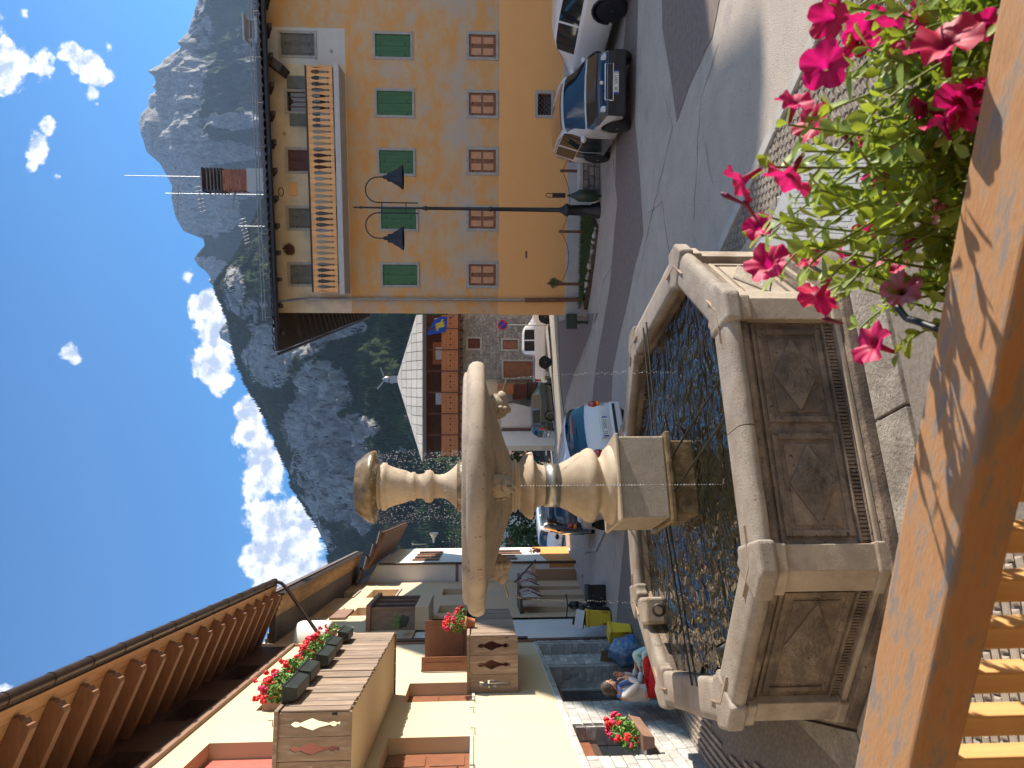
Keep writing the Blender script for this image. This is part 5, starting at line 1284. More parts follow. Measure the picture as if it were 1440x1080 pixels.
# litter bins
lb = thing('litter_bin', 'dark green litter bin with a looped top standing just behind the street lamp', 'litter bin', (5.22, 19.55, 0))
MB().tube([(0,0,0),(0,0,.95)], .03, 8).build('post', M_('paint_green_dark'), lb); MB().lathe([(.13,.12),(.17,.2),(.17,.62),(.10,.72),(.05,.85)], n=12).build('bin_body', M_('paint_green_dark'), lb)
MB().box(-.06,.06,-.04,.04,1.0,1.36).build('bag_box', M_('black_metal'), lb, bevel=.01); MB().tube([(-.05,0,1.36),(-.05,0,1.50),(0,0,1.56),(.05,0,1.50),(.05,0,1.36)], .012, 6).build('loop', M_('black_metal'), lb)
lb2 = thing('litter_bin', 'dark green box bin on a short leg at the left foot of the ochre house', 'litter bin', (2.0, 22.6, gz(2,22.6)))
MB().box(-.24,.24,-.15,.15,.38,.72).build('bin_body', M_('paint_green_dark'), lb2, bevel=.015); MB().box(-.07,.02,-.04,.04,0,.38).build('leg', M_('paint_green_dark'), lb2)
hy = thing('hydrant', 'small yellow valve post beside the green box bin at the house corner', 'hydrant', (2.25, 23.0, gz(2,23)))
MB().lathe([(.05,0),(.05,.55),(.08,.58),(.08,.66),(.04,.72),(.02,.80)], n=10).build('body', M_('yellow_plastic'), hy); MB().tube([(-.14,0,.62),(.14,0,.62)], .03, 8).build('cross_pipe', M_('yellow_plastic'), hy)
# pale kerb lines in the street
def strip(name, pix, w, m, dz=.03, group=None):
    pts = [Vector(gpz(*p)) for p in pix]; s_ = thing(name, None, None, kind='structure')
    for a, b in zip(pts, pts[1:]):
        L_ = (b-a).length; n = max(1, int(L_/1.2)); d = (b-a).normalized(); nn = Vector((-d.y, d.x))*w/2
        for k in range(n):
            p = a+(b-a)*(k/n)+d*.006; q = a+(b-a)*((k+1)/n)-d*.006
            g_ = MB(); g_.add([(*(p-nn),gz(*p)-.1),(*(q-nn),gz(*q)-.1),(*(q+nn),gz(*q)-.1),(*(p+nn),gz(*p)-.1),(*(p-nn),gz(*p)+dz),(*(q-nn),gz(*q)+dz),(*(q+nn),gz(*q)+dz),(*(p+nn),gz(*p)+dz)], [(3,2,1,0),(4,5,6,7),(0,1,5,4),(1,2,6,5),(2,3,7,6),(3,0,4,7)]); g_.build('kerb_stone', M_(m), s_)
def gpz(px, py):
    z = 0
    for _ in range(8): p = on_z(px, py, z); z = gz(p.x, p.y)
    return (p.x, p.y)
strip('kerb_line', [(862,225),(868,285),(865,312),(860,372),(850,390),(832,470),(812,520),(797,565),(790,598)], .10, 'kerb_stone', .02)
strip('street_kerb', [(809,768),(822,775),(840,772),(850,750),(856,735)], .13, 'kerb_stone', .06)
strip('gutter_kerb', [(820,810),(812,800),(803,780),(800,772)], .12, 'kerb_stone', .08)
mat('pavement_tan', (.42,.34,.24), (.36,.29,.21), 2, .9, .4, 30)
poly_sheet('pavement', [gpz(779,440), gpz(779,540), gpz(782,600), gpz(787,668), gpz(800,664), gpz(796,600), gpz(789,540), gpz(785,440)], M_('pavement_tan'), .06, thick=.2, step=4)
poly_sheet('dark_paving', [gpz(842,600-160), gpz(826,480), gpz(806,530), gpz(792,575), gpz(796,600), gpz(789,540), gpz(786,452), gpz(815,443)], M_('sett_red'), .012, step=3)
# ------------------------------------------------------------------ cars
def paint(name, c, rough=.25, metal=.0, coat=1.0): return mat(name, c, None, rough=rough, metal=metal, coat=coat)
mat('tyre', (.012,.012,.013), None, rough=.85); mat('alloy', (.45,.45,.46), None, rough=.3, metal=.8); mat('black_plastic', (.012,.012,.014), None, rough=.5)
mat('car_glass', (.012,.018,.022), None, rough=.04, spec=.9); mat('lamp_red', (.35,.01,.008), None, rough=.15, coat=1); mat('lamp_clear', (.45,.47,.5), None, rough=.1, spec=.9, coat=1)
mat('lamp_orange', (.75,.22,.01), None, rough=.2); mat('plate_white', (.75,.75,.72), None, rough=.5); mat('plate_blue', (.01,.04,.30), None, rough=.5); mat('ink', (.01,.01,.012), None, rough=.6); mat('chrome', (.7,.7,.72), None, rough=.12, metal=1)
def text_mesh(name, s, size, m, parent, M):
    cu = bpy.data.curves.new('txt', 'FONT'); cu.body = s; cu.size = size; cu.align_x = 'CENTER'; cu.align_y = 'CENTER'; cu.extrude = .0008
    tmp = bpy.data.objects.new('txt', cu); me = bpy.data.meshes.new_from_object(tmp); bpy.data.objects.remove(tmp); me.materials.append(m)
    o = bpy.data.objects.new(name, me); col.objects.link(o); o.parent = parent; o.matrix_local = M; return o
def pl(tab, x): return interp(tab, x)
def car(label, name, P, rot, paintm, L=3.7, W=1.62, H=1.45, roof=None, belt=None, wb=2.4, wr=.29, wins=None, group=None, cat='car', cabin=None, upper=None, sill=.2, plate=None, rear_lamps='tall', face='front'):
    c = thing(name, label, cat, P, rot, group)
    hl = L/2
    # roofline and beltline as shares of length from rear (-1) to front (+1)
    roof = roof or [(-1,.62),(-.985,.95*1),(-.90,H-.12),(-.80,H-.02),(-.3,H),(.12,H-.02),(.22,H-.07),(.56,.97),(.62,.93),(.90,.78),(.97,.70),(1,.60)]
    belt = belt or [(-1,.60),(-.985,.93),(-.9,.96),(.5,.92),(.60,.90),(.90,.76),(.97,.68),(1,.58)]
    xs_ = sorted(set([-1,-.985,-.96,-.93]+[round(-.9+.035*i, 4) for i in range(53)]+[.97,1]+[w for ws in (wins or []) for w in ws[:2]]))
    axf, axr = wb/2+.02*L, -wb/2+.02*L
    rings = []; grid = []
    for s in xs_:
        x = s*hl; e = max(0, (abs(s)-.72)/.28); w = W/2*(1-.22*e**2.2); zt, zb = pl(roof, s), pl(belt, s)
        zt = max(zt, zb+.002); bot = sill + (.06*e)
        for ax in (axf, axr):
            R = wr+.055; dx = abs(x-ax)
            if dx < R: bot = max(bot, wr+sqrt(R*R-dx*dx)-.0)
        cab = min(1, (zt-zb)/.30); wrf = w*(1-.24*cab) if cab > 0 else w
        mid = max(bot+.05, .52); 
        h = [(w*.95, bot), (w*.995, bot+.03), (w*1.0, mid), (w*.985, max(mid+.02, zb-.10)), (w*.955, zb), (w*.94-.0, zb+.004*(1+cab)), (w*.94-(w*.94-wrf)*.92, zb+(zt-zb)*.88), (wrf*.86, zt-.006), (wrf*.5, zt+.012*(1+cab)), (0, zt+.018*(1+cab))]
        grid.append([Vector((x, -a, b)) for a, b in h]+[Vector((x, a, b)) for a, b in h[-2::-1]])
    nj = len(grid[0]); mb = MB(); vs = [p for r in grid for p in r]; fs = []
    for i in range(len(grid)-1):
        for j in range(nj-1): fs.append((i*nj+j, (i+1)*nj+j, (i+1)*nj+j+1, i*nj+j+1))
    fs.append(tuple(range(nj))); fs.append(tuple(range((len(grid)-1)*nj, len(grid)*nj))[::-1])
    mb.add(vs, fs, True); body = mb.build('body', M_(paintm), c)
    def patch(nm, sa, sb, j0, j1, m, d=.004, inset=None):
        idx = [i for i, s in enumerate(xs_) if sa-1e-6 <= s <= sb+1e-6]; mb = MB(); P_ = []
        for i in idx:
            row = []
            for j in range(j0, j1+1):
                p = grid[i][j]; a = grid[max(i-1,0)][j]; b = grid[min(i+1,len(grid)-1)][j]; u = grid[i][max(j-1,0)]; v = grid[i][min(j+1,nj-1)]
                n = (v-u).cross(b-a); n = n.normalized() if n.length > 1e-7 else Vector((0,0,1))
                cc = Vector((p.x*.9, 0, .5)); n = n if n.dot(p-cc) > 0 else -n
                row.append(p+n*d)
            P_.append(row)
        k = j1-j0+1; mb.add([p for r in P_ for p in r], [(a*k+b, (a+1)*k+b, (a+1)*k+b+1, a*k+b+1) for a in range(len(P_)-1) for b in range(k-1)], True)
        return mb.build(nm, M_(m), c)
    for wsp in (wins or []):
        a, b, kd = wsp
        if kd == 'side': patch('side_window', a, b, 5, 6, 'car_glass'); patch('side_window', a, b, nj-7, nj-6, 'car_glass')
        else: patch({'front':'windscreen','rear':'rear_window'}[kd], a, b, 6, nj-7, 'car_glass', .006)
    if upper:
        patch('bonnet', .62, 1, 3, nj-4, upper[0], .004); patch('roof_panel', -.9, .2, 7, nj-8, upper[0], .005)
        for ja, jb in ((1,4),(nj-5,nj-2)): patch('door_panel', -.28, .34, ja, jb, upper[0], .004); patch('rear_door_panel', -.55, -.29, ja, jb, upper[0], .004)
        MB().box(hl-.16, hl+.03, -W*.42, W*.42, .21, .66).build('front_panel', M_(upper[0]), c, bevel=.05, seg=3)
    MB().box(-hl*.9, hl*.9, -W*.40, W*.40, sill+.0, .62).build('underbody', M_('black_plastic'), c)
    tyre = rim = None
    for ax in (axf, axr):
        for sd in (-1, 1):
            M = Matrix.Translation((ax, sd*(W/2-.09), wr)) @ Matrix.Rotation(pi/2, 4, 'X')
            wl = thing('wheel', None, None); wl.parent = c; wl.matrix_local = M
            MB().lathe([(wr*.62,-.09),(wr*.9,-.095),(wr,-.07),(wr,.07),(wr*.9,.095),(wr*.62,.09)], n=26).build('tyre', M_('tyre'), wl)
            g_ = MB(); g_.lathe([(wr*.60,-.086),(wr*.64,-.09),(wr*.64,.09),(wr*.60,.086)], n=24, caps=(False,False))
            for q in range(5):
                for zz in (-.08, .05):
                    Mq = Matrix.Rotation(q*2*pi/5, 4, 'Z'); g_.box(0, wr*.62, -wr*.09, wr*.09, zz, zz+.03, Mq)
            g_.lathe([(wr*.14,-.09),(wr*.14,.09)], n=12); g_.build('rim', M_('alloy'), wl)
            MB().lathe([(wr*.60,-.04),(wr*.60,.04)], n=20).build('brake_disc', M_('black_plastic'), wl)
    # bumpers, lamps, plate, mirrors
    MB().box(hl-.14, hl+.025, -W*.40, W*.40, .22, .50).build('front_bumper', M_(paintm), c, bevel=.05, seg=3)
    MB().box(-hl-.03, -hl+.14, -W*.41, W*.41, .26, .52).build('rear_bumper', M_(paintm), c, bevel=.05, seg=3)
    for sd in (-1, 1):
        if face == 'round':
            MB().ball((hl*.945, sd*W*.335, .66), .105, 12, 8, (.9,1,1)).build('headlight', M_('lamp_clear'), c); MB().ball((hl*.965, sd*W*.225, .63), .062, 12, 8, (.9,1,1)).build('headlight', M_('lamp_clear'), c)
        else: MB().ball((hl*.93, sd*W*.33, .66), .12, 12, 8, (1,1.1,.7)).build('headlight', M_('lamp_clear'), c)
        if rear_lamps == 'tall': MB().box(-hl*.985-.02, -hl*.90, sd*W*.40-.06, sd*W*.40+.06, .62, 1.0).build('tail_light', M_('lamp_red'), c, bevel=.03)
        else:
            tl_ = MB().ball((-hl*.97, sd*W*.375, .86), .13, 12, 8, (.55,.75,1.0)).build('tail_light', M_('lamp_red'), c); MB().ball((-hl*.985, sd*W*.385, .76), .075, 10, 6, (.7,1.1,.7)).build('indicator', M_('lamp_orange'), c)
        cx_m = pl([(0,0)],0)
        MB().ball((hl*.42, sd*(W/2+.07), .98), .085, 10, 6, (.6,1.1,.8)).build('door_mirror', M_(paintm), c)
    for kd, sgn in (('f', 1), ('r', -1)):
        zz = .44 if sgn > 0 else (.66 if plate and plate[1] == 'r' else .40)
        pb = MB().box(sgn*(hl+.026)-.006, sgn*(hl+.026)+.006, -.26, .26, zz-.055, zz+.055).build('number_plate', M_('plate_white'), c)
        xo = sgn*(hl+.033)
        for a in (-.26, .225): MB().box(xo-.002, xo+.001*sgn+.001, a, a+.035, zz-.054, zz+.054).build('plate_band', M_('plate_blue'), pb)
        if plate:
            M = Matrix.Translation((xo+.001*sgn, 0, zz)) @ Matrix.Rotation(sgn*pi/2, 4, 'Z') @ Matrix.Rotation(pi/2, 4, 'X'); text_mesh('plate_text', plate[0], .105, M_('ink'), pb, M)
    MB().box(hl-.03, hl+.012, -W*.22, W*.22, .50, .60).build('grille', M_('black_plastic'), c, bevel=.01)
    return c
paint('paint_black', (.006,.007,.010)); paint('paint_silver', (.62,.61,.60), .3, .1); paint('paint_white', (.88,.85,.80)); paint('paint_ice', (.60,.585,.60), .35, .0); paint('paint_navy', (.012,.022,.045)); paint('paint_green', (.03,.04,.034)); paint('paint_blue', (.02,.13,.38))
std = [(-.985+.035,-.84,'rear'),(.235,.55,'front'),(-.74,-.38,'side'),(-.34,.16,'side')]
W0 = [(-.955,-.86,'rear'),(.24,.545,'front'),(-.76,-.33,'side'),(-.27,.20,'side')]
def snap(ws):
    g0 = sorted(set([-1,-.985,-.96,-.93]+[round(-.9+.035*i, 4) for i in range(53)]+[.97,1]))
    return [(min(g0, key=lambda q: abs(q-a)), min(g0, key=lambda q: abs(q-b)), k) for a, b, k in ws]
c1 = car('black and silver small hatchback parked nose-on in front of the ochre house', 'parked_car', (6.62,17.15,0), radians(-92), 'paint_silver', L=3.72, W=1.66, H=1.46, wb=2.5, wr=.30, wins=snap([(-.955,-.86,'rear'),(.27,.60,'front'),(-.74,-.33,'side'),(-.27,.27,'side')]), upper=('paint_black',), plate=('DK 500YZ','f'), face='round', group='cars parked around the square', roof=[(-1,.62),(-.985,1.0),(-.90,1.36),(-.80,1.45),(-.3,1.46),(.16,1.44),(.26,1.38),(.62,.98),(.68,.94),(.90,.80),(.97,.72),(1,.60)], belt=[(-1,.60),(-.985,.90),(-.9,.92),(.5,.92),(.66,.92),(.90,.78),(.97,.70),(1,.58)])
mb = MB()
for q in range(4): MB().box(1.86, 1.885, -.36, .36, .52+.035*q, .532+.035*q).build('grille_bar', M_('chrome'), c1)
MB().tube([(1.88,-.40,.50),(1.885,-.38,.68),(1.885,.38,.68),(1.88,.40,.50),(1.88,-.40,.50)], .014, 6).build('grille_surround', M_('chrome'), c1)
MB().lathe([(.04,0),(.04,.012)], n=14, M=Matrix.Translation((1.82,0,.75)) @ Matrix.Rotation(pi/2,4,'Y')).build('badge', M_('chrome'), c1)
for s in (-1,1): MB().tube([(.30*1.86,s*.70,.97),(.22*1.86,s*.62,1.38),(-.1,s*.61,1.45),(-1.3,s*.60,1.44),(-1.62,s*.63,1.30),(-1.72,s*.70,1.0)], .035, 8).build('roof_arc', M_('paint_silver'), c1)
c2 = car('white compact suv seen from its rear corner at the edge beside the black hatchback', 'parked_car', (9.2,17.55,0), atan2(.98,-.2), 'paint_white', L=4.2, W=1.8, H=1.58, wb=2.6, wr=.36, sill=.26, wins=snap([(-.955,-.86,'rear'),(.22,.52,'front'),(-.74,-.30,'side'),(-.26,.20,'side')]), group='cars parked around the square', rear_lamps='tall', roof=[(-1,.70),(-.985,1.05),(-.92,1.40),(-.80,1.54),(-.3,1.58),(.05,1.56),(.2,1.48),(.52,1.06),(.6,1.02),(.90,.92),(.97,.82),(1,.70)], belt=[(-1,.68),(-.985,1.0),(-.9,1.04),(.5,1.0),(.60,.98),(.90,.88),(.97,.8),(1,.68)])
for ax in (-1.26, 1.34):
    for s in (-1,1): 
        pts = [(ax+.45*cos(pi*k/10), s*.895, .36+.45*sin(pi*k/10)) for k in range(11)]; MB().tube(pts, .035, 6).build('arch_trim', M_('black_plastic'), c2)
c3 = car('pale ice-blue hatchback seen from behind, just beyond the fountain column', 'parked_car', (-2.05,16.85,0), atan2(.80,-.60), 'paint_ice', L=3.7, W=1.68, H=1.50, wb=2.44, wr=.28, wins=snap([(-.965,-.84,'rear'),(.24,.545,'front'),(-.72,-.33,'side'),(-.27,.20,'side')]), plate=('EL 250SZ','r'), rear_lamps='ball', group='cars parked around the square')
MB().tube([(-1.5,-.25,1.46),(-1.62,-.2,1.50),(-1.66,.1,1.51),(-1.5,.25,1.46)], .012, 6).build('roof_spoiler', M_('black_plastic'), c3); MB().box(-1.90,-1.85,-.6,.6,.40,.46).build('bumper_strip', M_('black_plastic'), c3); MB().box(-1.885,-1.87,-.18,.18,1.37,1.40).build('brake_light', M_('lamp_red'), c3)
MB().box(-1.895,-1.86,-.30,.30,.735,.765).build('plate_recess', M_('plate_white'), c3)
c4 = car('dark navy hatchback half hidden behind the fountain column and the pale hatchback', 'parked_car', (-3.95,22.6,gz(-4,22.6)), atan2(.97,-.22), 'paint_navy', L=3.9, W=1.68, H=1.55, wins=snap(W0), rear_lamps='ball', group='cars parked around the square')
c5 = car('dark green small estate car parked before the stone chalet, left of the pickup', 'parked_car', (-1.3,45.0,gz(-1.3,45)), radians(24), 'paint_green', L=4.0, W=1.65, H=1.45, wins=snap(W0), group='cars parked around the square')
c6 = car('white pickup truck with long flat bed parked beneath the stone chalet', 'pickup_truck', (2.55,43.6,gz(2.5,43.6)), radians(2), 'paint_white', L=4.9, W=1.75, H=1.72, wb=2.75, wr=.36, sill=.35, wins=snap([(-.22,.02,'side'),(.04,.30,'side'),(.38,.60,'front')]), cat='pickup truck', roof=[(-1,.80),(-.985,1.02),(-.36,1.02),(-.34,1.05),(-.30,1.64),(-.2,1.72),(.22,1.71),(.34,1.64),(.62,1.12),(.66,1.06),(.92,.98),(.97,.88),(1,.75)], belt=[(-1,.78),(-.985,1.0),(.5,1.04),(.64,1.04),(.92,.95),(.97,.86),(1,.73)])
MB().box(-2.3,-.95,-.72,.72,1.005,1.03).build('bed_floor', M_('black_plastic'), c6)
c7 = car('pale silver car beyond the left house row, under dark trees', 'parked_car', (-8.0,42.5,gz(-8,42.5)), radians(60), 'paint_silver', L=4.2, W=1.75, H=1.6, wins=snap(W0), group='cars parked around the square')
c8 = car('bright blue car parked beside the far white and orange house', 'parked_car', (-10.2,46.5,gz(-10,46.5)), radians(75), 'paint_blue', L=4.0, W=1.7, H=1.5, wins=snap(W0), group='cars parked around the square')
c9 = car('small dark grey van far down the street behind the column neck', 'parked_car', (-6.0,62.0,gz(-6,60)), radians(95), 'paint_navy', L=4.2, W=1.8, H=1.95, wins=snap(W0), group='cars parked around the square', roof=[(-1,.8),(-.985,1.7),(-.9,1.95),(.1,1.95),(.25,1.85),(.6,1.1),(.9,.95),(1,.6)])
# ------------------------------------------------------------------ stone chalet
mat('rubble_wall', (.19,.175,.155), (.35,.33,.30), 3.2, .9, .9, 9, c3=(.42,.38,.31), s3=4.5, t3=(.55,.62), bdist=.05)
mat('chalet_dark', (.075,.028,.016), (.11,.04,.022), 2, .7, .2, 20, stretch=(1,1,6)); mat('chalet_orange', (.42,.15,.04), (.36,.12,.035), 3, .6)
mat('chalet_roof', (.78,.66,.50), (.70,.58,.43), 1.6, .8, .2, 8, rnd=.10); mat('seam_dark', (.10,.085,.08), None, rough=.7)
CH = Frame((-4.55, 48.0, gz(0,48)), 0)
ch = thing('stone_chalet', 'stone and timber chalet with orange pierced balcony and pale hipped roof at street end', 'house', CH.o, 0)
def czl(px, py=540): return CH.pix(px, py)[1]
def cxl(py, px=668): return CH.pix(px, py)[0]
XS = cxl(533); XE = 9.6; zB = czl(645)
hs = [(cxl(507),cxl(497),czl(708),czl(728)) , (cxl(491),cxl(479),czl(675),czl(657))]
Hc = [(cxl(490),cxl(476),czl(675),czl(658),.12),(cxl(524),cxl(513),czl(675),czl(659),.12),(cxl(491),cxl(478),czl(728),czl(707),.12),(cxl(531),cxl(508),czl(752),czl(708),.15)]
mb = MB(); wall_sheet(mb, XS, XE, -.8, zB, Hc); mb.quad((XE,0,-.8),(XE,8,-.8),(XE,8,zB),(XE,0,zB)); mb.quad((XS,8,-.8),(XS,0,-.8),(XS,0,zB),(XS,8,zB)); mb.build('stone_wall', M_('rubble_wall'), ch)
# individual facing stones
rr = random.Random(4); z = -.7; cnt = 0; sto = []
while z < zB-.1:
    x = XS+.02; h = rr.uniform(.18,.27)
    while x < cxl(452):
        w = rr.uniform(.2,.42)
        if not any(a-.1 < x+w/2 < b+.1 and c-.1 < z+h/2 < d+.1 for a, b, c, d, _ in Hc) and cnt < 420:
            if len(sto) < 8: o = MB().box(-.5, .5, -.04, .02, 0, 1).build('stone', M_('rubble'), ch, bevel=.06); sto.append(o)
            else: o = rr.choice(sto).copy(); col.objects.link(o)
            if cnt < 300: o.location = (x+w/2, 0, z); o.scale = (w-.05, 1, h-.05); cnt += 1
            else: bpy.data.objects.remove(o)
        x += w
    z += h
for h in Hc:
    w = thing('window', None, None); w.parent = ch; m = 'red_shutter' if h[2] > 2.5 else 'brown_shutter'
    MB().box(h[0]+.02, h[1]-.02, .06, .1, h[2]+.02, h[3]-.02).build('shutter_leaf', M_(m), w)
    for a, b, c_, d in ((h[0]-.12,h[0],h[2]-.1,h[3]+.12),(h[1],h[1]+.12,h[2]-.1,h[3]+.12),(h[0],h[1],h[3],h[3]+.12),(h[0],h[1],h[2]-.12,h[2])): MB().box(a, b, -.045, .05, c_, d).build('frame_stone', M_('frame_stone'), w)
zE = czl(597); 
MB().box(0, XE, .02, 8, zB, zE+.1).build('timber_wall', M_('chalet_dark'), ch)
MB().box(0, XS, .3, 8, -2, zB).build('lower_wall', M_('cream_plaster_old'), ch)
for py in (497, 560):
    x = cxl(py); MB().box(x-.75, x+.75, -.04, .03, zB+.1, zE-.55).build('timber_door', M_('chalet_orange' if py == 497 else 'chalet_dark'), ch); MB().box(x-.42, x+.42, -.07, -.03, zB+.3, zE-.75).build('glass_pane', M_('white_plaster'), ch)
bz0, bz1 = czl(645), czl(622); bl_ = thing('balcony', None, None); bl_.parent = ch
MB().box(-.2, XE, -1.1, 0, bz0-.12, bz0).build('balcony_floor', M_('chalet_dark'), bl_); nP = 7; pw = (XE+.2)/nP
for k in range(nP):
    x0 = -.2+k*pw; pn = MB().box(x0+.03, x0+pw-.03, -1.14, -1.08, bz0+.02, bz1).build('balcony_panel', M_('chalet_orange'), bl_)
    g_ = MB()
    for r_ in range(3):
        for q in range(7):
            cx = x0+.15+q*(pw-.3)/6; cz = bz0+.25+r_*.27; s_ = .035 if not (r_ == 1 and q in (1,3,5)) else .075
            g_.add([(cx-s_,-1.143,cz),(cx,-1.143,cz-s_),(cx+s_,-1.143,cz),(cx,-1.143,cz+s_)], [(0,1,2,3)])
    g_.build('piercing', M_('ink'), pn, k='stuff')
    MB().box(x0-.04, x0+.04, -1.16, -1.06, bz0-.1, zE).build('post', M_('chalet_dark'), bl_)
for k in range(16): MB().box(.1+k*.62, .26+k*.62, -1.2, 0, bz0-.30, bz0-.12).build('beam', M_('chalet_dark'), bl_)
rc = thing('roof', None, None); rc.parent = ch
ax_ = cxl(533); ez = zE; az_ = czl(563); ex0, ex1 = -.6, 2*ax_+.6; dpt = 4.6
ap = Vector((ax_, dpt-1.3, az_+.55))
mb = MB(); e = [Vector((ex0,-1.3,ez)), Vector((ex1,-1.3,ez)), Vector((ex1,9,ez)), Vector((ex0,9,ez))]; ap2 = Vector((ax_, 5, ap.z+.0))
mb.add(e+[ap, ap2]+[p-Vector((0,0,.2)) for p in e], [(0,1,4),(1,2,5,4),(2,3,5),(3,0,4,5),(6,7,1,0),(7,8,2,1),(8,9,3,2),(9,6,0,3),(9,8,7,6)]); mb.build('roof_deck', M_('seam_dark'), rc)
nr = 5; nv = (ap-Vector((ax_,-1.3,ez))); sl = nv.normalized(); nrm = Vector((1,0,0)).cross(sl)
for r_ in range(nr):
    t0, t1 = r_/nr, (r_+1)/nr; nP = 18
    for k in range(nP):
        xa, xb = ex0+(ex1-ex0)*k/nP, ex0+(ex1-ex0)*(k+1)/nP
        def lim(x, t): return max(ex0+(ax_-ex0)*t, min(ex1-(ex1-ax_)*t, x))
        q = [(lim(xa,t0),t0),(lim(xb,t0),t0),(lim(xb,t1),t1),(lim(xa,t1),t1)]
        if abs(q[0][0]-q[1][0]) < .1: continue
        c_ = [Vector((x, -1.3, ez))+nv*t + Vector((0,0,.0)) for x, t in q]; ce = sum(c_, Vector())/4; c_ = [ce+(p-ce)*.93 for p in c_]
        mb = MB(); mb.add([p+nrm*.06 for p in c_]+[p+nrm*.0 for p in c_], [(0,1,2,3),(1,0,4,5),(2,1,5,6),(3,2,6,7),(0,3,7,4)]); mb.build('roof_slab', M_('chalet_roof'), rc)
cz_ = az_+.55; MB().box(ax_-.25, ax_+.25, 3.2, 3.8, cz_-.4, cz_+.55).build('chimney', M_('zinc'), rc); MB().lathe([(.1,.55),(.22,.6),(.22,.85),(.05,1.1)], (ax_,3.5,cz_), 12).build('chimney_cowl', M_('zinc'), rc)
for a in (20, 140, 250): MB().tube([(ax_,3.5,cz_+.9),(ax_+.9*cos(radians(a)),3.5,cz_+1.0+.7*sin(radians(a)))], [.03,.06], 5).build('cowl_blade', M_('zinc'), rc)
MB().box(2.0,2.35,1.2,1.6,ez+.4,ez+1.5).build('roof_vent', M_('seam_dark'), rc)
# porch on its left: white gable flank, brown stairs and panels
pc = thing('porch', None, None); pc.parent = ch
xa, xb = cxl(600), cxl(566); za, zb, zc = czl(702), czl(745), -.8
mb = MB(); P4 = [(xa,-.9),(cxl(566),-.9),(xb+.3,czl(742)),(xb-.1,czl(715)),(xb-.2,czl(703)),(xa,czl(700))]; 
mb.face_prism([(xa-.1,-.9),(cxl(583),-.9),(cxl(566),czl(720)),(cxl(568),czl(704)),(xa-.1,czl(703))], -1.7, -1.5); mb.build('white_flank', M_('white_plaster_old'), pc)
MB().box(xa-.2, xa+.0, -1.8, -.2, -.9, czl(704)).build('dark_post', M_('door_dark'), pc)
MB().tube([(cxl(568),-1.75,czl(703)),(cxl(560),-1.75,czl(738))], .07, 4).build('flank_capping', M_('door_dark'), pc)
MB().box(cxl(555), cxl(540), -.9, .2, czl(721), czl(700)).build('brown_panel', M_('chalet_orange'), pc); MB().box(cxl(562), cxl(540), -.8, .2, czl(740), czl(721)).build('brown_stair', M_('red_shutter'), pc)
MB().box(cxl(562), cxl(538), -.4, .25, -.9, czl(741)).build('stair_base', M_('door_dark'), pc); MB().box(cxl(600)-1.2, cxl(600)-.2, -1.2, .3, -1.2, czl(702)).build('blue_white_wall', M_('white_plaster'), pc)
# blue flag with gold emblem
fl = thing('flag', 'blue flag with a yellow emblem hung from the chalet balcony at the house corner', 'flag', CH.world(cxl(443), -1.2, 0), 0)
fp = [(639,442),(600,472),(612,452),(634,446)]; m_blue = mat('flag_blue', (.01,.07,.38), (.008,.05,.28), 3, .8); m_gold = mat('flag_gold', (.45,.36,.05), None, rough=.8)
def fq(px, py): s_, z_ = CH.pix(px, py, -1.2); return s_-cxl(443), z_
A = [fq(636,441), fq(600,472), fq(611,463), fq(634,466), fq(629,451)]
nu, nv_ = 9, 6; c0, c1_, c2_, c3_ = fq(638,443), fq(626,467), fq(598,472), fq(612,447); g_ = MB(); gr = []
for i in range(nu+1):
    for j in range(nv_+1):
        u, v = i/nu, j/nv_; a = Vector(c0).lerp(Vector(c3_), u); b = Vector(c1_).lerp(Vector(c2_), u); p = a.lerp(b, v); gr.append((p.x, .10*sin(u*7+v*3), p.y))
fcs = [(i*(nv_+1)+j, (i+1)*(nv_+1)+j, (i+1)*(nv_+1)+j+1, i*(nv_+1)+j+1) for i in range(nu) for j in range(nv_)]
g_.add(gr, fcs, True); g_.build('cloth', m_blue, fl)
g_ = MB(); g_.add([(p[0], p[1]-.02, p[2]) for p in gr], [fcs[i] for i in range(len(fcs)) if (3 <= i//nv_ <= 5 and 2 <= i % nv_ <= 3) or (i//nv_, i % nv_) in ((2,3),(6,2),(4,4),(4,1))], True); g_.build('emblem', m_gold, fl)
MB().tube([(c0[0],0,c0[1]),(c3_[0]-.1,0,c3_[1]+.1)], .03, 6).build('flag_pole', M_('old_board'), fl)
# no parking sign
sx, sy = 3.62, 44.0+.0; zs = on_y(707,457,sy-1.8).z; sg = thing('road_sign', 'round blue no parking sign with red ring and slash before the stone chalet', 'sign', (on_y(707,457,42.2).x, 42.2, 0))
mr = mat('sign_red', (.55,.015,.02), None, rough=.4); mb_ = mat('sign_blue', (.01,.05,.42), None, rough=.4)
MB().tube([(0,.03,gz(3.6,42)),(0,.03,zs+.3)], .03, 8).build('pole', M_('zinc'), sg)
R_ = Matrix.Translation((0,0,zs)) @ Matrix.Rotation(pi/2, 4, 'X')
MB().lathe([(.30,0),(.30,.012)], n=28, M=R_).build('red_disc', mr, sg); MB().lathe([(.235,.012),(.235,.018)], n=28, M=R_).build('blue_disc', mb_, sg)
MB().box(-.235,.235,-.024,-.017,-.028,.028, Matrix.Translation((0,0,zs)) @ Matrix.Rotation(radians(45),4,'Y')).build('slash', mr, sg)
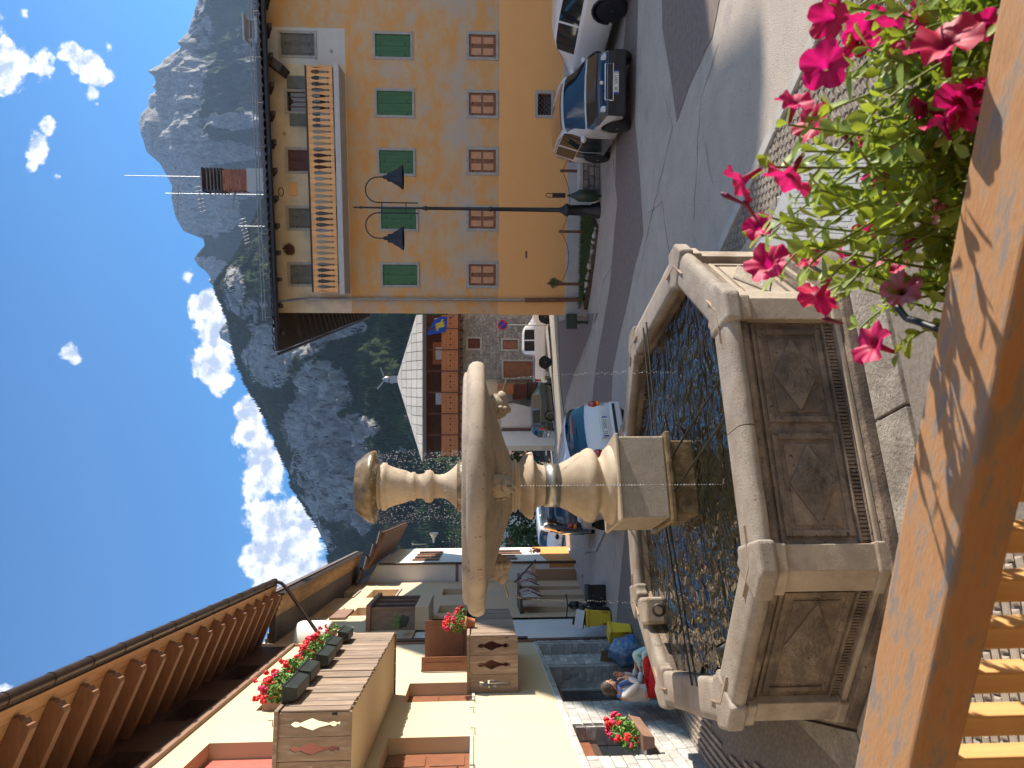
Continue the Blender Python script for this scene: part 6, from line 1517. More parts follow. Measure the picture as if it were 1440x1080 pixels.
# white house behind on the right of the chalet, green shutters sticking out beyond the ochre corner
def simple_house(label, x, y, z, w, d, h, rot, wallm, roofm, rh, wins=(), ov=.6):
    t_ = thing('house', label, 'house', (x, y, z), rot, 'houses beyond the square'); MB().box(0, w, 0, d, -1, h).build('wall', M_(wallm), t_)
    g_ = MB(); a = [(-ov,-ov,h-.1),(w+ov,-ov,h-.1),(w+ov,d/2,h+rh),(-ov,d/2,h+rh),(-ov,d+ov,h-.1),(w+ov,d+ov,h-.1)]; b = [(p[0],p[1],p[2]+.18) for p in a]
    g_.add(a+b, [(3,2,1,0),(2,3,4,5),(6,7,8,9),(9,8,11,10),(0,1,7,6),(4,10,11,5),(0,6,9,3),(3,9,10,4),(1,2,8,7),(2,5,11,8)]); g_.build('roof', M_(roofm), t_)
    g_ = MB(); g_.add([(0,0,h),(0,d/2,h+rh),(0,d,h),(w,0,h),(w,d/2,h+rh),(w,d,h)], [(0,1,2),(5,4,3)]); g_.build('gable', M_(wallm), t_)
    k = 0
    while k*.7 < d/2: 
        yy = -ov+k*.62; zz = h+.09+(rh+.1)*(yy+ov)/(d/2+ov)
        MB().box(-ov, w+ov, yy, yy+.62, zz, zz+.05, None).build('tile_course', M_(roofm), t_); k += 1
    for x0, z0, ww, hh_, m_ in wins:
        q = MB().box(x0, x0+ww, -.05, .02, z0, z0+hh_).build('window', M_('dark_glass'), t_)
        for a_, b_ in ((x0-.12-ww*.5, x0-.04), (x0+ww+.04, x0+ww+.12+ww*.5)): MB().box(a_, b_, -.07, -.02, z0, z0+hh_).build('shutter', M_(m_), q)
    return t_
mat('pink_plaster', (.62,.42,.32), (.55,.38,.30), 1, .9); mat('roof_brown', (.15,.10,.085), (.22,.15,.12), 6, .85, .3, 20, rnd=.2)
simple_house('bright white house glimpsed between the chalet and the ochre house corner', 4.6, 50.5, gz(5,50), 9, 8, 5.4, 0, 'white_plaster', 'roof_brown', 1.6, [(1.0,3.3,.8,1.2,'brown_paint'),(1.0,.6,.8,1.5,'brown_paint')], ov=.2)
simple_house('small pink house with dark roof behind the fountain bowl', -9.4, 68, gz(0,60), 6, 6, 5.3, radians(4), 'pink_plaster', 'roof_brown', 1.4, [(1.2,3.4,.8,1.1,'grey_shutter'),(3.6,3.4,.8,1.1,'grey_shutter')])
simple_house('house with broad brown tiled roof behind the bowl and the left row', -16.5, 60, gz(0,60)-.2, 8, 9, 4.3, radians(8), 'white_plaster', 'roof_brown', 2.3, [(2,2.2,.9,1.1,'brown_paint')], ov=.8)
# green shutters of the ochre house's flank
MB().box(-.38, -.03, 6.2, 6.24, 4.6, 6.3).build('side_shutter', M_('green_paint'), yh)
# loudspeaker mast on the white house
ms = thing('loudspeaker_mast', 'thin roof mast carrying a pale horn loudspeaker above the left row', 'mast', g3.location+Vector((.4,.6,0)))
zt_ = on_y(600, 752, ms.location.y).z; xo_ = on_y(600,752,ms.location.y).x-ms.location.x
MB().tube([(xo_-.4,0,6.2),(xo_-.4,0,zt_)], .03, 6).build('mast', M_('zinc'), ms); MB().lathe([(.03,0),(.06,.18),(.2,.42)], n=14, caps=(True,False), M=Matrix.Translation((xo_-.35,0,zt_-.3)) @ Matrix.Rotation(radians(90),4,'Y')).build('horn', M_('plate_white'), ms)
for q in range(4): MB().tube([(xo_-.7,0,zt_-1.0-.12*q),(xo_-.05,0,zt_-1.0-.12*q)], .01, 4).build('aerial_rod', M_('zinc'), ms)
# ------------------------------------------------------------------ trees beyond
def tree(label, x, y, z, h, r, seed, m='leaf_dark', group='trees at the end of the street', n=2600):
    rr = random.Random(seed); t_ = thing('tree', label, 'tree', (x, y, z), 0, group)
    g_ = MB(); g_.tube([(0,0,-.3),(.05,.02,h*.2),(.1,-.05,h*.45),(0,0,h*.8)], [.18,.14,.10,.03], 7)
    g_.build('trunk', M_('bark'), t_)
    for k in range(6):
        a = k*1.05+rr.random(); g_ = MB(); g_.tube([(0,0,h*(.25+.08*k)),(r*.6*cos(a),r*.6*sin(a),h*(.38+.09*k))], [.06,.02], 5); g_.build('limb', M_('bark'), t_)
    V_ = []; F_ = []
    cl = []
    for k in range(46):
        while True:
            p = Vector((rr.uniform(-1,1), rr.uniform(-1,1), rr.uniform(-1,1)))
            if .25 < p.length < 1: break
        cl.append((Vector((p.x*r*.8, p.y*r*.8, h*.60+p.z*h*.36)), r*rr.uniform(.16,.36)))
    for k in range(n):
        c_, rr_ = rr.choice(cl); d = Vector((rr.gauss(0,1), rr.gauss(0,1), rr.gauss(0,1))).normalized()*rr_*rr.uniform(.4,1.1); p = c_+d; a = Vector((rr.gauss(0,1), rr.gauss(0,1), rr.gauss(0,1))).normalized(); b = a.cross(d+Vector((.01,0,.02))).normalized(); s_ = rr.uniform(.06,.15); i0 = len(V_)
        V_.extend([p-a*s_, p-b*s_*.6, p+a*s_, p+b*s_*.6]); F_.append((i0,i0+1,i0+2,i0+3))
    g_ = MB(); g_.add(V_, F_); g_.build('crown', M_(m), t_); return t_
tree('dense dark tree directly behind the blue car beyond the left row', -9.6, 52, gz(0,52)-1, 6.0, 2.6, 1)
tree('dark bushy tree between the left row and the column, rightmost one', -6.6, 54, gz(0,54)-1, 5.2, 2.3, 2)
tree('lower light green tree beside the far white house', -11.6, 50, gz(0,50)-1.3, 4.6, 2.0, 3, 'leaf_mid')
tree('tall round tree on the slope behind the chalet', -9.0, 84, -2, 9.0, 3.8, 4)
tree('wide tree behind the pink house', -18.0, 88, -2, 10.0, 4.5, 5)
tree('tree rising right behind the chalet roof', 9.0, 70, -2, 7.0, 3.6, 6)
gate = thing('gate_pillar', 'low stone gate pillar at the end of the pavement by the far house', 'pillar', on_z(785,765,-1.4))
MB().box(-.35,.35,-.3,.3,-.3,.75).build('shaft', M_('rubble_wall'), gate, bevel=.02); MB().box(-.42,.42,-.37,.37,.75,.88).build('cap', M_('kerb_stone'), gate, bevel=.02)
# ------------------------------------------------------------------ people and small street things on the left
mat('skin', (.62,.33,.22), (.55,.28,.18), 12, .55); mat('hair_dark', (.035,.022,.016), (.09,.07,.06), 30, .7); mat('cloth_offwhite', (.72,.70,.66), (.64,.62,.58), 14, .9, .3, 60); mat('cloth_red', (.62,.012,.010), (.52,.01,.01), 8, .85, .3, 60)
mat('cloth_blue', (.12,.20,.55), (.09,.15,.45), 14, .85); mat('cloth_mint', (.55,.72,.64), (.48,.66,.58), 12, .85); mat('shoe_dark', (.03,.02,.018), None, rough=.6)
def skinned(name, verts, edges, radii, m, parent, sub=2):
    me = bpy.data.meshes.new(name); me.from_pydata([tuple(v) for v in verts], edges, []); me.update()
    o = bpy.data.objects.new(name, me); col.objects.link(o)
    md = o.modifiers.new('skin', 'SKIN'); md.use_smooth_shade = True; sd = o.modifiers.new('sub', 'SUBSURF'); sd.levels = sub; sd.render_levels = sub
    if not me.skin_vertices: me.attributes.new('x', 'FLOAT', 'POINT') if False else None
    lay = me.skin_vertices[0] if len(me.skin_vertices) else None
    if lay is None:
        bm = bmesh.new(); bm.from_mesh(me); bm.verts.layers.skin.verify(); bm.to_mesh(me); bm.free(); lay = me.skin_vertices[0]
    for i, r in enumerate(radii):
        lay.data[i].radius = (r, r) if not isinstance(r, tuple) else r; lay.data[i].use_root = (i == 0)
    dg = bpy.context.evaluated_depsgraph_get(); dg.update(); m2 = bpy.data.meshes.new_from_object(o.evaluated_get(dg)); nm = name
    bpy.data.objects.remove(o); m2.materials.clear(); m2.materials.append(m); o = bpy.data.objects.new(nm, m2); col.objects.link(o); o.parent = parent; return o
def seated(label, P, rot, J, top_m, leg_m, hair_m, sleeves=1.0, scarf=None):
    """J: joints of the pose in metres, x to the person's front, y to the left, z up"""
    t_ = thing('person', label, 'person', P, rot); V = []; E = []; R = []
    def v(p, r): V.append(Vector(p)); R.append(r); return len(V)-1
    def chain(a, pts):
        for p, r in pts: b = v(p, r); E.append((a, b)); a = b
        return a
    pel = v(J['pelvis'], .13); ch_ = chain(pel, [(Vector(J['pelvis']).lerp(Vector(J['chest']), .5), .115), (J['chest'], .13)]); nk = chain(ch_, [(J['neck'], .055), (Vector(J['neck']).lerp(Vector(J['head']), .45), .052)])
    for s in 'LR':
        chain(pel, [(J['hip'+s], .095), (J['knee'+s], .062), (J['ankle'+s], .042), (J['toe'+s], .032)])
        chain(ch_, [(J['sh'+s], .058), (J['el'+s], .042), (J['wr'+s], .028), (Vector(J['wr'+s])+Vector(J['hand'+s])*.06, .030)])
    body = skinned('body', V, E, R, M_('skin'), t_)
    hd = Vector(J['head']); fx = Vector(J.get('face', (1,0,0))).normalized(); fy = Vector((0,0,1)).cross(fx).normalized(); fz = fx.cross(fy)
    MH = Matrix(((fx.x,fy.x,fz.x,hd.x),(fx.y,fy.y,fz.y,hd.y),(fx.z,fy.z,fz.z,hd.z),(0,0,0,1)))
    g_ = MB(); g_.ball((0,0,0), .1, 18, 14, (.95,.76,1.18), MH); g_.ball((.045,0,-.055), .058, 12, 8, (.9,.85,.9), MH); g_.ball((.098,0,-.012), .016, 8, 6, (1,.8,1.6), MH)
    for s in (-1,1): g_.ball((0,s*.078,-.01), .022, 8, 6, (.7,.4,1.2), MH)
    g_.build('head', M_('skin'), t_)
    g_ = MB()
    for s in (-1,1): g_.ball((.088,s*.032,.018), .010, 8, 6, (.6,1.2,.7), MH)
    g_.ball((.096,0,-.052), .018, 8, 6, (.3,1.3,.35), MH); g_.build('face_features', M_('shoe_dark'), t_)
    g_ = MB(); g_.ball((-.02,0,.02), .108, 16, 12, (.98,.86,1.12), MH); g_.ball((-.06,0,-.06), .075, 12, 8, (.8,1.1,1.3), MH); g_.build('hair', M_(hair_m), t_)
    def cloth(nm, m, segs, root, grow=.018):
        V = []; E = []; R = []
        def v(p, r): V.append(Vector(p)); R.append(r); return len(V)-1
        r0 = v(*root)
        for sg in segs:
            a = r0
            for p, r in sg: b = v(p, r); E.append((a, b)); a = b
        return skinned(nm, V, E, R, M_(m), t_)
    P0, C0 = Vector(J['pelvis']), Vector(J['chest'])
    arms = [[(J['sh'+s], .072), (Vector(J['sh'+s]).lerp(Vector(J['el'+s]), .5), .062), (J['el'+s], .056)] + ([(Vector(J['el'+s]).lerp(Vector(J['wr'+s]), .85), .042)] if sleeves > .9 else []) for s in 'LR']
    cloth('shirt', top_m, [[(C0.lerp(P0,.5), .138), (P0+Vector((0,0,-.01)), .155)], *arms, [(C0.lerp(Vector(J['neck']), .55), .085)]], (J['chest'], .145))
    cloth('trousers', leg_m, [[(J['hip'+s], .112), (Vector(J['hip'+s]).lerp(Vector(J['knee'+s]), .55), .090), (J['knee'+s], .076), (Vector(J['knee'+s]).lerp(Vector(J['ankle'+s]), .5), .064), (Vector(J['knee'+s]).lerp(Vector(J['ankle'+s]), .9), .055)] for s in 'LR'], (P0, .142))
    for s in 'LR':
        a, b = Vector(J['ankle'+s]), Vector(J['toe'+s]); skinned('shoe', [a+Vector((-.03,0,-.03)), a.lerp(b, .5)+Vector((0,0,-.02)), b], [(0,1),(1,2)], [.045,.045,.034], M_('shoe_dark'), t_)
        w = Vector(J['wr'+s]); d = Vector(J['hand'+s]).normalized(); e = d.cross(Vector((.2,.3,1))).normalized(); f_ = d.cross(e)
        for q in range(4):
            base = w+d*.075+e*(-.026+.0175*q); L_ = (.062,.072,.067,.052)[q]
            MB().tube([base-d*.02, base+d*L_*.5+f_*.004, base+d*L_*.85+f_*.018, base+d*L_+f_*.034], [.0095,.009,.008,.006], 6).build('finger', M_('skin'), t_)
        MB().tube([w+d*.02+e*.02, w+d*.05+e*.05, w+d*.085+e*.055+f_*.01], [.012,.010,.007], 6).build('thumb', M_('skin'), t_)
    if scarf:
        g_ = MB(); n = Vector(J['neck']); g_.tube([n+Vector((.07*cos(a), .085*sin(a), -.02+.02*cos(2*a))) for a in [k*pi/8 for k in range(17)]], .028, 8); g_.tube([n+Vector((.08,.03,-.02)), n+Vector((.12,.05,-.14)), n+Vector((.13,.04,-.27))], [.03,.035,.03], 8); g_.build('scarf', M_(scarf), t_)
    return t_
sP = LB.sat(979, -.42); PB_ = LB.world(sP, -.42, gz(-5,12)-.02)
# first person sits side-on to the camera, facing into the square (picture right)
J1 = dict(pelvis=(0,0,.55), chest=(-.02,0,.92), neck=(.02,0,1.10), head=(.10,0,1.24), face=(.92,0,-.18), hipL=(.06,.09,.53), hipR=(.06,-.09,.53), kneeL=(.48,.10,.60), kneeR=(.46,-.10,.52), ankleL=(.62,.06,.22), ankleR=(.42,-.10,.10), toeL=(.76,.05,.17), toeR=(.58,-.10,.04), shL=(-.02,.17,1.02), shR=(-.02,-.17,1.02), elL=(.20,.20,.80), elR=(.20,-.20,.80), wrL=(.27,.08,1.02), wrR=(.26,-.08,.98), handL=(.1,-.1,.9), handR=(-.1,.2,.9))
p1_ = seated('person in white top, red trousers and blue scarf sitting on a bench by the shop door, hand at mouth', PB_, radians(8), J1, 'cloth_offwhite', 'cloth_red', 'hair_dark', scarf='cloth_blue')
p1_['label'] = 'person in white top and red trousers with blue scarf sitting by the shop door'
PB2 = LB.world(sP+.50, -.46, gz(-5,12.5)-.03)
mat('stripe_dark', (.02,.02,.025), None, rough=.85)
J2 = dict(pelvis=(0,0,.52), chest=(-.10,0,.88), neck=(-.12,0,1.06), head=(-.12,0,1.20), face=(.8,-.5,0), hipL=(.06,.09,.50), hipR=(.06,-.09,.50), kneeL=(.42,.12,.74), kneeR=(.46,-.10,.62), ankleL=(.56,.10,.34), ankleR=(.60,-.10,.22), toeL=(.70,.10,.30), toeR=(.74,-.10,.16), shL=(-.10,.17,.98), shR=(-.10,-.17,.98), elL=(.02,.22,.74), elR=(.02,-.22,.74), wrL=(.22,.14,.72), wrR=(.22,-.14,.70), handL=(.9,-.1,.1), handR=(.9,.1,.1))
p2_ = seated('person in mint trousers and black and white striped top, sitting behind the red trousers', PB2, radians(12), J2, 'cloth_offwhite', 'cloth_mint', 'hair_dark')
g_ = MB()
for k in range(6):
    z = .60+.055*k; r = .150; c = Vector((-.1*(z-.52)/.36, 0, z)); g_.tube([c+Vector((r*cos(a), r*1.0*sin(a), .01*sin(3*a))) for a in [q*pi/8 for q in range(17)]], .013, 5)
g_.build('stripes', M_('stripe_dark'), p2_)
bn_ = thing('bench', 'low dark bench against the shop front under the two seated people', 'bench', LB.world(sP-.3,-.30,gz(-5,12)-.02), LB.rot)
for k in range(3): MB().box(-.25, 1.5, -.36+.13*k, -.25+.13*k, .40, .43).build('seat_plank', M_('old_board'), bn_)
for x in (-.15, 1.35): MB().box(x, x+.05, -.34, .0, 0, .40).build('leg', M_('door_dark'), bn_)
# bins, bags and boxes
mat('bin_yellow', (.85,.62,.05), (.78,.56,.04), 5, .5); mat('bin_lid', (.75,.52,.03), None, rough=.5); mat('bag_blue', (.03,.17,.40), (.30,.36,.42), 9, .35, 1.0, 14, bdist=.05, coat=.3, lo=.42, hi=.62); mat('cardboard', (.42,.30,.19), (.36,.25,.15), 6, .85, rnd=.1); mat('tape_red', (.5,.02,.02), None, rough=.6)
def ybin(label, P, rot, lid=0.0, s=1.0):
    b = thing('recycling_bin', label, 'bin', P, rot, 'yellow recycling bins'); w = .20*s; h = .62*s
    g_ = MB(); g_.add([(-w*.8,-w*.8,.03),(w*.8,-w*.8,.03),(w*.8,w*.8,.03),(-w*.8,w*.8,.03),(-w,-w,h),(w,-w,h),(w,w,h),(-w,w,h)], [(3,2,1,0),(0,1,5,4),(1,2,6,5),(2,3,7,6),(3,0,4,7),(4,5,6,7)]); g_.build('tub', M_('bin_yellow'), b, bevel=.02)
    MB().box(-w*1.08, w*1.08, -w*1.08, w*1.08, h*.94, h*1.0).build('rim', M_('bin_lid'), b, bevel=.01)
    M = Matrix.Translation((0, w*1.05, h)) @ Matrix.Rotation(lid, 4, 'X'); MB().box(-w*1.1, w*1.1, -w*2.15, 0, .0, .045, M).build('lid', M_('bin_lid'), b, bevel=.015)
    for sx in (-1, 1):
        g_ = MB()
        for k in range(3): g_.add([(sx*w*.70-.03+.0,-w*.9-.006,.10+.05*k),(sx*w*.70+.03,-w*.9-.006,.12+.05*k),(sx*w*.70+.03,-w*.92-.006,.145+.05*k),(sx*w*.70-.03,-w*.92-.006,.125+.05*k)], [(0,1,2,3)])
        g_.build('warning_stripe', M_('tape_red'), b, k='stuff'); 
    MB().tube([(-w*.5,w*1.1,h*.9),(-w*.5,w*1.35,h*.95),(w*.5,w*1.35,h*.95),(w*.5,w*1.1,h*.9)], .012, 5).build('handle', M_('bin_lid'), b); return b
def ground_at(px, py): x, y = gpz(px, py); return Vector((x, y, gz(x, y)))
q1 = ground_at(859, 868); ybin('yellow recycling bin with red and white corner stripes standing near the awnings', q1, radians(12), 0, 1.0)
cr = thing('crate', 'tilted white crate of black and grey odds and ends resting on the yellow bin', 'crate', q1+Vector((-.04,.0,.67)), radians(15))
R_ = Matrix.Rotation(radians(-14), 4, 'X') @ Matrix.Rotation(radians(10), 4, 'Y')
MB().box(-.24,.20,-.15,.15,.02,.04,R_).build('base', M_('black_plastic'), cr)
for a in ((-.24,.20,-.16,-.14),(-.24,.20,.14,.16),(-.25,-.23,-.15,.15),(.19,.21,-.15,.15)): MB().box(*a, .02, .24, R_).build('side', M_('plate_white'), cr)
MB().box(-.18,.0,-.10,.1,.05,.30,R_).build('packet', M_('black_plastic'), cr, bevel=.01); MB().box(.03,.15,-.1,.1,.05,.27,R_).build('packet', M_('poster_green'), cr, bevel=.01)
sct = thing('scooter', 'black kick scooter or small moped leaning by the light wall behind the yellow bin', 'scooter', ground_at(852, 853), radians(100))
sct['label'] = 'black moped with upright handlebar parked behind the yellow bin'
for x in (-.48, .48): MB().lathe([(.13,-.04),(.20,-.05),(.22,0),(.20,.05),(.13,.04)], n=18, M=Matrix.Translation((x,0,.22)) @ Matrix.Rotation(pi/2,4,'X')).build('wheel', M_('tyre'), sct)
MB().tube([(.48,0,.22),(.40,0,.70),(.36,0,.98)], .03, 8).build('fork', M_('black_metal'), sct); MB().tube([(.36,-.30,1.02),(.38,0,.98),(.36,.30,1.02)], .018, 6).build('handlebar', M_('black_metal'), sct)
MB().box(-.1,.36,-.14,.14,.20,.27).build('footboard', M_('black_plastic'), sct, bevel=.02); MB().ball((-.35,0,.48), .25, 12, 8, (1.3,.6,.8)).build('rear_body', M_('black_plastic'), sct); MB().box(-.62,-.05,-.13,.13,.66,.75).build('seat', M_('black_plastic'), sct, bevel=.04); MB().ball((.42,0,.78), .13, 10, 8, (.7,1,1.3)).build('front_shield', M_('black_plastic'), sct)
pb_ = thing('planter_box', 'square black planter tub in front of the striped awnings', 'planter', ground_at(850, 836), radians(15)); MB().box(-.26,.26,-.26,.26,0,.48).build('tub', M_('black_plastic'), pb_, bevel=.02); MB().box(-.28,.28,-.28,.28,.44,.50).build('rim', M_('black_metal'), pb_, bevel=.01)
q2 = ground_at(893, 903)
ybin('open yellow bin with cardboard in it behind the blue bag', q2+Vector((.12,.30,0)), radians(-25), 0, .80)
cb = thing('cardboard_stack', 'folded brown cardboard boxes leaning upright beside the open yellow bin', 'cardboard', q2+Vector((-.20,-.12,.10)), radians(60))
for k in range(5):
    M = Matrix.Rotation(radians(-6-3*k), 4, 'Y'); MB().box(-.08+.05*k, -.045+.05*k, -.30, .22, .08, .72-.05*k, M).build('sheet', M_('cardboard'), cb)
bgm = MB(); rr = random.Random(8); rings = []
for j in range(15):
    th = pi*j/14; rg_ = []
    for i in range(24):
        a = 2*pi*i/24; r = max(.01, sin(th))**.7*.31*(1+.38*noise.noise(Vector((cos(a)*2.2, sin(a)*2.2, th*2.5)))+.05*sin(9*a+4*th)*sin(th)); rg_.append(Vector((r*cos(a), r*sin(a), .30-.32*cos(th)+(.10 if j > 12 else 0)*rr.random())))
    rings.append(rg_)
bag = thing('rubbish_bag', 'full blue translucent rubbish bag lying by the stone pilaster', 'rubbish bag', q2+Vector((-.05,-.40,-.02)), 0)
bgm.loft(rings, True, (False, False), True); bgm.build('bag', M_('bag_blue'), bag); MB().tube([(0,0,.60),(.03,.02,.68),(.08,.05,.72)], [.03,.05,.07], 7).build('knot', M_('bag_blue'), bag)
# ------------------------------------------------------------------ petunias on the terrace rail
pet = bpy.data.materials.new('petunia_petal'); pet.use_nodes = True; t = pet.node_tree; bs = t.nodes['Principled BSDF']; bs.inputs['Roughness'].default_value = .55
at = t.nodes.new('ShaderNodeAttribute'); at.attribute_name = 'rad'; oi = t.nodes.new('ShaderNodeObjectInfo')
cr1 = t.nodes.new('ShaderNodeValToRGB'); cr1.color_ramp.elements[0].color = (.52,.005,.14,1); cr1.color_ramp.elements[1].color = (.50,.006,.045,1); t.links.new(oi.outputs['Random'], cr1.inputs[0])
mx1 = t.nodes.new('ShaderNodeMix'); mx1.data_type = 'RGBA'; mr1 = t.nodes.new('ShaderNodeMapRange'); t.links.new(at.outputs['Fac'], mr1.inputs[0]); mr1.inputs[1].default_value = .10; mr1.inputs[2].default_value = .45
t.links.new(mr1.outputs[0], mx1.inputs[0]); mx1.inputs[6].default_value = (.16,.004,.03,1); t.links.new(cr1.outputs[0], mx1.inputs[7]); t.links.new(mx1.outputs[2], bs.inputs['Base Color'])
tr_ = t.nodes.new('ShaderNodeBsdfTranslucent'); tr_.inputs[0].default_value = (.72,.012,.20,1); ms_ = t.nodes.new('ShaderNodeMixShader'); ms_.inputs[0].default_value = .4; t.links.new(bs.outputs[0], ms_.inputs[1]); t.links.new(tr_.outputs[0], ms_.inputs[2]); t.links.new(ms_.outputs[0], t.nodes['Material Output'].inputs[0])
def leafmat(name, a, b, tcol):
    m = mat(name, a, b, 18, .5, rnd=.25); t = m.node_tree; bs = t.nodes['Principled BSDF']; tr = t.nodes.new('ShaderNodeBsdfTranslucent'); tr.inputs[0].default_value = (*tcol,1); ms = t.nodes.new('ShaderNodeMixShader'); ms.inputs[0].default_value = .35
    t.links.new(bs.outputs[0], ms.inputs[1]); t.links.new(tr.outputs[0], ms.inputs[2]); t.links.new(ms.outputs[0], t.nodes['Material Output'].inputs[0]); return m
leafmat('petunia_leaf', (.15,.235,.03), (.26,.34,.05), (.46,.56,.05)); mat('petunia_stem', (.14,.20,.04), (.18,.24,.05), 12, .6)
mat('petal_pale', (.62,.28,.42), (.55,.12,.32), 20, .55); mat('bud_dark', (.10,.008,.05), (.20,.01,.08), 20, .6)
pt = thing('petunia_plant', 'trailing petunias with magenta and crimson trumpet flowers spilling over the terrace rail', 'flowering plant', (ra.x, ra.y, RZ), atan2(rdir.y, rdir.x))
PM = Matrix.Translation((ra.x, ra.y, RZ)) @ Matrix.Rotation(atan2(rdir.y, rdir.x), 4, 'Z'); PI_ = PM.inverted()
def pl_at(px, py, d):   # point at distance d beyond the rail's outer edge, in the plant's frame
    r = ray(px, py); o_ = PI_ @ CAMP; dr = (PI_.to_3x3() @ r); t = (d-o_.y)/dr.y; return o_+dr*t
pbx = thing('flower_trough', 'dark flower trough hung outside the terrace rail under the petunias', 'planter', (ra.x, ra.y, RZ), atan2(rdir.y, rdir.x))
MB().box(.55, 2.2, .05, .23, -.42, -.24).build('trough', M_('box_green'), pbx, bevel=.01); MB().box(.56, 2.19, .06, .22, -.26, -.235).build('earth', M_('soil'), pbx)
pa = pl_at(1290, 452, .03); pb2 = pl_at(1312, 468, .0); MB().tube([pl_at(1262,432,.10), pl_at(1275,448,.07), pa, pb2+Vector((0,-.01,-.02)), pb2+Vector((0,-.02,-.05))], .005, 6).build('bracket', M_('black_metal'), pbx)
def petunia_mesh(seed, pale=False):
    rr = random.Random(seed); nr_, na = 7, 40; rings = []; rad = []
    for j in range(nr_+3):
        if j < 3: r = .0035+.0012*j; z = -.045+.014*j; q = 0.0
        else: u = (j-2)/(nr_); r = .006+.030*u**1.1; z = -.012+.020*u**.55-.006*u*u; q = u
        rg_ = []
        for i in range(na):
            a = 2*pi*i/na; lobe = abs(cos(2.5*a)); rr_ = r*(1+(.16*lobe-.12*(1-lobe)**2)*q); zz = z+q*q*(.006*sin(5*a+seed)+.0035*sin(11*a+2*seed)+.004*(1-lobe))
            rg_.append(Vector((rr_*cos(a), rr_*sin(a), zz)))
        rings.append(rg_); rad += [q]*na
    g_ = MB(); g_.loft(rings, True, (False, False), True); me = bpy.data.meshes.new('flower'); me.from_pydata([tuple(p) for p in g_.v], [], g_.f); me.polygons.foreach_set('use_smooth', [True]*len(g_.f)); a = me.attributes.new('rad', 'FLOAT', 'POINT'); a.data.foreach_set('value', rad); me.materials.append(M_('petal_pale') if pale else pet); return me
fm_ = [petunia_mesh(k) for k in range(5)]; fp_ = [petunia_mesh(9, True)]
def bud_mesh():
    g_ = MB(); g_.lathe([(.0015,0),(.003,.012),(.0045,.035),(.0065,.048),(.004,.056),(.001,.060)], n=8); me = bpy.data.meshes.new('bud'); me.from_pydata([tuple(p) for p in g_.v], [], g_.f); me.materials.append(M_('bud_dark')); return me
bm_ = bud_mesh(); rr = random.Random(21)
flowers = [(1165,25,44),(1160,92,52),(1118,143,42),(1142,172,46),(1222,38,52),(1275,45,58),(1328,58,70),(1295,78,56),(1348,150,58),(1302,152,36),(1322,170,40),(1275,185,40),(1040,257,50),(1108,250,56),(1066,318,36),(1078,370,52),(1150,418,50),(1226,483,52),(1240,238,44),(1247,263,42),(1215,330,30),(1272,278,46),(1275,338,38),(1133,362,34),(1182,358,30),(1252,376,40),(1224,196,26),(1212,290,26),(1385,35,30),(1290,22,40),(1205,60,30),(1368,130,40)]
pale = [(1316,292,34),(1268,408,42)]
buds = [(1186,455),(1065,310),(1236,392),(1210,215),(1052,290),(1290,395),(1205,375),(1228,205)]
tips = []
def put_flower(px, py, s, me, nm='flower'):
    d = rr.uniform(.14,.36) if px < 1300 else rr.uniform(.04,.14)
    p = pl_at(px, py, d); dist = (PM @ p - CAMP).length; o = bpy.data.objects.new(nm, me); col.objects.link(o); o.parent = pt; o.location = p
    n = Vector((rr.uniform(-.9,.9), rr.uniform(-1.1,.5), rr.uniform(-.1,1.0))).normalized(); o.rotation_euler = n.to_track_quat('Z', 'Y').to_euler(); k = s*dist/FPX/.066*.92; o.scale = (k, k, k); tips.append((p-n*.05*k, n)); return o
for f in flowers: put_flower(*f, rr.choice(fm_))
for f in pale: put_flower(*f, fp_[0])
for b in buds: o = put_flower(b[0], b[1], 48, bm_, 'bud')
# stems from the trough to every flower, with leaves along them
leaf_pts = []
def leafmesh(seed):
    r_ = random.Random(seed); L_, w = 1.0, .24; rows = [(0,.04),(.2,.12),(.45,.20),(.7,w),(.88,.17),(1,.02)]; g_ = MB(); vs = []
    for u, h in rows: vs += [Vector((u, -h, .06*u*u+.05*abs(h)*4-.12*u*u*.6)), Vector((u, 0, -.12*u*u*.6)), Vector((u, h, .05*abs(h)*4-.12*u*u*.6+.06*u*u))]
    fs = []
    for k in range(len(rows)-1): b = k*3; fs += [(b,b+3,b+4,b+1),(b+1,b+4,b+5,b+2)]
    me = bpy.data.meshes.new('leaf'); me.from_pydata([tuple(v) for v in vs], [], fs); me.polygons.foreach_set('use_smooth', [True]*len(fs)); me.materials.append(M_('petunia_leaf')); return me, vs, fs
lms = [leafmesh(k) for k in range(1)]
allstem = []
extra_tips = [(pl_at(rr.uniform(1185-.26*yy, 1350), yy, rr.uniform(.06,.34)), Vector((0,0,1))) for yy in [rr.uniform(0,430) for _ in range(56)]]
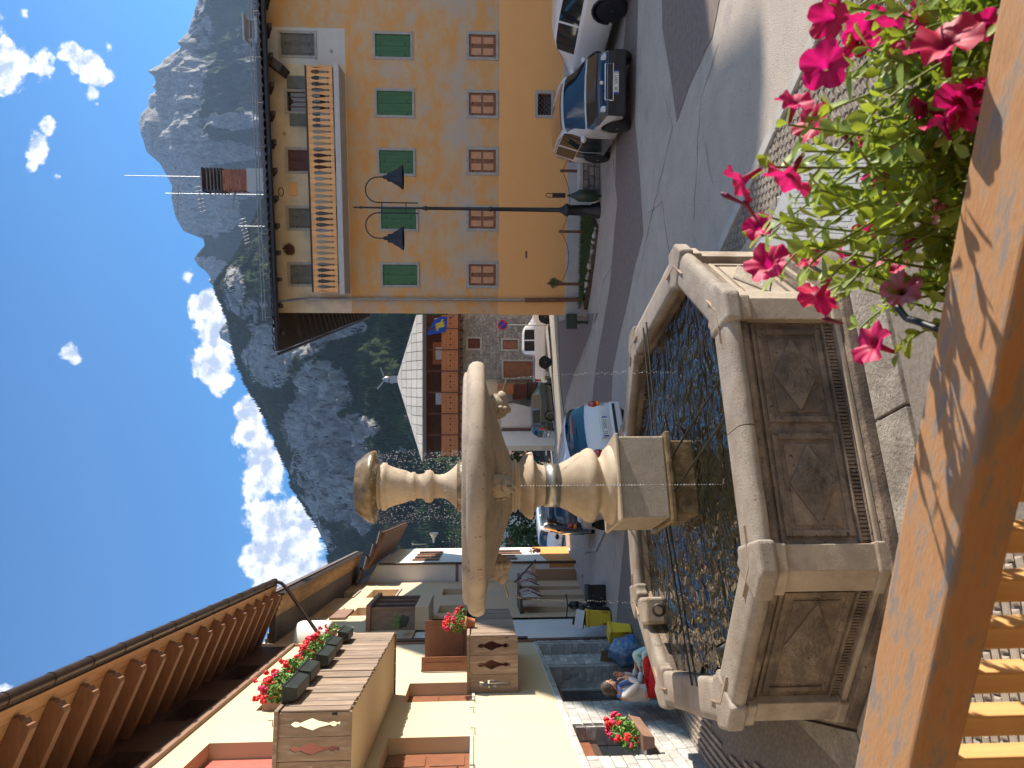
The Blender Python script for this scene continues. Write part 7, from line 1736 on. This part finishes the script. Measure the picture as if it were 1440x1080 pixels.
for tip, n in tips+extra_tips:
    root = Vector((max(.6, min(2.1, tip.x+rr.uniform(-.10,.28))), rr.uniform(.08,.2), -.24)); mid = root.lerp(tip, .5)+Vector((rr.uniform(-.03,.03), rr.uniform(0,.06), rr.uniform(.02,.12)))
    pts = []
    for k in range(13):
        u = k/12; pts.append(root*(1-u)**2+mid*2*u*(1-u)+tip*u*u)
    MB().tube(pts, [.0028-.0012*k/12 for k in range(13)], 5).build('stem', M_('petunia_stem'), pt); allstem.append(pts)
    for k in range(3, 13):
        for q in range(2): leaf_pts.append((pts[k]+Vector((rr.uniform(-.004,.004),)*3), (pts[k]-pts[k-1]).normalized()))
def leaf_M(p, ax):
    d = (ax*.5+Vector((rr.gauss(0,1), rr.gauss(0,1), rr.gauss(0,.8)+.35)).normalized()).normalized(); return p, d.to_track_quat('X', 'Z')
rr.shuffle(leaf_pts); cnt = 0; Vb = []; Fb = []
me0, lv, lf = lms[0]
def add_big(p, q, s):
    b = len(Vb); R3_ = q.to_matrix()
    for v in lv: w = R3_ @ (v*s)+p; Vb.append(tuple(w))
    Fb.extend([tuple(i+b for i in f) for f in lf])
for p, ax in leaf_pts:
    p_, q = leaf_M(p, ax); s = rr.uniform(.018,.040)
    if cnt < 285: o = bpy.data.objects.new('leaf', me0); col.objects.link(o); o.parent = pt; o.location = p_; o.rotation_mode = 'QUATERNION'; o.rotation_quaternion = q; o.scale = (s, s, s); cnt += 1
    else: add_big(p_, q, s)
for k in range(3800):   # dense foliage over the trough
    x = rr.uniform(.66, 1.6); u = (x-.72)/1.5; p = Vector((x+rr.gauss(0,.02), .12+rr.gauss(0,.055)+.05*u, -.26+abs(rr.gauss(0,.10))*(.5+.9*min(1,u*1.6))))
    if p.y < .012: continue
    p_, q = leaf_M(p, Vector((0,0,.6))); add_big(p_, q, rr.uniform(.02,.042))
me = bpy.data.meshes.new('foliage'); me.from_pydata(Vb, [], Fb); me.polygons.foreach_set('use_smooth', [True]*len(Fb)); me.materials.append(M_('petunia_leaf')); o = bpy.data.objects.new('foliage', me); col.objects.link(o); o.parent = pt; o['kind'] = 'stuff'
